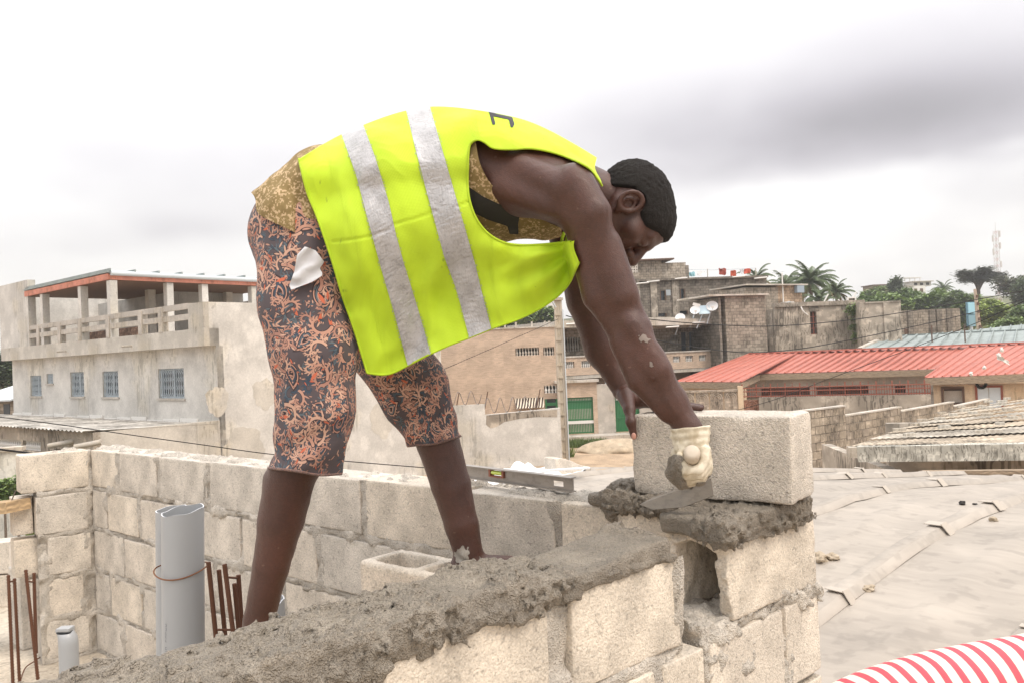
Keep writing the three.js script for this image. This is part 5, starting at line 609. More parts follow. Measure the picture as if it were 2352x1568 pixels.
// leaves in clumps on limbs: blobs [x, y, z, rx, ry, rz]
function crownGeo(blobs, n, size, seed, flat = 0) {
  const r = rng(seed), p = []; let tot = 0; const vol = blobs.map((b) => (tot += (b[3] * b[4] * b[5]) ** 0.75));
  let clump = null, left = 0; for (let i = 0; i < n; i++) { if (left-- <= 0) { const t = r() * tot, b = blobs[vol.findIndex((v) => v >= t)]; let x, y, z; do { x = r() * 2 - 1; y = r() * 2 - 1; z = r() * 2 - 1; } while (x * x + y * y + z * z > 1); const k = Math.pow(Math.hypot(x, y, z), -0.55); x *= k; y *= k; z *= k; if (y < -0.35 && r() < 0.5) y = -y; const w = 0.82 + 0.42 * vn(b[0] + x * 2.2, b[1] + y * 2.2, b[2] + z * 2.2 + seed); clump = [b[0] + x * b[3] * w, b[1] + y * b[4] * w, b[2] + z * b[5] * w]; left = 14 + r() * 16; }
    const cs = size * 2.6, q = [clump[0] + (r() + r() - 1) * cs, clump[1] + (r() + r() - 1) * cs * 0.7, clump[2] + (r() + r() - 1) * cs], a = r() * 6.28, t = (r() - 0.3) * 1.3 * (1 - flat), s = size * (0.6 + r() * 0.8), dx = V(Math.cos(a), Math.sin(t) * 0.8, Math.sin(a)).normalize().multiplyScalar(s), dy = V(-Math.sin(a), 0.35 * (r() - 0.5), Math.cos(a)).normalize().multiplyScalar(s * 0.42), c = V(...q);
    const A = c.clone().sub(dx), B = c.clone().add(dy), Cq = c.clone().add(dx), D = c.clone().sub(dy); for (const v of [A, D, B, B, D, Cq]) p.push(v.x, v.y, v.z); }
  const g = new THREE.BufferGeometry(); g.setAttribute('position', new THREE.BufferAttribute(new Float32Array(p), 3)); g.computeVertexNormals(); g.setAttribute('uv', new THREE.BufferAttribute(new Float32Array(p.length / 3 * 2), 2)); return g;
}
function tree(name, label, u, vTop, vBase, d, w, seed, opt = {}) { // crown between two sheet heights at distance d, w sheet pixels wide
  const { n = 5000, leaf = 0.3, mi = 0, kind = 'round', trunk = 0.25, hill = 0, group } = opt, top = P(u, vTop, d), bot = P(u, vBase, d), H = top.y - bot.y, Wd = w / FP * d / 2, o = thing(name, label, 'tree', group, V(top.x, hill, top.z)), r = rng(seed), y0 = bot.y - hill, blobs = [];
  if (kind === 'cone') for (let i = 0; i < 9; i++) { const t = i / 8; blobs.push([(r() - 0.5) * Wd * 0.4 * (1 - t), y0 + H * (0.12 + 0.76 * t), (r() - 0.5) * Wd * 0.4, Wd * lerp(0.85, 0.25, t), H * 0.16, Wd * lerp(0.85, 0.25, t)]); }
  else if (kind === 'umbrella') for (let i = 0; i < 12; i++) { const a = r() * 6.28, q = Math.sqrt(r()) * 0.8; blobs.push([Math.cos(a) * q * Wd, y0 + H * (0.45 + 0.5 * r() * (1 - 0.4 * q)), Math.sin(a) * q * Wd, Wd * 0.34, H * 0.1, Wd * 0.34]); }
  else for (let i = 0; i < 11; i++) { const a = r() * 6.28, q = Math.sqrt(r()) * 0.62; blobs.push([Math.cos(a) * q * Wd, y0 + H * (0.26 + 0.56 * r() * (1 - q * 0.5)), Math.sin(a) * q * Wd, Wd * (0.3 + 0.16 * r()), H * (0.17 + 0.1 * r()), Wd * (0.3 + 0.16 * r())]); }
  part(o, 'crown', crownGeo(blobs, n, leaf, seed + 1, kind === 'umbrella' ? 0.6 : 0), leafM[mi]); const fork = y0 + H * 0.3, g = [bar(V(0, 0, 0), V(0, fork, 0), trunk, 8, trunk * 0.7)]; for (const b of blobs) g.push(tube([V(0, fork * 0.9, 0), V(b[0] * 0.4, lerp(fork, b[1], 0.55), b[2] * 0.4), V(b[0], b[1], b[2])], trunk * 0.22, 5, 8)); part(o, 'trunk', merge(g), barkM); return o;
}
function palm(label, u, v, d, s, seed, nf = 26) {
  const c = P(u, v, d), r = rng(seed), o = thing('palm_tree', label, 'palm', 'coconut palms', V(c.x, 0, c.z)), green = [], dry = [];
  for (let i = 0; i < nf; i++) { const a = i * 2.4 + r() * 0.5, el = lerp(1.35, -0.35, Math.pow(i / nf, 0.85)) + (r() - 0.5) * 0.2, L = s * (0.85 + r() * 0.3), pts = []; for (let k = 0; k <= 10; k++) { const t = k / 10, e = el - t * t * (1.25 + r() * 0.12), p = k ? pts[k - 1].clone().add(V(Math.cos(a) * Math.cos(e), Math.sin(e), Math.sin(a) * Math.cos(e)).multiplyScalar(L / 10)) : V(0, c.y, 0); pts.push(p); }
    const list = i > nf - 4 ? dry : green; list.push(tube(pts, 0.03, 4, 10)); const tri = []; for (let k = 0; k < 60; k++) { const t = 0.12 + 0.87 * k / 60, f = t * 10, j = Math.min(9, Math.floor(f)), p = pts[j].clone().lerp(pts[j + 1], f - j), dir = pts[j + 1].clone().sub(pts[j]).normalize(), side = dir.clone().cross(V(0, 1, 0)).normalize(), ll = L * 0.23 * Math.sin(Math.PI * clamp(t * 0.86 + 0.12)) * (0.85 + r() * 0.3); for (const sg of [-1, 1]) { const tip = p.clone().addScaledVector(side, sg * ll * 0.75).addScaledVector(dir, ll * 0.5).add(V(0, -ll * (0.3 + r() * 0.3), 0)), w = dir.clone().multiplyScalar(0.035); tri.push(p.clone().sub(w), p.clone().add(w), tip); } }
    const g = new THREE.BufferGeometry(); g.setAttribute('position', new THREE.BufferAttribute(new Float32Array(tri.flatMap((q) => q.toArray())), 3)); g.computeVertexNormals(); list.push(uvBox(g)); }
  part(o, 'crown', merge(green), palmM); part(o, 'dry_fronds', merge(dry), mat(0.2, 0.16, 0.07, { transmission: 0.2 })); part(o, 'trunk', tube([V(0.3, 0, 0), V(0.1, c.y * 0.5, 0), V(0, c.y, 0)], 0.17, 8, 20), barkM);
}
palm('largest coconut palm, behind the box antenna roof', 1862, 648, 75, 2.6, 3, 36); palm('smaller coconut palm right of the largest palm', 1922, 672, 78, 1.9, 5, 24); palm('palm tuft showing above the washing line end', 1738, 640, 82, 2.0, 7, 16); palm('palm half hidden behind the tall block house', 1806, 660, 85, 2.6, 8, 22); palm('low palm in front of the plaster house roof', 1880, 690, 72, 1.7, 9, 18); palm('far palm standing before the hill houses', 2168, 664, 150, 2.4, 11, 20);
{ // the hill: a rise under the far trees
  const hill = surf((s, t) => { const x = lerp(-140, 300, s), z = lerp(-85, -330, t); return V(x, -0.5 + (sstep(0, 0.7, t) * 17 - 1) * sstep(-120, 40, x) + 1.2 * vn(x / 18, z / 18, 3), z); }, 80, 40); struct('hill', uvBox(prep(hill)), mat(0.12, 0.13, 0.06, { tile: T_GRIME, size: 12 }));
  const hillY = (x, z) => { const t = (-85 - z) / 245; return -0.5 + (sstep(0, 0.7, t) * 17 - 1) * sstep(-120, 40, x) + 1.2 * vn(x / 18, z / 18, 3); };
  const T = (label, u, a, b, d, w, s, o) => { const p = P(u, a, d); tree('tree', label, u, a, b, d, w, s, { hill: d > 85 ? Math.max(0, hillY(p.x, p.z)) : 0, ...o }); };
  T('dark conical tree on the skyline left of the pale hill house', 2058, 641, 690, 130, 62, 21, { kind: 'cone', mi: 2, n: 6000, leaf: 0.34 }); T('tall umbrella-crowned tree below the lattice mast', 2245, 611, 676, 125, 116, 22, { kind: 'umbrella', mi: 4, n: 9000, leaf: 0.3, trunk: 0.4 });
  T('sparse brownish tree right of the umbrella-crowned tree', 2325, 626, 690, 118, 100, 23, { mi: 4, n: 3800, leaf: 0.3 }); T('large dark tree at the right edge', 2372, 640, 730, 105, 130, 24, { mi: 2, n: 12000, leaf: 0.3 }); T('yellow-green tree behind the leaning pole', 2285, 690, 765, 82, 100, 25, { mi: 3, n: 11000, leaf: 0.24 }); T('dark green tree at the right edge above the grey roof', 2358, 692, 768, 78, 90, 26, { mi: 0, n: 9000, leaf: 0.22 }); T('low bush under the trees right of the blue panel', 2325, 728, 775, 72, 110, 27, { mi: 1, n: 9000, leaf: 0.2 });
  T('tree at the foot of the blue panel', 2216, 672, 770, 90, 60, 28, { mi: 0, n: 7000, leaf: 0.26 }); [[1990, 676, 740, 96, 70, 0], [2030, 668, 745, 100, 84, 1], [2082, 664, 745, 104, 90, 0], [2130, 672, 745, 98, 84, 1], [2178, 678, 748, 95, 80, 2], [1960, 690, 745, 92, 60, 1], [2105, 668, 705, 135, 60, 2], [2195, 666, 705, 130, 56, 0], [2010, 654, 700, 128, 60, 1], [2232, 668, 762, 102, 70, 1], [2150, 664, 720, 112, 90, 1], [2052, 672, 742, 97, 70, 1]].forEach(([u, a, b, d, w, mi], i) => T(['left', 'second', 'third', 'fourth', 'fifth', 'lowest left', 'rear middle', 'rear right', 'rear left', 'rightmost', 'rear central', 'front central'][i] + ' rounded tree of the green belt behind the plaster houses', u, a, b, d, w, 40 + i, { mi, n: 8000, leaf: 0.3, group: 'trees of the green belt' }));
  T('leafy tree seen under the vest, above the tiled house', 1235, 702, 768, 85, 120, 61, { mi: 1, n: 11000, leaf: 0.26 }); T('leafy tree left of the pole, half hidden by the vest', 1165, 712, 772, 88, 110, 62, { mi: 0, n: 9000, leaf: 0.26 }); T('dark tree at the far left edge behind the terraced house', 6, 800, 915, 55, 80, 63, { mi: 2, n: 9000, leaf: 0.16 }); T('leafy tree at the far left behind the shed', -40, 790, 920, 60, 110, 66, { mi: 0, n: 8000, leaf: 0.18 });
  T('bush at the foot of the pale yard wall', 8, 1098, 1152, 15.5, 26, 64, { mi: 1, n: 2600, leaf: 0.05, trunk: 0.03, hill: 0 }); T('small bush right against the block wall end', 38, 1092, 1148, 15.8, 24, 65, { mi: 0, n: 2400, leaf: 0.05, trunk: 0.03, hill: 0 });
  // ivy in the recess
  const iv = P(1966, 745, 53), blobs = [[0, 0, 0, 0.35, 1.2, 0.25], [-0.2, 0.9, 0.1, 0.35, 0.45, 0.2], [0.1, -0.9, 0.1, 0.4, 0.6, 0.3]]; const o = thing('ivy', 'green creeper growing in the recess of the plaster house', 'plant', null, iv); part(o, 'leaves', crownGeo(blobs, 2200, 0.1, 5), leafM[1]); part(o, 'stem', tube([V(0, -2, 0), V(0.05, 0, 0), V(-0.1, 1.2, 0)], 0.03, 5), barkM);
  // houses on the hill
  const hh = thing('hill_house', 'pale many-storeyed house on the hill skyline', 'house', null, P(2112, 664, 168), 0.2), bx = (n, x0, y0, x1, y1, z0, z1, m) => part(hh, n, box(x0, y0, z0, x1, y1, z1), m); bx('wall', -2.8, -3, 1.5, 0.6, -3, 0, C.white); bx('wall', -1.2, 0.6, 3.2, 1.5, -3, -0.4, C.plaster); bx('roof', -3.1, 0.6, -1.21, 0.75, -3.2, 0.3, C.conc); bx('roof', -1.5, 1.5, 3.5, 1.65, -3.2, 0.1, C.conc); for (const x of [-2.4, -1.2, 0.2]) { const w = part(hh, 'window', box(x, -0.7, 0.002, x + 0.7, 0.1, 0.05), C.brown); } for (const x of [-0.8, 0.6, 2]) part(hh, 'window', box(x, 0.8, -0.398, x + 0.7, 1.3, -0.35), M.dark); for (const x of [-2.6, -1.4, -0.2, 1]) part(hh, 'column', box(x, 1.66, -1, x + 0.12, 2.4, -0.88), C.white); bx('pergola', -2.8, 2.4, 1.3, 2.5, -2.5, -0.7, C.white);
  const h2 = thing('hill_house', 'brown flat-roofed house on the skyline left of the conical tree', 'house', null, P(2034, 668, 165), 0.1); part(h2, 'wall', box(-2.5, -3, -4, 2.5, 1.1, 0), mat(0.28, 0.2, 0.15)); part(h2, 'roof', box(-2.8, 1.1, -4.2, 2.8, 1.3, 0.4), C.brown); const h3 = thing('hill_house', 'distant pale house above the trees, seen beside the pole top', 'house', null, P(1262, 705, 160), 0); part(h3, 'wall', box(-4, -3, -4, 2.2, 1.6, 0), C.white); part(h3, 'wall', box(-6, -3, -3, -4, 0.3, 0), C.plaster); for (const x of [-3.4, -1.8, -0.2, 1.1]) part(h3, 'window', box(x, -0.6, 0.002, x + 0.8, 0.2, 0.05), C.brown); part(h3, 'roof', box(-4.2, 1.6, -4.2, 2.4, 1.8, 0.2), C.conc);
  // lattice mast
  const m0 = P(2297, 660, 210), m1 = P(2286, 530, 210), mt = thing('lattice_mast', 'red and white lattice mast on the skyline at the right', 'mast', null, V((m0.x + m1.x) / 2, hillY(m0.x, m0.z), m0.z)), H = m1.y - mt.position.y, w = 0.42, mw = mat(0.62, 0.58, 0.55), mr = mat(0.5, 0.25, 0.2); for (const [sx, sz] of [[-1, -1], [1, -1], [1, 1], [-1, 1]]) part(mt, 'leg', bar(V(sx * w * 1.3, 0, sz * w * 1.3), V(sx * w, H, sz * w), 0.05, 5), mw); const br = [[], []]; for (let k = 0; k < 22; k++) { const y0 = H * k / 22, y1 = H * (k + 1) / 22; for (const z of [-w, w]) { br[k % 2].push(bar(V(-w, y0, z), V(w, y1, z), 0.035, 4), bar(V(w, y0, z), V(-w, y1, z), 0.035, 4)); } } part(mt, 'bracing', merge(br[0]), mw); part(mt, 'bracing', merge(br[1]), mr); part(mt, 'spike', bar(V(0, H, 0), V(0, H + 2.2, 0), 0.05, 5), mw); for (const [y, sx] of [[0.72, -1], [0.8, 1], [0.9, -1], [0.96, 1], [0.55, 1]]) part(mt, 'aerial_panel', box(sx * 0.75, H * y - 0.9, 0, sx * 1.05, H * y + 0.7, 0.35), mw);
}
// ---------- the bricklayer ----------
const camInv = camera.matrixWorld.clone().invert(), _q = V();
const pix = (p) => { _q.copy(p).applyMatrix4(camInv); return [1176 + FP * _q.x / -_q.z, 784 - FP * _q.y / -_q.z, -_q.z]; };
const inPoly = (u, v, pts) => { // signed distance to a closed outline, + inside
  let d = 1e9, inside = false; for (let i = 0, j = pts.length - 1; i < pts.length; j = i++) { const [ax, ay] = pts[j], [bx, by] = pts[i], ex = bx - ax, ey = by - ay, t = clamp(((u - ax) * ex + (v - ay) * ey) / (ex * ex + ey * ey || 1)); d = Math.min(d, Math.hypot(u - ax - ex * t, v - ay - ey * t)); if (ay > v !== by > v && u < ((bx - ax) * (v - ay)) / (by - ay) + ax) inside = !inside; } return inside ? d : -d; };
const spline = (pts) => { const c = new THREE.CatmullRomCurve3(pts.map((p) => V(p[0], p[1], 0)), false, 'centripetal'); return (t) => { const q = c.getPointAt(clamp(t)); return [q.x, q.y]; }; };
const smoothPoly = (pts, n) => { const s = spline(pts); return Array.from({ length: n + 1 }, (_, i) => s(i / n)); };
const smin = (a, b, k) => { const h = clamp(0.5 + (0.5 * (b - a)) / k); return lerp(b, a, h) - k * h * (1 - h); };
const SAG = 1.9, ZS = EYE * 0 - SAG;                  // the plane he is bent in
function bones(list, k = 0.025) {                      // [a, b, ra, rb, zscale?]
  const L = list.map(([a, b, ra, rb, zs = 1]) => ({ a, ra, rb, zs, e: V(b.x - a.x, b.y - a.y, (b.z - a.z) * zs), l2: (b.x - a.x) ** 2 + (b.y - a.y) ** 2 + ((b.z - a.z) * zs) ** 2 || 1e-9 }));
  return (x, y, z) => { let d = 1e3; for (const o of L) { const px = x - o.a.x, py = y - o.a.y, pz = (z - o.a.z) * o.zs, t = clamp((px * o.e.x + py * o.e.y + pz * o.e.z) / o.l2), q = Math.hypot(px - o.e.x * t, py - o.e.y * t, pz - o.e.z * t) - lerp(o.ra, o.rb, t); d = d > 500 ? q : smin(d, q, k); } return d; };
}
const J = (u, v, d) => P(u, v, d);
const torsoB = [[J(705, 545, 1.9), J(900, 432, 1.9), 0.118, 0.116, 0.76], [J(900, 432, 1.9), J(1110, 410, 1.9), 0.116, 0.126, 0.74], [J(1110, 410, 1.9), J(1250, 432, 1.9), 0.126, 0.103, 0.72]];
const shoulderB = [[J(1165, 415, 1.79), J(1310, 450, 1.74), 0.078, 0.062], [J(1165, 415, 2.02), J(1290, 455, 2.06), 0.085, 0.065], [J(1215, 400, 1.8), J(1290, 415, 1.79), 0.07, 0.06]];
// head frame: o centre, U to the crown, F to the face, R to his right ear
const HO = J(1462, 478, 1.885), HU = V(0.97, 0.2, -0.06).normalize(), HR = V(0.0, 0.04, 1).addScaledVector(HU, -V(0.0, 0.04, 1).dot(HU)).normalize(), HF = HU.clone().cross(HR).normalize();
const hp = (r, u, f) => HO.clone().addScaledVector(HR, r).addScaledVector(HU, u).addScaledVector(HF, f);
const armB = [
  [J(1308, 455, 1.735), J(1345, 500, 1.715), 0.062, 0.051], [J(1345, 500, 1.715), J(1448, 755, 1.70), 0.05, 0.041],
  [J(1448, 760, 1.70), J(1488, 835, 1.685), 0.042, 0.0395], [J(1488, 835, 1.685), J(1545, 925, 1.67), 0.0395, 0.031], [J(1545, 925, 1.67), J(1582, 985, 1.66), 0.034, 0.0275], [J(1582, 985, 1.66), J(1588, 1030, 1.66), 0.0275, 0.03],
  [J(1290, 470, 2.055), J(1345, 690, 2.10), 0.06, 0.048], [J(1345, 690, 2.10), J(1388, 800, 2.09), 0.049, 0.052], [J(1388, 800, 2.09), J(1432, 895, 2.06), 0.05, 0.031],
];
const legB = [
  [J(705, 600, 1.80), J(722, 960, 1.79), 0.085, 0.062], [J(722, 960, 1.79), J(688, 1060, 1.80), 0.06, 0.057], [J(672, 1082, 1.80), J(645, 1195, 1.81), 0.0565, 0.0525], [J(645, 1195, 1.81), J(622, 1300, 1.81), 0.0525, 0.043], [J(622, 1300, 1.81), J(594, 1425, 1.81), 0.043, 0.0365], [J(594, 1425, 1.81), J(578, 1505, 1.82), 0.0365, 0.034],
  [J(800, 620, 2.0), J(985, 945, 2.08), 0.08, 0.056], [J(985, 945, 2.08), J(1006, 1015, 2.08), 0.056, 0.057], [J(1006, 1015, 2.08), J(1036, 1115, 2.07), 0.0585, 0.053], [J(1036, 1115, 2.07), J(1060, 1205, 2.06), 0.053, 0.046], [J(652, 1105, 1.815), J(634, 1215, 1.825), 0.05, 0.042], [J(1016, 1045, 2.085), J(1036, 1125, 2.08), 0.052, 0.046], [J(1060, 1205, 2.06), J(1084, 1300, 2.06), 0.046, 0.038], [J(1070, 1272, 2.02), J(1072, 1276, 2.02), 0.012, 0.012],
];
// feet, flat on what carries them
const SOLE_R = -0.72, SOLE_L = -0.57;
const foot = (x, d, h, ank) => { const q = (dx, dy, dz) => W(x + dx, d + dz, h + dy); const o = [[ank, q(-0.03, 0.04, 0), 0.034, 0.036], [q(-0.035, 0.035, 0), q(0.09, 0.032, 0), 0.034, 0.03], [ank, q(0.1, 0.035, 0), 0.032, 0.026], [q(0.08, 0.026, -0.012), q(0.14, 0.02, -0.015), 0.026, 0.02], [q(0.08, 0.024, 0.022), q(0.13, 0.018, 0.026), 0.024, 0.017]];
  [[-0.027, 0.185, 0.0125], [-0.007, 0.182, 0.0095], [0.009, 0.175, 0.009], [0.024, 0.166, 0.0085], [0.037, 0.155, 0.008]].forEach(([dz, l, r]) => o.push([q(0.13, 0.017, dz), q(l, r + 0.001, dz * 1.08), r + 0.002, r])); return o; };
const ankR = J(578, 1505, 1.82), ankL = J(1084, 1300, 2.06);
const footB = [...foot(ankR.x + 0.005, 1.82, SOLE_R, ankR), ...foot(ankL.x + 0.01, 2.06, SOLE_L, ankL)];
const neckB = [[J(1240, 415, 1.9), hp(0, -0.05, -0.035), 0.085, 0.056]];
const legF = bones(legB, 0.007), upF = bones([...torsoB, ...shoulderB, ...neckB, ...armB], 0.022), bodyF = (x, y, z) => smin(upF(x, y, z), legF(x, y, z), 0.02), footF = bones(footB, 0.012);
const skinF = (x, y, z) => { let d = smin(bodyF(x, y, z), footF(x, y, z), 0.012); if (y < EYE - 0.5) { if (x < -0.35 && d < 0.1) d = Math.max(d, EYE + SOLE_R + 0.001 - y); } return d + 0.0012 * vn(x * 45, y * 45, z * 45); };
// muscle: shallow grooves and swells on the near arm
const muscleB = bones([[J(1318, 420, 1.70), J(1366, 490, 1.68), 0.045, 0.038], [J(1366, 490, 1.68), J(1388, 585, 1.675), 0.038, 0.018], [J(1395, 560, 1.69), J(1432, 680, 1.682), 0.033, 0.036], [J(1432, 680, 1.682), J(1462, 745, 1.685), 0.034, 0.022], [J(1338, 560, 1.715), J(1372, 680, 1.71), 0.033, 0.036], [J(1372, 680, 1.71), J(1415, 765, 1.70), 0.034, 0.02], [J(1474, 752, 1.672), J(1482, 764, 1.67), 0.024, 0.02], [J(1452, 740, 1.665), J(1515, 850, 1.655), 0.024, 0.029], [J(1515, 850, 1.655), J(1554, 930, 1.655), 0.028, 0.02], [J(1430, 785, 1.69), J(1468, 870, 1.675), 0.031, 0.03], [J(1468, 870, 1.675), J(1532, 950, 1.665), 0.03, 0.02], [J(1560, 940, 1.645), J(1585, 985, 1.64), 0.012, 0.011], [J(1450, 800, 1.652), J(1498, 868, 1.638), 0.008, 0.007], [J(1498, 868, 1.638), J(1556, 952, 1.638), 0.007, 0.006], [J(1190, 380, 1.735), J(1290, 430, 1.70), 0.03, 0.034], [J(1150, 430, 1.74), J(1260, 470, 1.715), 0.028, 0.03]], 0.005);
const skin2 = (x, y, z) => smin(skinF(x, y, z), muscleB(x, y, z), 0.014) + 0.003;
// head
const headF = (x, y, z) => {
  const dx = x - HO.x, dy = y - HO.y, dz = z - HO.z, r = dx * HR.x + dy * HR.y + dz * HR.z, u = dx * HU.x + dy * HU.y + dz * HU.z, f = dx * HF.x + dy * HF.y + dz * HF.z, s = Math.abs(r);
  const el = (a, b, c, ra, rb, rc, rr = s) => { const A = (rr - a) / ra, B = (u - b) / rb, C = (f - c) / rc, k = Math.sqrt(A * A + B * B + C * C); return (k - 1) * Math.min(ra, rb, rc); };
  const cp = (a, b, rr = s) => (ra, rb) => { const e = [b[0] - a[0], b[1] - a[1], b[2] - a[2]], t = clamp(((rr - a[0]) * e[0] + (u - a[1]) * e[1] + (f - a[2]) * e[2]) / (e[0] ** 2 + e[1] ** 2 + e[2] ** 2)); return Math.hypot(rr - a[0] - e[0] * t, u - a[1] - e[1] * t, f - a[2] - e[2] * t) - lerp(ra, rb, t); };
  let d = el(0, 0.002, -0.012, 0.073, 0.08, 0.093); d = smin(d, el(0, 0.018, 0.036, 0.058, 0.054, 0.06), 0.02); d = smin(d, el(0, -0.058, 0.038, 0.053, 0.062, 0.052), 0.03); d = smin(d, el(0.0, -0.104, 0.072, 0.024, 0.02, 0.022), 0.022);
  d = smin(d, el(0.046, -0.034, 0.056, 0.024, 0.022, 0.028), 0.02); d = smin(d, cp([0.012, 0.004, 0.092], [0.043, 0.004, 0.078])(0.011, 0.009), 0.012);
  d = Math.max(d, -el(0.032, -0.014, 0.104, 0.018, 0.013, 0.02)); d = smin(d, el(0.031, -0.013, 0.0805, 0.0165, 0.0125, 0.0155), 0.004);
  d = smin(d, cp([0, 0.002, 0.09], [0, -0.04, 0.116])(0.009, 0.0145), 0.01); d = smin(d, el(0.015, -0.046, 0.1, 0.012, 0.01, 0.013), 0.006);
  d = smin(d, el(0, -0.07, 0.094, 0.026, 0.0075, 0.013), 0.008); d = smin(d, el(0, -0.083, 0.091, 0.023, 0.0085, 0.013), 0.006); d = smin(d, cp([0.04, -0.085, 0.02], [0.055, -0.05, -0.01])(0.02, 0.016), 0.025);
  // ear: rim, lobe and hollow
  const eu = (u + 0.03) / 1.02, ef = (f + 0.002) / 1.02, tilt = (s - 0.074 + 0.35 * (ef)) , ring = Math.hypot(Math.hypot(eu / 1.32, ef) - 0.0195, tilt - 0.008) - 0.005, plate = Math.max(Math.hypot(eu / 1.32, ef) - 0.02, Math.abs(tilt + 0.005) - 0.004), inner = Math.hypot(Math.hypot((eu + 0.004) / 1.4, ef - 0.002) - 0.0105, tilt - 0.003) - 0.0032, lobe = Math.hypot((eu + 0.029) / 1.1, ef - 0.008, tilt - 0.003) - 0.0075, trag = Math.hypot(eu + 0.008, ef - 0.016, tilt - 0.004) - 0.006;
  const ear = smin(smin(smin(Math.min(ring, plate), inner, 0.003), lobe, 0.004), trag, 0.003); d = smin(d, ear, 0.005);
  return d;
};
// left hand flat on the block, thumb over its end
const onTop = (u, d, dh = 0.0105) => { const p = J(u, 940, d); p.y = EYE - 0.16 + dh; return p; };
const handL = bones([[J(1432, 895, 2.06), J(1462, 915, 2.045), 0.029, 0.026], [J(1455, 905, 2.05), onTop(1522, 2.0, 0.02), 0.026, 0.014], [J(1455, 908, 2.055), onTop(1520, 2.03, 0.02), 0.026, 0.014], [J(1452, 908, 2.06), onTop(1508, 2.07, 0.018), 0.024, 0.013],
  ...[[1524, 1.995, 1568, 1.985, 1610, 1.98, 0.0088], [1524, 2.025, 1572, 2.02, 1612, 2.018, 0.0088], [1518, 2.05, 1562, 2.053, 1598, 2.055, 0.0084], [1506, 2.075, 1538, 2.085, 1566, 2.092, 0.0076]].flatMap(([a, d0, b, d1, c, d2, r]) => [[onTop(a, d0, 0.018), onTop(b, d1, 0.017), r + 0.002, r], [onTop(b, d1, 0.017), onTop(c, d2, 0.009), r, r - 0.0012]]),
  [J(1438, 908, 2.03), J(1446, 940, 1.985), 0.023, 0.014], [J(1446, 940, 1.985), J(1449, 968, 1.962), 0.0125, 0.011], [J(1449, 968, 1.962), J(1456, 1000, 1.962), 0.0115, 0.0085]], 0.009);
const box3 = (pts, m) => { const b = new THREE.Box3().setFromPoints(pts).expandByScalar(m); return [b.min, b.max]; };
const skinMat = mat(0.5, 0.5, 0.5, { rough: 0.4, specularIntensity: 1, sheen: 0.2, sheenColor: new THREE.Color(0.5, 0.4, 0.36), sheenRoughness: 0.5 });
{ skinMat.map = rep(dtex(512, (x, y) => { const b = pf(x, y, 6, 701, 4), f = pf(x, y, 90, 711, 2), d = pf(x, y, 22, 721, 3); const k = 1 + (b - 0.5) * 0.25 + (f - 0.5) * 0.14; let c = [77 * k, 49 * k, 40 * k]; if (d > 0.9) c = c.map((v, i) => lerp(v, [150, 130, 115][i], 0.3)); return c; }), 0.4); skinMat.color.setRGB(1, 1, 1); skinMat.bumpMap = rep(T_GRAINB, 0.12); skinMat.bumpScale = 0.0006; }
const man = thing('person', 'bricklayer in lime yellow safety vest and patterned shorts bending over the wall with a trowel', 'person');
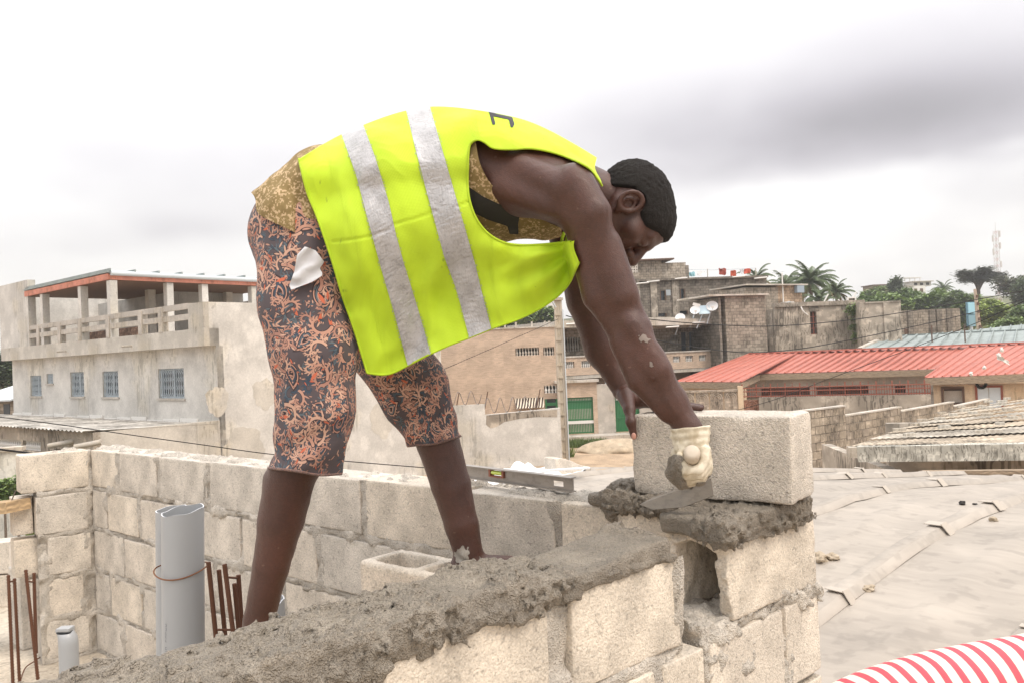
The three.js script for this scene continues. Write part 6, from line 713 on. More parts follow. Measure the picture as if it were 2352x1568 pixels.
{
  const all = [...torsoB, ...shoulderB, ...armB, ...legB, ...footB].flatMap((b) => [b[0], b[1]]), [lo, hi] = box3(all, 0.16);
  const body = nets(skin2, lo, hi, 0.0088), [h0, h1] = box3([hp(0.08, 0.08, 0.12), hp(-0.08, -0.1, -0.1), hp(-0.08, 0.08, -0.1), hp(0.08, -0.1, 0.12)], 0.045), head = nets(headF, h0, h1, 0.0034), hand = nets(handL, ...box3([J(1425, 890, 2.06), J(1615, 945, 1.98), J(1456, 1000, 1.95), J(1566, 935, 2.1)], 0.035), 0.0034);
  const g = merge([body, head, hand].map((m) => uvBox(prep(m)))); part(man, 'body', g, skinMat);
  for (const s of [-1, 1]) { const e = new THREE.SphereGeometry(0.0108, 16, 12); e.translate(...hp(s * 0.0315, -0.018, 0.0825).toArray()); part(man, 'eye', e, mat(0.12, 0.09, 0.08, { rough: 0.15 })); }
  const nail = new THREE.SphereGeometry(1, 12, 8); nail.scale(0.0062, 0.0085, 0.003); nail.translate(...J(1456, 1001, 1.9525).toArray()); part(man, 'thumb_nail', nail, mat(0.5, 0.26, 0.2, { rough: 0.35 }));
  // short curled hair
  const hairF = (x, y, z) => { const dx = x - HO.x, dy = y - HO.y, dz = z - HO.z, r = dx * HR.x + dy * HR.y + dz * HR.z, u = dx * HU.x + dy * HU.y + dz * HU.z, f = dx * HF.x + dy * HF.y + dz * HF.z;
    const el = (b, c, ra, rb, rc) => { const k = Math.sqrt((r / ra) ** 2 + ((u - b) / rb) ** 2 + ((f - c) / rc) ** 2); return (k - 1) * Math.min(ra, rb, rc); };
    let d = smin(el(0.002, -0.012, 0.073, 0.08, 0.093), el(0.018, 0.036, 0.058, 0.054, 0.06), 0.02), n = 0.0034 * fbm(x * 125, y * 125, z * 125, 2) + 0.0008 * vn(x * 260, y * 260, z * 260);
    const line = 0.003 * fbm(x * 120, y * 120, z * 120, 2) + Math.max(f - (0.05 + (u + 0.015) * 0.68) - 0.012 * clamp(-Math.abs(r) * 10 + 0.5, 0, 1), (f > -0.03 ? -0.012 : -0.012 + (f + 0.03) * 1.9) - u), fade = clamp(-line / 0.016, -1, 1);
    const earGap = 0.029 - Math.hypot((u + 0.03) / 1.25, f + 0.002); return Math.max(d - 0.0075 * clamp(0.35 + fade, -0.3, 1) - n * clamp(fade * 2, 0, 1), line, Math.abs(r) > 0.05 ? earGap : -1); };
  part(man, 'hair', nets(hairF, ...box3([hp(0.08, 0.09, 0.1), hp(-0.08, -0.09, -0.11), hp(-0.08, 0.09, -0.11), hp(0.08, -0.09, 0.1)], 0.02), 0.0027), mat(0.032, 0.028, 0.026, { rough: 0.9, specularIntensity: 0.6, bump: T_GRAINB, bumpSize: 0.09, bs: 0.006 }));
  // cement dried on the far ankle
  const spl = cut(uvBox(prep(nets((x, y, z) => skin2(x, y, z) - 0.0022 - 0.002 * fbm(x * 160, y * 160, z * 160, 2), ...box3([J(1062, 1275, 2.03)], 0.05), 0.003))), (p) => { const [u, v, d] = pix(p); return d < 2.05 ? 1 - Math.hypot((u - 1062) / 16, (v - 1275) / 21) + 0.7 * fbm(u * 0.16, v * 0.16, 3, 3) : -1; });
  part(man, 'cement_splash', spl, mat(0.34, 0.31, 0.27, { tile: T_GRAIN, size: 0.05 }));
  const spots = [[1478, 775, 15, 16], [1497, 835, 8, 10]].map(([a, b, c, e]) => cut(uvBox(prep(nets((x, y, z) => skin2(x, y, z) - 0.0008, ...box3([J(a, b, 1.66)], 0.07), 0.004))), (p) => { const [u, v, d] = pix(p); return d < 1.7 ? 1 - Math.hypot((u - a + (v - b) * -0.4) / c, (v - b) / e) + 0.9 * fbm(u * 0.14, v * 0.14, 8, 3) - 0.35 : -1; }));
  part(man, 'cement_dust', merge(spots), mat(0.24, 0.2, 0.175));
}
// shorts
let shortsF;
{
  const T = document.createElement('canvas'); T.width = T.height = 1024; const c = T.getContext('2d'), r = rng(77); c.fillStyle = 'rgb(92,84,88)'; c.fillRect(0, 0, 1024, 1024);
  const peach = ['rgb(202,156,136)', 'rgb(180,136,120)', 'rgb(216,176,154)'], blue = ['rgb(82,100,112)', 'rgb(66,82,98)', 'rgb(98,112,120)'], hot = 'rgb(214,116,86)', darkc = 'rgb(62,53,57)';
  const tiled = (x, y, R, fn) => { for (const ox of [-1024, 0, 1024]) for (const oy of [-1024, 0, 1024]) if (x + ox > -R && x + ox < 1024 + R && y + oy > -R && y + oy < 1024 + R) { c.save(); c.translate(x + ox, y + oy); fn(); c.restore(); } };
  c.lineCap = 'round';
  const leaf = (L, w, col) => { c.fillStyle = col; c.beginPath(); c.moveTo(0, 0); c.quadraticCurveTo(w, -L * 0.45, w * 0.25, -L); c.quadraticCurveTo(-w * 0.7, -L * 0.5, 0, 0); c.fill(); };
  const scroll = (S, flip, col, edge) => { // a curling stem that thins out, with leaves on its back
    const pts = []; for (let i = 0; i <= 46; i++) { const a = i / 46 * 5.6, q = S * Math.exp(-a * 0.33); pts.push([Math.cos(a) * q * flip, Math.sin(a) * q]); }
    for (const [wd, cc] of [[0.36, edge], [0.24, col]]) for (let i = 0; i < 46; i++) { c.strokeStyle = cc; c.lineWidth = S * wd * (1 - i / 70) + 1; c.beginPath(); c.moveTo(...pts[i]); c.lineTo(...pts[i + 1]); c.stroke(); }
    for (let i = 2; i < 34; i += 4) { const [x, y] = pts[i], a = Math.atan2(y, x); c.save(); c.translate(x, y); c.rotate(a + Math.PI / 2 + flip * 1.15); leaf(S * 0.85 * (1 - i / 50), S * 0.17 * flip, i % 8 ? col : edge); c.restore(); }
    c.fillStyle = col; c.beginPath(); c.arc(...pts[46], S * 0.11, 0, 7); c.fill(); };
  const drop = (S, flip, a, b, d) => { const ring = (k, col) => { c.fillStyle = col; c.beginPath(); c.moveTo(flip * S * 0.75 * k, -S * 1.25 * k); c.bezierCurveTo(-flip * S * 0.5 * k, -S * 1.1 * k, -flip * S * 1.0 * k, S * 0.5 * k, 0, S * 0.72 * k); c.bezierCurveTo(flip * S * 0.95 * k, S * 0.6 * k, flip * S * 0.6 * k, -S * 0.5 * k, flip * S * 0.75 * k, -S * 1.25 * k); c.fill(); };
    ring(1.12, darkc); ring(1, a); ring(0.84, d); ring(0.72, b); ring(0.5, a); ring(0.36, darkc); c.save(); c.scale(0.42, 0.42); scroll(S * 0.7, flip, a, darkc); c.restore(); for (let i = 0; i < 13; i++) { const t = i / 13 * 6.28; c.fillStyle = a; c.beginPath(); c.arc(Math.cos(t) * S * 0.86 - flip * S * 0.05, Math.sin(t) * S * 0.78 - S * 0.1, S * 0.075, 0, 7); c.fill(); } };
  const pick = (l) => l[Math.floor(r() * l.length)];
  for (let i = 0; i < 230; i++) { const x = r() * 1024, y = r() * 1024, S = 26 + r() * 26, f = r() < 0.5 ? -1 : 1, a = r() * 6.28, col = r() < 0.68 ? pick(blue) : pick(peach); tiled(x, y, 120, () => { c.rotate(a); scroll(S, f, col, darkc); }); }
  for (let k = 0; k < 6; k++) for (let j = 0; j < 6; j++) { const x = (k + 0.5 * (j % 2)) * 171 + r() * 60, y = j * 171 + r() * 60, S = 46 + r() * 18, f = r() < 0.5 ? -1 : 1, a = (r() - 0.5) * 1.6 + (r() < 0.5 ? 3.1 : 0), p = pick(peach), b = pick(blue); tiled(x, y, 190, () => { c.rotate(a); drop(S, f, p, b, darkc); }); }
  for (let i = 0; i < 170; i++) { const x = r() * 1024, y = r() * 1024, S = 34 + r() * 34, f = r() < 0.5 ? -1 : 1, a = r() * 6.28, col = pick(peach), h = r() < 0.28; tiled(x, y, 140, () => { c.rotate(a); scroll(S, f, col, darkc); if (h) leaf(S * 0.9, S * 0.3, hot); }); }
  for (let i = 0; i < 760; i++) { const x = r() * 1024, y = r() * 1024, a = r() * 6.28, L = 14 + r() * 24, col = r() < 0.14 ? hot : r() < 0.55 ? pick(peach) : pick(blue); tiled(x, y, 60, () => { c.rotate(a); leaf(L * 1.15, L * 0.4, darkc); leaf(L, L * 0.3, col); }); }
  const tx = new THREE.CanvasTexture(T); tx.colorSpace = THREE.SRGBColorSpace; tx.wrapS = tx.wrapT = THREE.RepeatWrapping;
  const shortsMat = mat(0.86, 0.84, 0.84, { rough: 0.85, sheen: 0.3, sheenColor: new THREE.Color(0.4, 0.38, 0.36) }); shortsMat.map = rep(tx, 0.47); shortsMat.bumpMap = rep(T_CLOTHB, 0.3); shortsMat.bumpScale = 0.003;
  const cb = [[J(702, 552, 1.9), J(760, 560, 1.9), 0.117, 0.115, 0.7], [J(695, 520, 1.88), J(770, 520, 1.9), 0.11, 0.112, 0.66], [J(700, 600, 1.81), J(703, 700, 1.80), 0.108, 0.098], [J(703, 700, 1.80), J(720, 800, 1.79), 0.098, 0.0915], [J(720, 800, 1.79), J(727, 930, 1.79), 0.0915, 0.083], [J(727, 930, 1.79), J(695, 1092, 1.80), 0.083, 0.0765],
    [J(760, 600, 2.0), J(830, 720, 2.03), 0.108, 0.1], [J(830, 720, 2.03), J(950, 895, 2.07), 0.1, 0.084], [J(950, 895, 2.07), J(1006, 1025, 2.08), 0.086, 0.069]], sf = bones(cb, 0.03);
  const fold = (x, y, z) => { const t = EYE - y; return 0.0075 * vn(x * 9 + y * 4, y * 3.2, z * 11) + 0.006 * Math.abs(vn(x * 16 - y * 7, y * 6, z * 14)) + 0.006 * sstep(0.05, 0.25, t) * sstep(0.3, 0.14, Math.abs(t - 0.22)) * Math.sin(y * 70 + 5 * vn(x * 12, y * 5, z * 12)); };
  shortsF = (x, y, z) => sf(x, y, z) + fold(x, y, z);
  const hemN = [[560, 1070], [617, 1076], [680, 1083], [735, 1092], [776, 1090], [840, 1085]], hemF = [[840, 1042], [950, 1024], [1000, 1020], [1056, 1003], [1120, 990]];
  const below = (u, v, l) => { for (let i = 0; i + 1 < l.length; i++) if (u <= l[i + 1][0] || i + 2 === l.length) { const [a, b] = [l[i], l[i + 1]]; return lerp(a[1], b[1], (u - a[0]) / (b[0] - a[0])) - v; } };
  let g = nets((x, y, z) => sf(x, y, z) + fold(x, y, z), ...box3(cb.flatMap((b) => [b[0], b[1]]), 0.15), 0.0085);
  g = cut(uvBox(prep(g)), (p) => { const [u, v, d] = pix(p); return below(u, v, p.z > -1.94 ? hemN : hemF); });
  const pos = g.attributes.position, uv = g.attributes.uv, axes = [[J(700, 600, 1.81), J(727, 930, 1.79), J(695, 1092, 1.8)], [J(760, 600, 2.0), J(950, 895, 2.07), J(1006, 1025, 2.08)]], q = V();
  for (let i = 0; i < pos.count; i += 3) { const m = V(); for (let k = 0; k < 3; k++) m.add(q.fromBufferAttribute(pos, i + k)); m.multiplyScalar(1 / 3); const near = m.z > -1.93, [a, b, e] = axes[near ? 0 : 1], A = m.y > b.y ? a : b, B = m.y > b.y ? b : e, dir = B.clone().sub(A).normalize(), base = m.y > b.y ? 0 : a.distanceTo(b), X = V(1, 0, 0).addScaledVector(dir, -dir.x).normalize(), Z = dir.clone().cross(X); let a0;
    for (let k = 0; k < 3; k++) { q.fromBufferAttribute(pos, i + k).sub(A); let an = Math.atan2(q.dot(X), q.dot(Z)); if (k === 0) a0 = an; else { if (an - a0 > Math.PI) an -= 2 * Math.PI; if (an - a0 < -Math.PI) an += 2 * Math.PI; } uv.setXY(i + k, an * 0.095 + (near ? 0 : 0.21), -(base + q.dot(dir))); } }
  const shorts = part(man, 'shorts', g, shortsMat);
  const line = cut(uvBox(prep(nets((x, y, z) => sf(x, y, z) - 0.009 + fold(x, y, z) * 0.4 + 0.006 * Math.sin((x * 0.7 - y) * 210 + 3 * vn(x * 30, y * 30, 1)), ...box3([J(705, 615, 1.7)], 0.1), 0.005))), (p) => { const [u, v, d] = pix(p); return d < 1.78 ? inPoly(u, v, [[700, 566], [724, 575], [745, 602], [734, 616], [742, 632], [716, 648], [668, 666], [664, 655], [676, 622], [682, 585]]) : -1; });
  part(man, 'pocket_lining', line, mat(0.72, 0.72, 0.74, { bump: T_CLOTHB, bumpSize: 0.12, bs: 0.004 }));
  // turned hems
  const hem = (pts, d, near) => { const s = spline(pts); const out = []; for (let i = 0; i <= 40; i++) { const [u, v] = s(i / 40), a = ray(u, v - 2); let t = d - 0.2; for (let k = 0; k < 60; k++) { const p = a.clone().multiplyScalar(t).add(camera.position), e = sf(p.x, p.y, p.z) + fold(p.x, p.y, p.z); if (e < 0.0006) { out.push(p); break; } t += Math.max(e * 0.8, 0.0006); } } if (out.length > 3) part(man, 'hem', tube(out, 0.0032, 6, 90), shortsMat); };
  hem(hemN, 1.8); hem(hemF, 2.08);
}
// tee shirt
const shirtCore = bones([...torsoB, [J(668, 508, 1.9), J(760, 452, 1.9), 0.083, 0.1, 0.6]], 0.03);
const shirtF = (x, y, z) => Math.min(shirtCore(x, y, z) - 0.013, x < -0.45 ? shortsF(x, y, z) - 0.009 : 9) + 0.006 * vn(x * 11 + y * 5, y * 9, z * 8) + 0.004 * vn(x * 24, y * 20, z * 20);
{
  const tx = dtex(512, (x, y) => { const s = pf(x, y, 56, 801, 2), w = pf(x, y, 6, 811, 3), m = pf(x, y, 20, 821, 3); const k = sstep(0.53 - (w - 0.5) * 0.4, 0.66 - (w - 0.5) * 0.4, s * 0.65 + m * 0.35); return [lerp(148, 210, k) + (m - 0.5) * 22, lerp(127, 183, k) + (m - 0.5) * 22, lerp(84, 146, k) + (m - 0.5) * 18]; });
  const shirtMat = mat(0.86, 0.86, 0.86, { rough: 0.95, bump: T_CLOTHB, bumpSize: 0.25, bs: 0.003 }); shirtMat.map = rep(tx, 0.2);
  const hemL = [[560, 430], [584, 452], [590, 488], [612, 503], [650, 521], [705, 548], [765, 592], [860, 660]], hole = smoothPoly([[1090, 300], [1094, 335], [1104, 380], [1130, 425], [1195, 478], [1300, 530]], 30).concat([[1500, 560], [1500, 200], [1090, 200]]);
  const hemS = smoothPoly(hemL, 40).concat([[860, 900], [500, 900], [500, 430]]);
  const [lo, hi] = box3(torsoB.flatMap((b) => [b[0], b[1]]), 0.22);
  let g = uvBox(prep(nets(shirtF, lo, hi, 0.0085)));
  g = cut(cut(g, (p) => { const [u, v] = pix(p); return -inPoly(u, v, hemS); }), (p) => { const [u, v] = pix(p); return Math.min(-inPoly(u, v, hole), 1290 - u); });
  part(man, 'tee_shirt', g, shirtMat);
  const pr = cut(uvBox(prep(nets((x, y, z) => shirtF(x, y, z) - 0.0016, ...box3([J(1135, 490, 1.76)], 0.1), 0.006))), (p) => { const [u, v, d] = pix(p); return d < 1.9 ? inPoly(u, v, [[1070, 425], [1110, 452], [1180, 485], [1194, 495], [1190, 515], [1191, 540], [1178, 560], [1165, 520], [1120, 505], [1080, 485]]) : -1; });
  part(man, 'shirt_print', pr, mat(0.03, 0.028, 0.026));
}
// safety vest: one side is laid out, the other mirrored in the plane he bends in
const coatF = (x, y, z) => Math.min(shirtF(x, y, z), skin2(x, y, z));
const vestOut = { top: spline([[686, 365], [737, 334], [785, 308], [834, 287], [887, 267], [932, 254], [987, 245], [1038, 246], [1082, 251], [1139, 260], [1206, 276], [1259, 298], [1325, 334], [1371, 362]]), bot: spline([[843, 856], [879, 860], [901, 856], [936, 839], [989, 812], [1038, 790], [1076, 776], [1131, 754], [1193, 732], [1259, 697], [1303, 657], [1330, 602]]), left: spline([[686, 365], [706, 444], [728, 498], [764, 604], [786, 679], [812, 754], [834, 825], [843, 856]]), right: spline([[1371, 362], [1367, 386], [1383, 427], [1350, 500], [1318, 560], [1330, 602]]) };
const armhole = smoothPoly([[1383, 427], [1361, 395], [1343, 380], [1303, 362], [1259, 348], [1215, 341], [1171, 343], [1130, 339], [1103, 321], [1083, 327], [1076, 350], [1075, 380], [1074, 422], [1079, 462], [1096, 506], [1122, 537], [1157, 557], [1193, 563], [1241, 562], [1312, 555]], 120);
const holePoly = armhole.concat([[1345, 545], [1500, 545], [1500, 427]]);
const vestPix = (s, t) => { const T = vestOut.top(s), Bt = vestOut.bot(s), L = vestOut.left(t), R = vestOut.right(t), c = [[686, 365], [1371, 362], [843, 856], [1330, 602]]; return [0, 1].map((k) => lerp(T[k], Bt[k], t) + lerp(L[k], R[k], s) - lerp(lerp(c[0][k], c[1][k], s), lerp(c[2][k], c[3][k], s), t)); };
const seamA = smoothPoly([[765, 556], [840, 545], [892, 528]], 10).concat(smoothPoly([[903, 516], [960, 500], [1002, 484]], 10)), seamB = smoothPoly([[1050, 475], [1079, 462]], 6);
const segDist = (u, v, l) => { let d = 1e9; for (let i = 0; i + 1 < l.length; i++) { const ex = l[i + 1][0] - l[i][0], ey = l[i + 1][1] - l[i][1], t = clamp(((u - l[i][0]) * ex + (v - l[i][1]) * ey) / (ex * ex + ey * ey)); d = Math.min(d, Math.hypot(u - l[i][0] - ex * t, v - l[i][1] - ey * t)); } return d; };
const NU = 230, NV = 190, vestDepth = [], vestUV = [];
for (let j = 0; j <= NV; j++) for (let i = 0; i <= NU; i++) {
  const s = i / NU, t0 = j / NV, t = t0 < 0.5 ? t0 * t0 * 1.1 + t0 * 0.45 : t0; const [u, v] = vestPix(s, t);
  const wd = lerp(0.2, 0.19, sstep(0, 0.5, s)) , k = t < 0.42 ? Math.sqrt(Math.max(0, 1 - (1 - t / 0.42) ** 2)) : lerp(1, 0.62 + 0.1 * s, sstep(0.42, 1, t));
  let d = SAG - wd * k;
  const soft = sstep(0.0, 0.12, t);
  d -= soft * (0.015 * vn(u / 105 + v / 260, v / 230, 3) + 0.0065 * vn(u / 55 - v / 150, v / 120, 5) + 0.001 * vn(u / 22, v / 30, 9)); d -= soft * 0.009 * Math.pow(Math.abs(Math.sin(u / 52 + v / 190 + 1.6 * vn(u / 130, v / 110, 8))), 3) * sstep(0.35, 0.7, t);
  d -= soft * 0.012 * sstep(0.6, 0.95, t) * Math.sin((u * 0.8 + v * 0.25) / 34 + 2 * vn(u / 120, v / 120, 2)) * sstep(0.1, 0.4, s);
  const g = Math.atan2(v - 560, 1330 - u), rr = Math.hypot(v - 560, 1330 - u); d += soft * 0.009 * Math.sin(g * 11 + rr / 60) * sstep(330, 60, rr) * sstep(20, 70, rr);  // pulls that run to the strap
  const c = V(), a = ray(u, v); let tt = 1.5, hit = 0; for (let n = 0; n < 40; n++) { c.copy(a).multiplyScalar(tt).add(camera.position); const e = coatF(c.x, c.y, c.z); if (e < 0.002) { hit = tt; break; } tt += Math.max(e * 0.85, 0.002); if (tt > 1.95) break; }
  vestDepth.push(d, hit); vestUV.push(u, v);
}
{ // rest the cloth on him without a crease
  const lift = new Float32Array((NU + 1) * (NV + 1)); for (let n = 0; n < lift.length; n++) { const u = vestUV[n * 2], v = vestUV[n * 2 + 1], inside = inPoly(u, v, holePoly) > 4; lift[n] = vestDepth[n * 2 + 1] && !inside ? Math.max(0, vestDepth[n * 2] - vestDepth[n * 2 + 1] + 0.009) : 0; }
  let a = lift; for (let k = 0; k < 14; k++) { const b = new Float32Array(a.length); for (let j = 0; j <= NV; j++) for (let i = 0; i <= NU; i++) { let s = 0, n = 0; for (let y = -1; y <= 1; y++) for (let x = -1; x <= 1; x++) { const ii = i + x, jj = j + y; if (ii >= 0 && jj >= 0 && ii <= NU && jj <= NV) { s += a[jj * (NU + 1) + ii]; n++; } } const q = j * (NU + 1) + i; b[q] = Math.max(lift[q], s / n); } a = b; }
  for (let n = 0; n < a.length; n++) vestDepth[n * 2] -= a[n];
}
const _q2 = V();
function vestSide(off, keep, thick = false) {
  const pos = [], uv = [], arc = []; for (let n = 0; n < vestUV.length / 2; n++) { const u = vestUV[n * 2], v = vestUV[n * 2 + 1], groove = 0.0028 * Math.exp(-((Math.min(segDist(u, v, seamA), segDist(u, v, seamB)) / 2.4) ** 2)); pos.push(...P(u, v, vestDepth[n * 2] - off + groove).toArray()); const i = n % (NU + 1), j = (n - i) / (NU + 1), L = pos.length; arc[n] = j ? arc[n - NU - 1] + Math.hypot(pos[L - 3] - pos[L - 3 - 3 * (NU + 1)], pos[L - 2] - pos[L - 2 - 3 * (NU + 1)], pos[L - 1] - pos[L - 1 - 3 * (NU + 1)]) : 0; uv.push(i / NU * 0.66, -arc[n]); }
  const ix = []; for (let j = 0; j < NV; j++) for (let i = 0; i < NU; i++) { const a = j * (NU + 1) + i; ix.push(a, a + NU + 1, a + NU + 2, a, a + NU + 2, a + 1); }
  const g = new THREE.BufferGeometry(); g.setAttribute('position', new THREE.BufferAttribute(new Float32Array(pos), 3)); g.setAttribute('uv', new THREE.BufferAttribute(new Float32Array(uv), 2)); g.setIndex(ix); g.computeVertexNormals();
  const h = cut(g.toNonIndexed(), (p) => { const [u, v] = pix(p); return keep(u, v); });
  const m = h.clone(), q = m.attributes.position, nn = m.attributes.normal; for (let i = 0; i < q.count; i++) { const [, pv_] = pix(_q2.fromBufferAttribute(q, i)); q.setY(i, q.getY(i) + 0.11 * sstep(520, 800, pv_)); q.setZ(i, -2 * SAG - q.getZ(i)); nn.setZ(i, -nn.getZ(i)); } return [h, m];
}
{
  const vest = mat(0.53, 0.74, 0.02, { rough: 0.7, sheen: 0.35, sheenColor: new THREE.Color(0.6, 0.9, 0.1), bump: T_CLOTHB, bumpSize: 0.4, bs: 0.0016 });
  vest.map = rep(dtex(512, (x, y) => { const a = pf(x, y, 6, 961, 4), b = pf(x, y, 14, 971, 4), c = pf(x, y, 60, 981, 2), s = 0.3 * sstep(0.76, 0.86, b * 0.7 + c * 0.3); const k = 0.95 + (a - 0.5) * 0.12; return [255 * k * (1 - s), 255 * k * (1 - s * 0.9), 255 * k]; }), 0.5);
  const out = (u, v) => -inPoly(u, v, holePoly);
  const vs = part(man, 'safety_vest', merge(vestSide(0, out)), vest);
  const crink = dtex(512, (x, y) => { const a = pf(x, y, 10, 901, 4), b = Math.abs(pf(x + a * 0.15, y * 2, 9, 911, 3) - 0.5) * 2, c = Math.abs(pf(x * 2, y + a * 0.1, 16, 921, 3) - 0.5) * 2; return gmul(0.3 + b * 0.5 + c * 0.35); }, false);
  const wear = dtex(512, (x, y) => { const a = pf(x, y, 8, 931, 5), b = pf(x, y, 40, 941, 3); return gmul(0.86 + (a - 0.5) * 0.16 - 0.06 * sstep(0.6, 0.75, b)); });
  const ref = mat(0.4, 0.395, 0.4, { tile: wear, size: 0.2, rough: 0.42, metalness: 0.25, bump: crink, bumpSize: 0.2, bs: 0.0022 });
  const band = (l, r) => l.concat(r.slice().reverse());
  const s1 = band([[781, 296], [784, 309], [817, 400], [839, 484], [857, 551], [876, 621], [905, 719], [936, 838], [940, 850]], [[830, 275], [834, 287], [861, 360], [892, 462], [910, 542], [927, 604], [960, 710], [989, 812], [993, 825]]);
  const s2 = band([[930, 240], [933, 255], [952, 334], [976, 427], [1000, 515], [1020, 590], [1045, 657], [1058, 701], [1077, 774], [1080, 786]], [[984, 230], [987, 244], [1009, 321], [1029, 391], [1051, 467], [1073, 542], [1093, 613], [1104, 661], [1129, 757], [1133, 770]]);
  for (const s of [s1, s2]) { const st = part(vs, 'reflective_strip', merge(vestSide(0.0026, (u, v) => inPoly(u, v, s))), ref);
    const n = s.length / 2, sides = [s.slice(1, n - 1), s.slice(n + 1, s.length - 1)];
    part(vs, 'stitching', merge(vestSide(0.0036, (u, v) => Math.max(...sides.map((l) => Math.min(0.8 - Math.abs(segDist(u, v, l) - 2.6), 1.3 * Math.sin(v * 0.95) + 0.4))))), mat(0.32, 0.31, 0.32)); }
  // what shows of the lettering across the back
  const strokes = [[[1128, 262], [1174, 272], [1178, 285]], [[1129, 265], [1134, 283]], [[1172, 272], [1176, 289]], [[1124, 255], [1133, 258]]];
  part(vs, 'lettering', vestSide(0.003, (u, v) => 3.6 - Math.min(...strokes.map((l) => segDist(u, v, l))))[0], mat(0.05, 0.05, 0.055));
  // bound edges
  const edge = (pts) => { const o = []; for (const [u, v] of pts) { let best = 1e9, d = 0; for (let n = 0; n < vestUV.length / 2; n++) { const q = (vestUV[n * 2] - u) ** 2 + (vestUV[n * 2 + 1] - v) ** 2; if (q < best) { best = q; d = vestDepth[n * 2]; } } o.push(P(u, v, d)); } return o; };
  const rim = edge(armhole.filter((_, i) => i % 3 === 0)), hemE = edge(Array.from({ length: 24 }, (_, i) => vestOut.left(i / 23))), botE = edge(Array.from({ length: 34 }, (_, i) => vestOut.bot(i / 33)));
  const mir = (l) => l.map((p) => V(p.x, p.y + 0.11 * sstep(520, 800, pix(p)[1]), -2 * SAG - p.z)); part(vs, 'binding', merge([rim, hemE, botE, mir(rim), mir(hemE), mir(botE)].map((l) => tube(l, 0.0026, 6, l.length * 4))), vest);
  // loose straps at the front corner
  part(vs, 'strap', merge([tube([J(1308, 575, 1.78), J(1302, 560, 1.8), J(1304, 538, 1.82)], 0.004, 5), tube([J(1292, 570, 1.8), J(1290, 552, 1.83), J(1296, 535, 1.85)], 0.004, 5)]), vest);
}
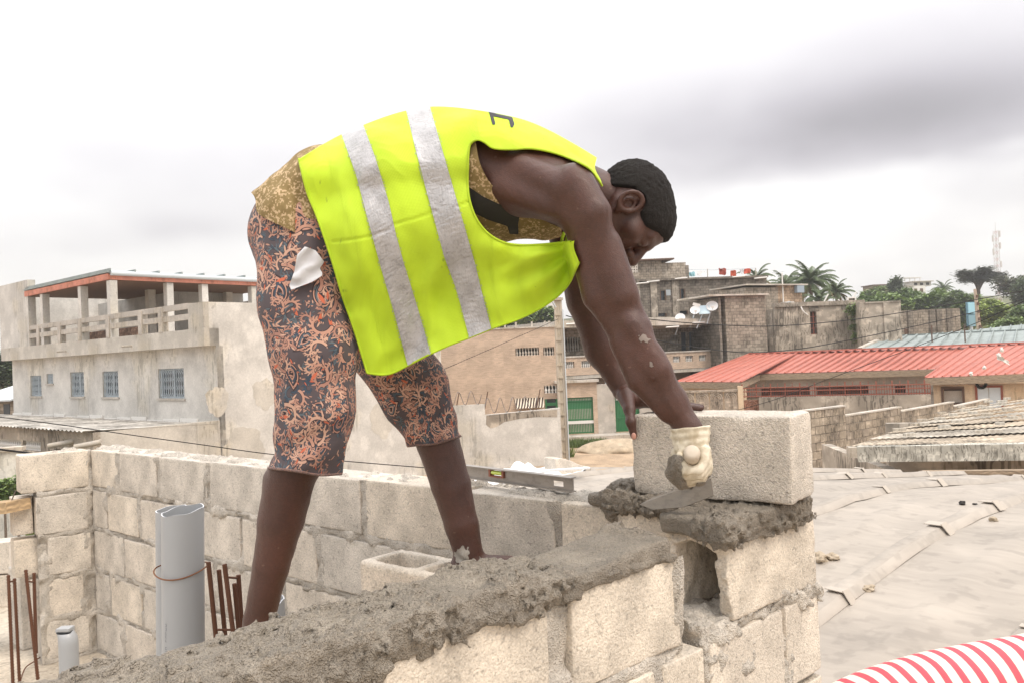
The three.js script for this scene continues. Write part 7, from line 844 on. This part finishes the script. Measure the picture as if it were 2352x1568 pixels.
// glove and trowel
{
  const gl = mat(0.62, 0.55, 0.43, { rough: 0.95, bump: T_CLOTHB, bumpSize: 0.05, bs: 0.0005 }); gl.map = rep(dtex(512, (x, y) => { const d = pf(x, y, 5, 951, 4), k = (Math.sin(x * 6.28 * 60) * 0.5 + 0.5) * 0.1, s = sstep(0.42, 0.8, d); return [lerp(244, 205, s) - k * 255 * 0.4, lerp(240, 196, s) - k * 255 * 0.4, lerp(230, 178, s) - k * 255 * 0.4]; }), 0.11); gl.color.setRGB(0.8, 0.76, 0.68);
  const C = J(1587, 1066, 1.66), ax = J(1589, 1040, 1.592).sub(J(1583, 1100, 1.735)).normalize(), X = V(1, 0, 0).addScaledVector(ax, -ax.x).normalize(), Y = ax.clone().cross(X), at = (a, r, k) => C.clone().addScaledVector(X, Math.cos(a) * r).addScaledVector(Y, Math.sin(a) * r).addScaledVector(ax, k);
  const fing = []; [[0.038, 0.0105, 0.0275], [0.018, 0.0118, 0.03], [-0.003, 0.0122, 0.0315], [-0.024, 0.0118, 0.0315]].forEach(([k, r, R], i) => { const a = [1.25, 0.45, -0.35, -1.2, -2.1, -2.9, -3.45].map((q) => at(q + i * 0.05, R - (q < -2.5 ? 0.004 : 0) + (q > 0.4 ? 0.004 : 0), k + (q < -1 ? 0.002 : 0))); for (let n = 0; n + 1 < a.length; n++) fing.push([a[n], a[n + 1], r + (n === 1 ? 0.0015 : 0), r - (n === 5 ? 0.002 : 0)]); });
  const gb = [[J(1584, 985, 1.665), J(1588, 1018, 1.662), 0.041, 0.037], [J(1588, 1018, 1.66), at(1.1, 0.03, 0.02), 0.033, 0.021], [J(1588, 1018, 1.662), at(1.0, 0.032, -0.02), 0.032, 0.021], [at(1.9, 0.028, 0.03), at(1.9, 0.03, -0.025), 0.02, 0.02], [at(2.2, 0.034, -0.01), at(3.2, 0.036, -0.038), 0.0165, 0.014], [at(3.2, 0.036, -0.038), at(4.0, 0.03, -0.052), 0.014, 0.0115], ...fing], gf = bones(gb, 0.0035);
  const cuff = J(1584, 985, 1.665), cd = J(1588, 1018, 1.662).sub(cuff).normalize();
  const f = (x, y, z) => { const h = (x - cuff.x) * cd.x + (y - cuff.y) * cd.y + (z - cuff.z) * cd.z; return Math.max(gf(x, y, z) + 0.0012 * Math.sin(h * 420) * sstep(0.055, 0.03, h) + 0.002 * vn(x * 60, y * 60, z * 60), -h - 0.004 + 0.0015 * vn(x * 50, y * 50, z * 50)); };
  part(man, 'glove', nets(f, ...box3([J(1535, 985, 1.6), J(1645, 1125, 1.74)], 0.045), 0.0032), gl, 'cream knitted work glove with a darker patch on its fingers');
  { const darkPatch = cut(uvBox(prep(nets((x, y, z) => f(x, y, z) - 0.0016 - 0.0016 * fbm(x * 160, y * 160, z * 160, 2), ...box3([J(1535, 985, 1.6), J(1645, 1125, 1.74)], 0.045), 0.0036))), (p) => { const [u, v] = pix(p); return sstep(1075, 1118, v) * 0.6 + sstep(1585, 1545, u) * 0.75 * sstep(1020, 1060, v) - 0.42 + 0.55 * fbm(u * 0.06, v * 0.06, 5, 3); }); part(man, 'dark_patch', darkPatch, M.wet); }  // darker raised patch over the lower and left-hand fingers
  const t = thing('trowel', 'steel pointing trowel gripped in his gloved hand, blade in the wet mortar', 'trowel'), butt = C.clone().addScaledVector(ax, 0.078), fer = C.clone().addScaledVector(ax, -0.062);
  const hd = (() => { const q = [[0, 0], [0.009, 0.0006], [0.0145, 0.003], [0.0165, 0.01], [0.0155, 0.03], [0.0165, 0.07], [0.018, 0.1], [0.0135, 0.132], [0, 0.133]].map((a) => new THREE.Vector2(a[0], a[1])), g = new THREE.LatheGeometry(q, 24); g.applyQuaternion(new THREE.Quaternion().setFromUnitVectors(V(0, 1, 0), ax.clone().negate())); g.translate(butt.x, butt.y, butt.z); return prep(g); })();
  part(t, 'handle', hd, mat(0.52, 0.45, 0.36, { rough: 0.6 }));
  const heel = J(1588, 1120, 1.765); part(t, 'shank', tube([fer, fer.clone().lerp(heel, 0.45).add(V(0.01, 0.012, -0.004)), heel], 0.0042, 8, 30), mat(0.2, 0.18, 0.16, { metalness: 0.6, rough: 0.5 }));
  // blade: a plate with a straight heel, tapering to the left
  const c = [[1634, 1098, 1.75], [1640, 1138, 1.735], [1570, 1164, 1.752], [1500, 1170, 1.79], [1470, 1158, 1.81], [1500, 1142, 1.815], [1560, 1122, 1.79]].map((a) => J(...a)), n = c[2].clone().sub(c[0]).cross(c[4].clone().sub(c[0])).normalize().multiplyScalar(0.0012), tri = [];
  for (let i = 1; i + 1 < c.length; i++) { tri.push(c[0].clone().add(n), c[i].clone().add(n), c[i + 1].clone().add(n), c[0].clone().sub(n), c[i + 1].clone().sub(n), c[i].clone().sub(n)); }
  for (let i = 0; i < c.length; i++) { const a = c[i], b = c[(i + 1) % c.length]; tri.push(a.clone().add(n), a.clone().sub(n), b.clone().sub(n), a.clone().add(n), b.clone().sub(n), b.clone().add(n)); }
  const bg = new THREE.BufferGeometry(); bg.setAttribute('position', new THREE.BufferAttribute(new Float32Array(tri.flatMap((p) => p.toArray())), 3)); bg.computeVertexNormals(); part(t, 'blade', uvBox(bg), mat(0.21, 0.185, 0.155, { tile: T_METAL, size: 0.2, rough: 0.6, metalness: 0.25 }));
}
renderer.render(scene, camera);
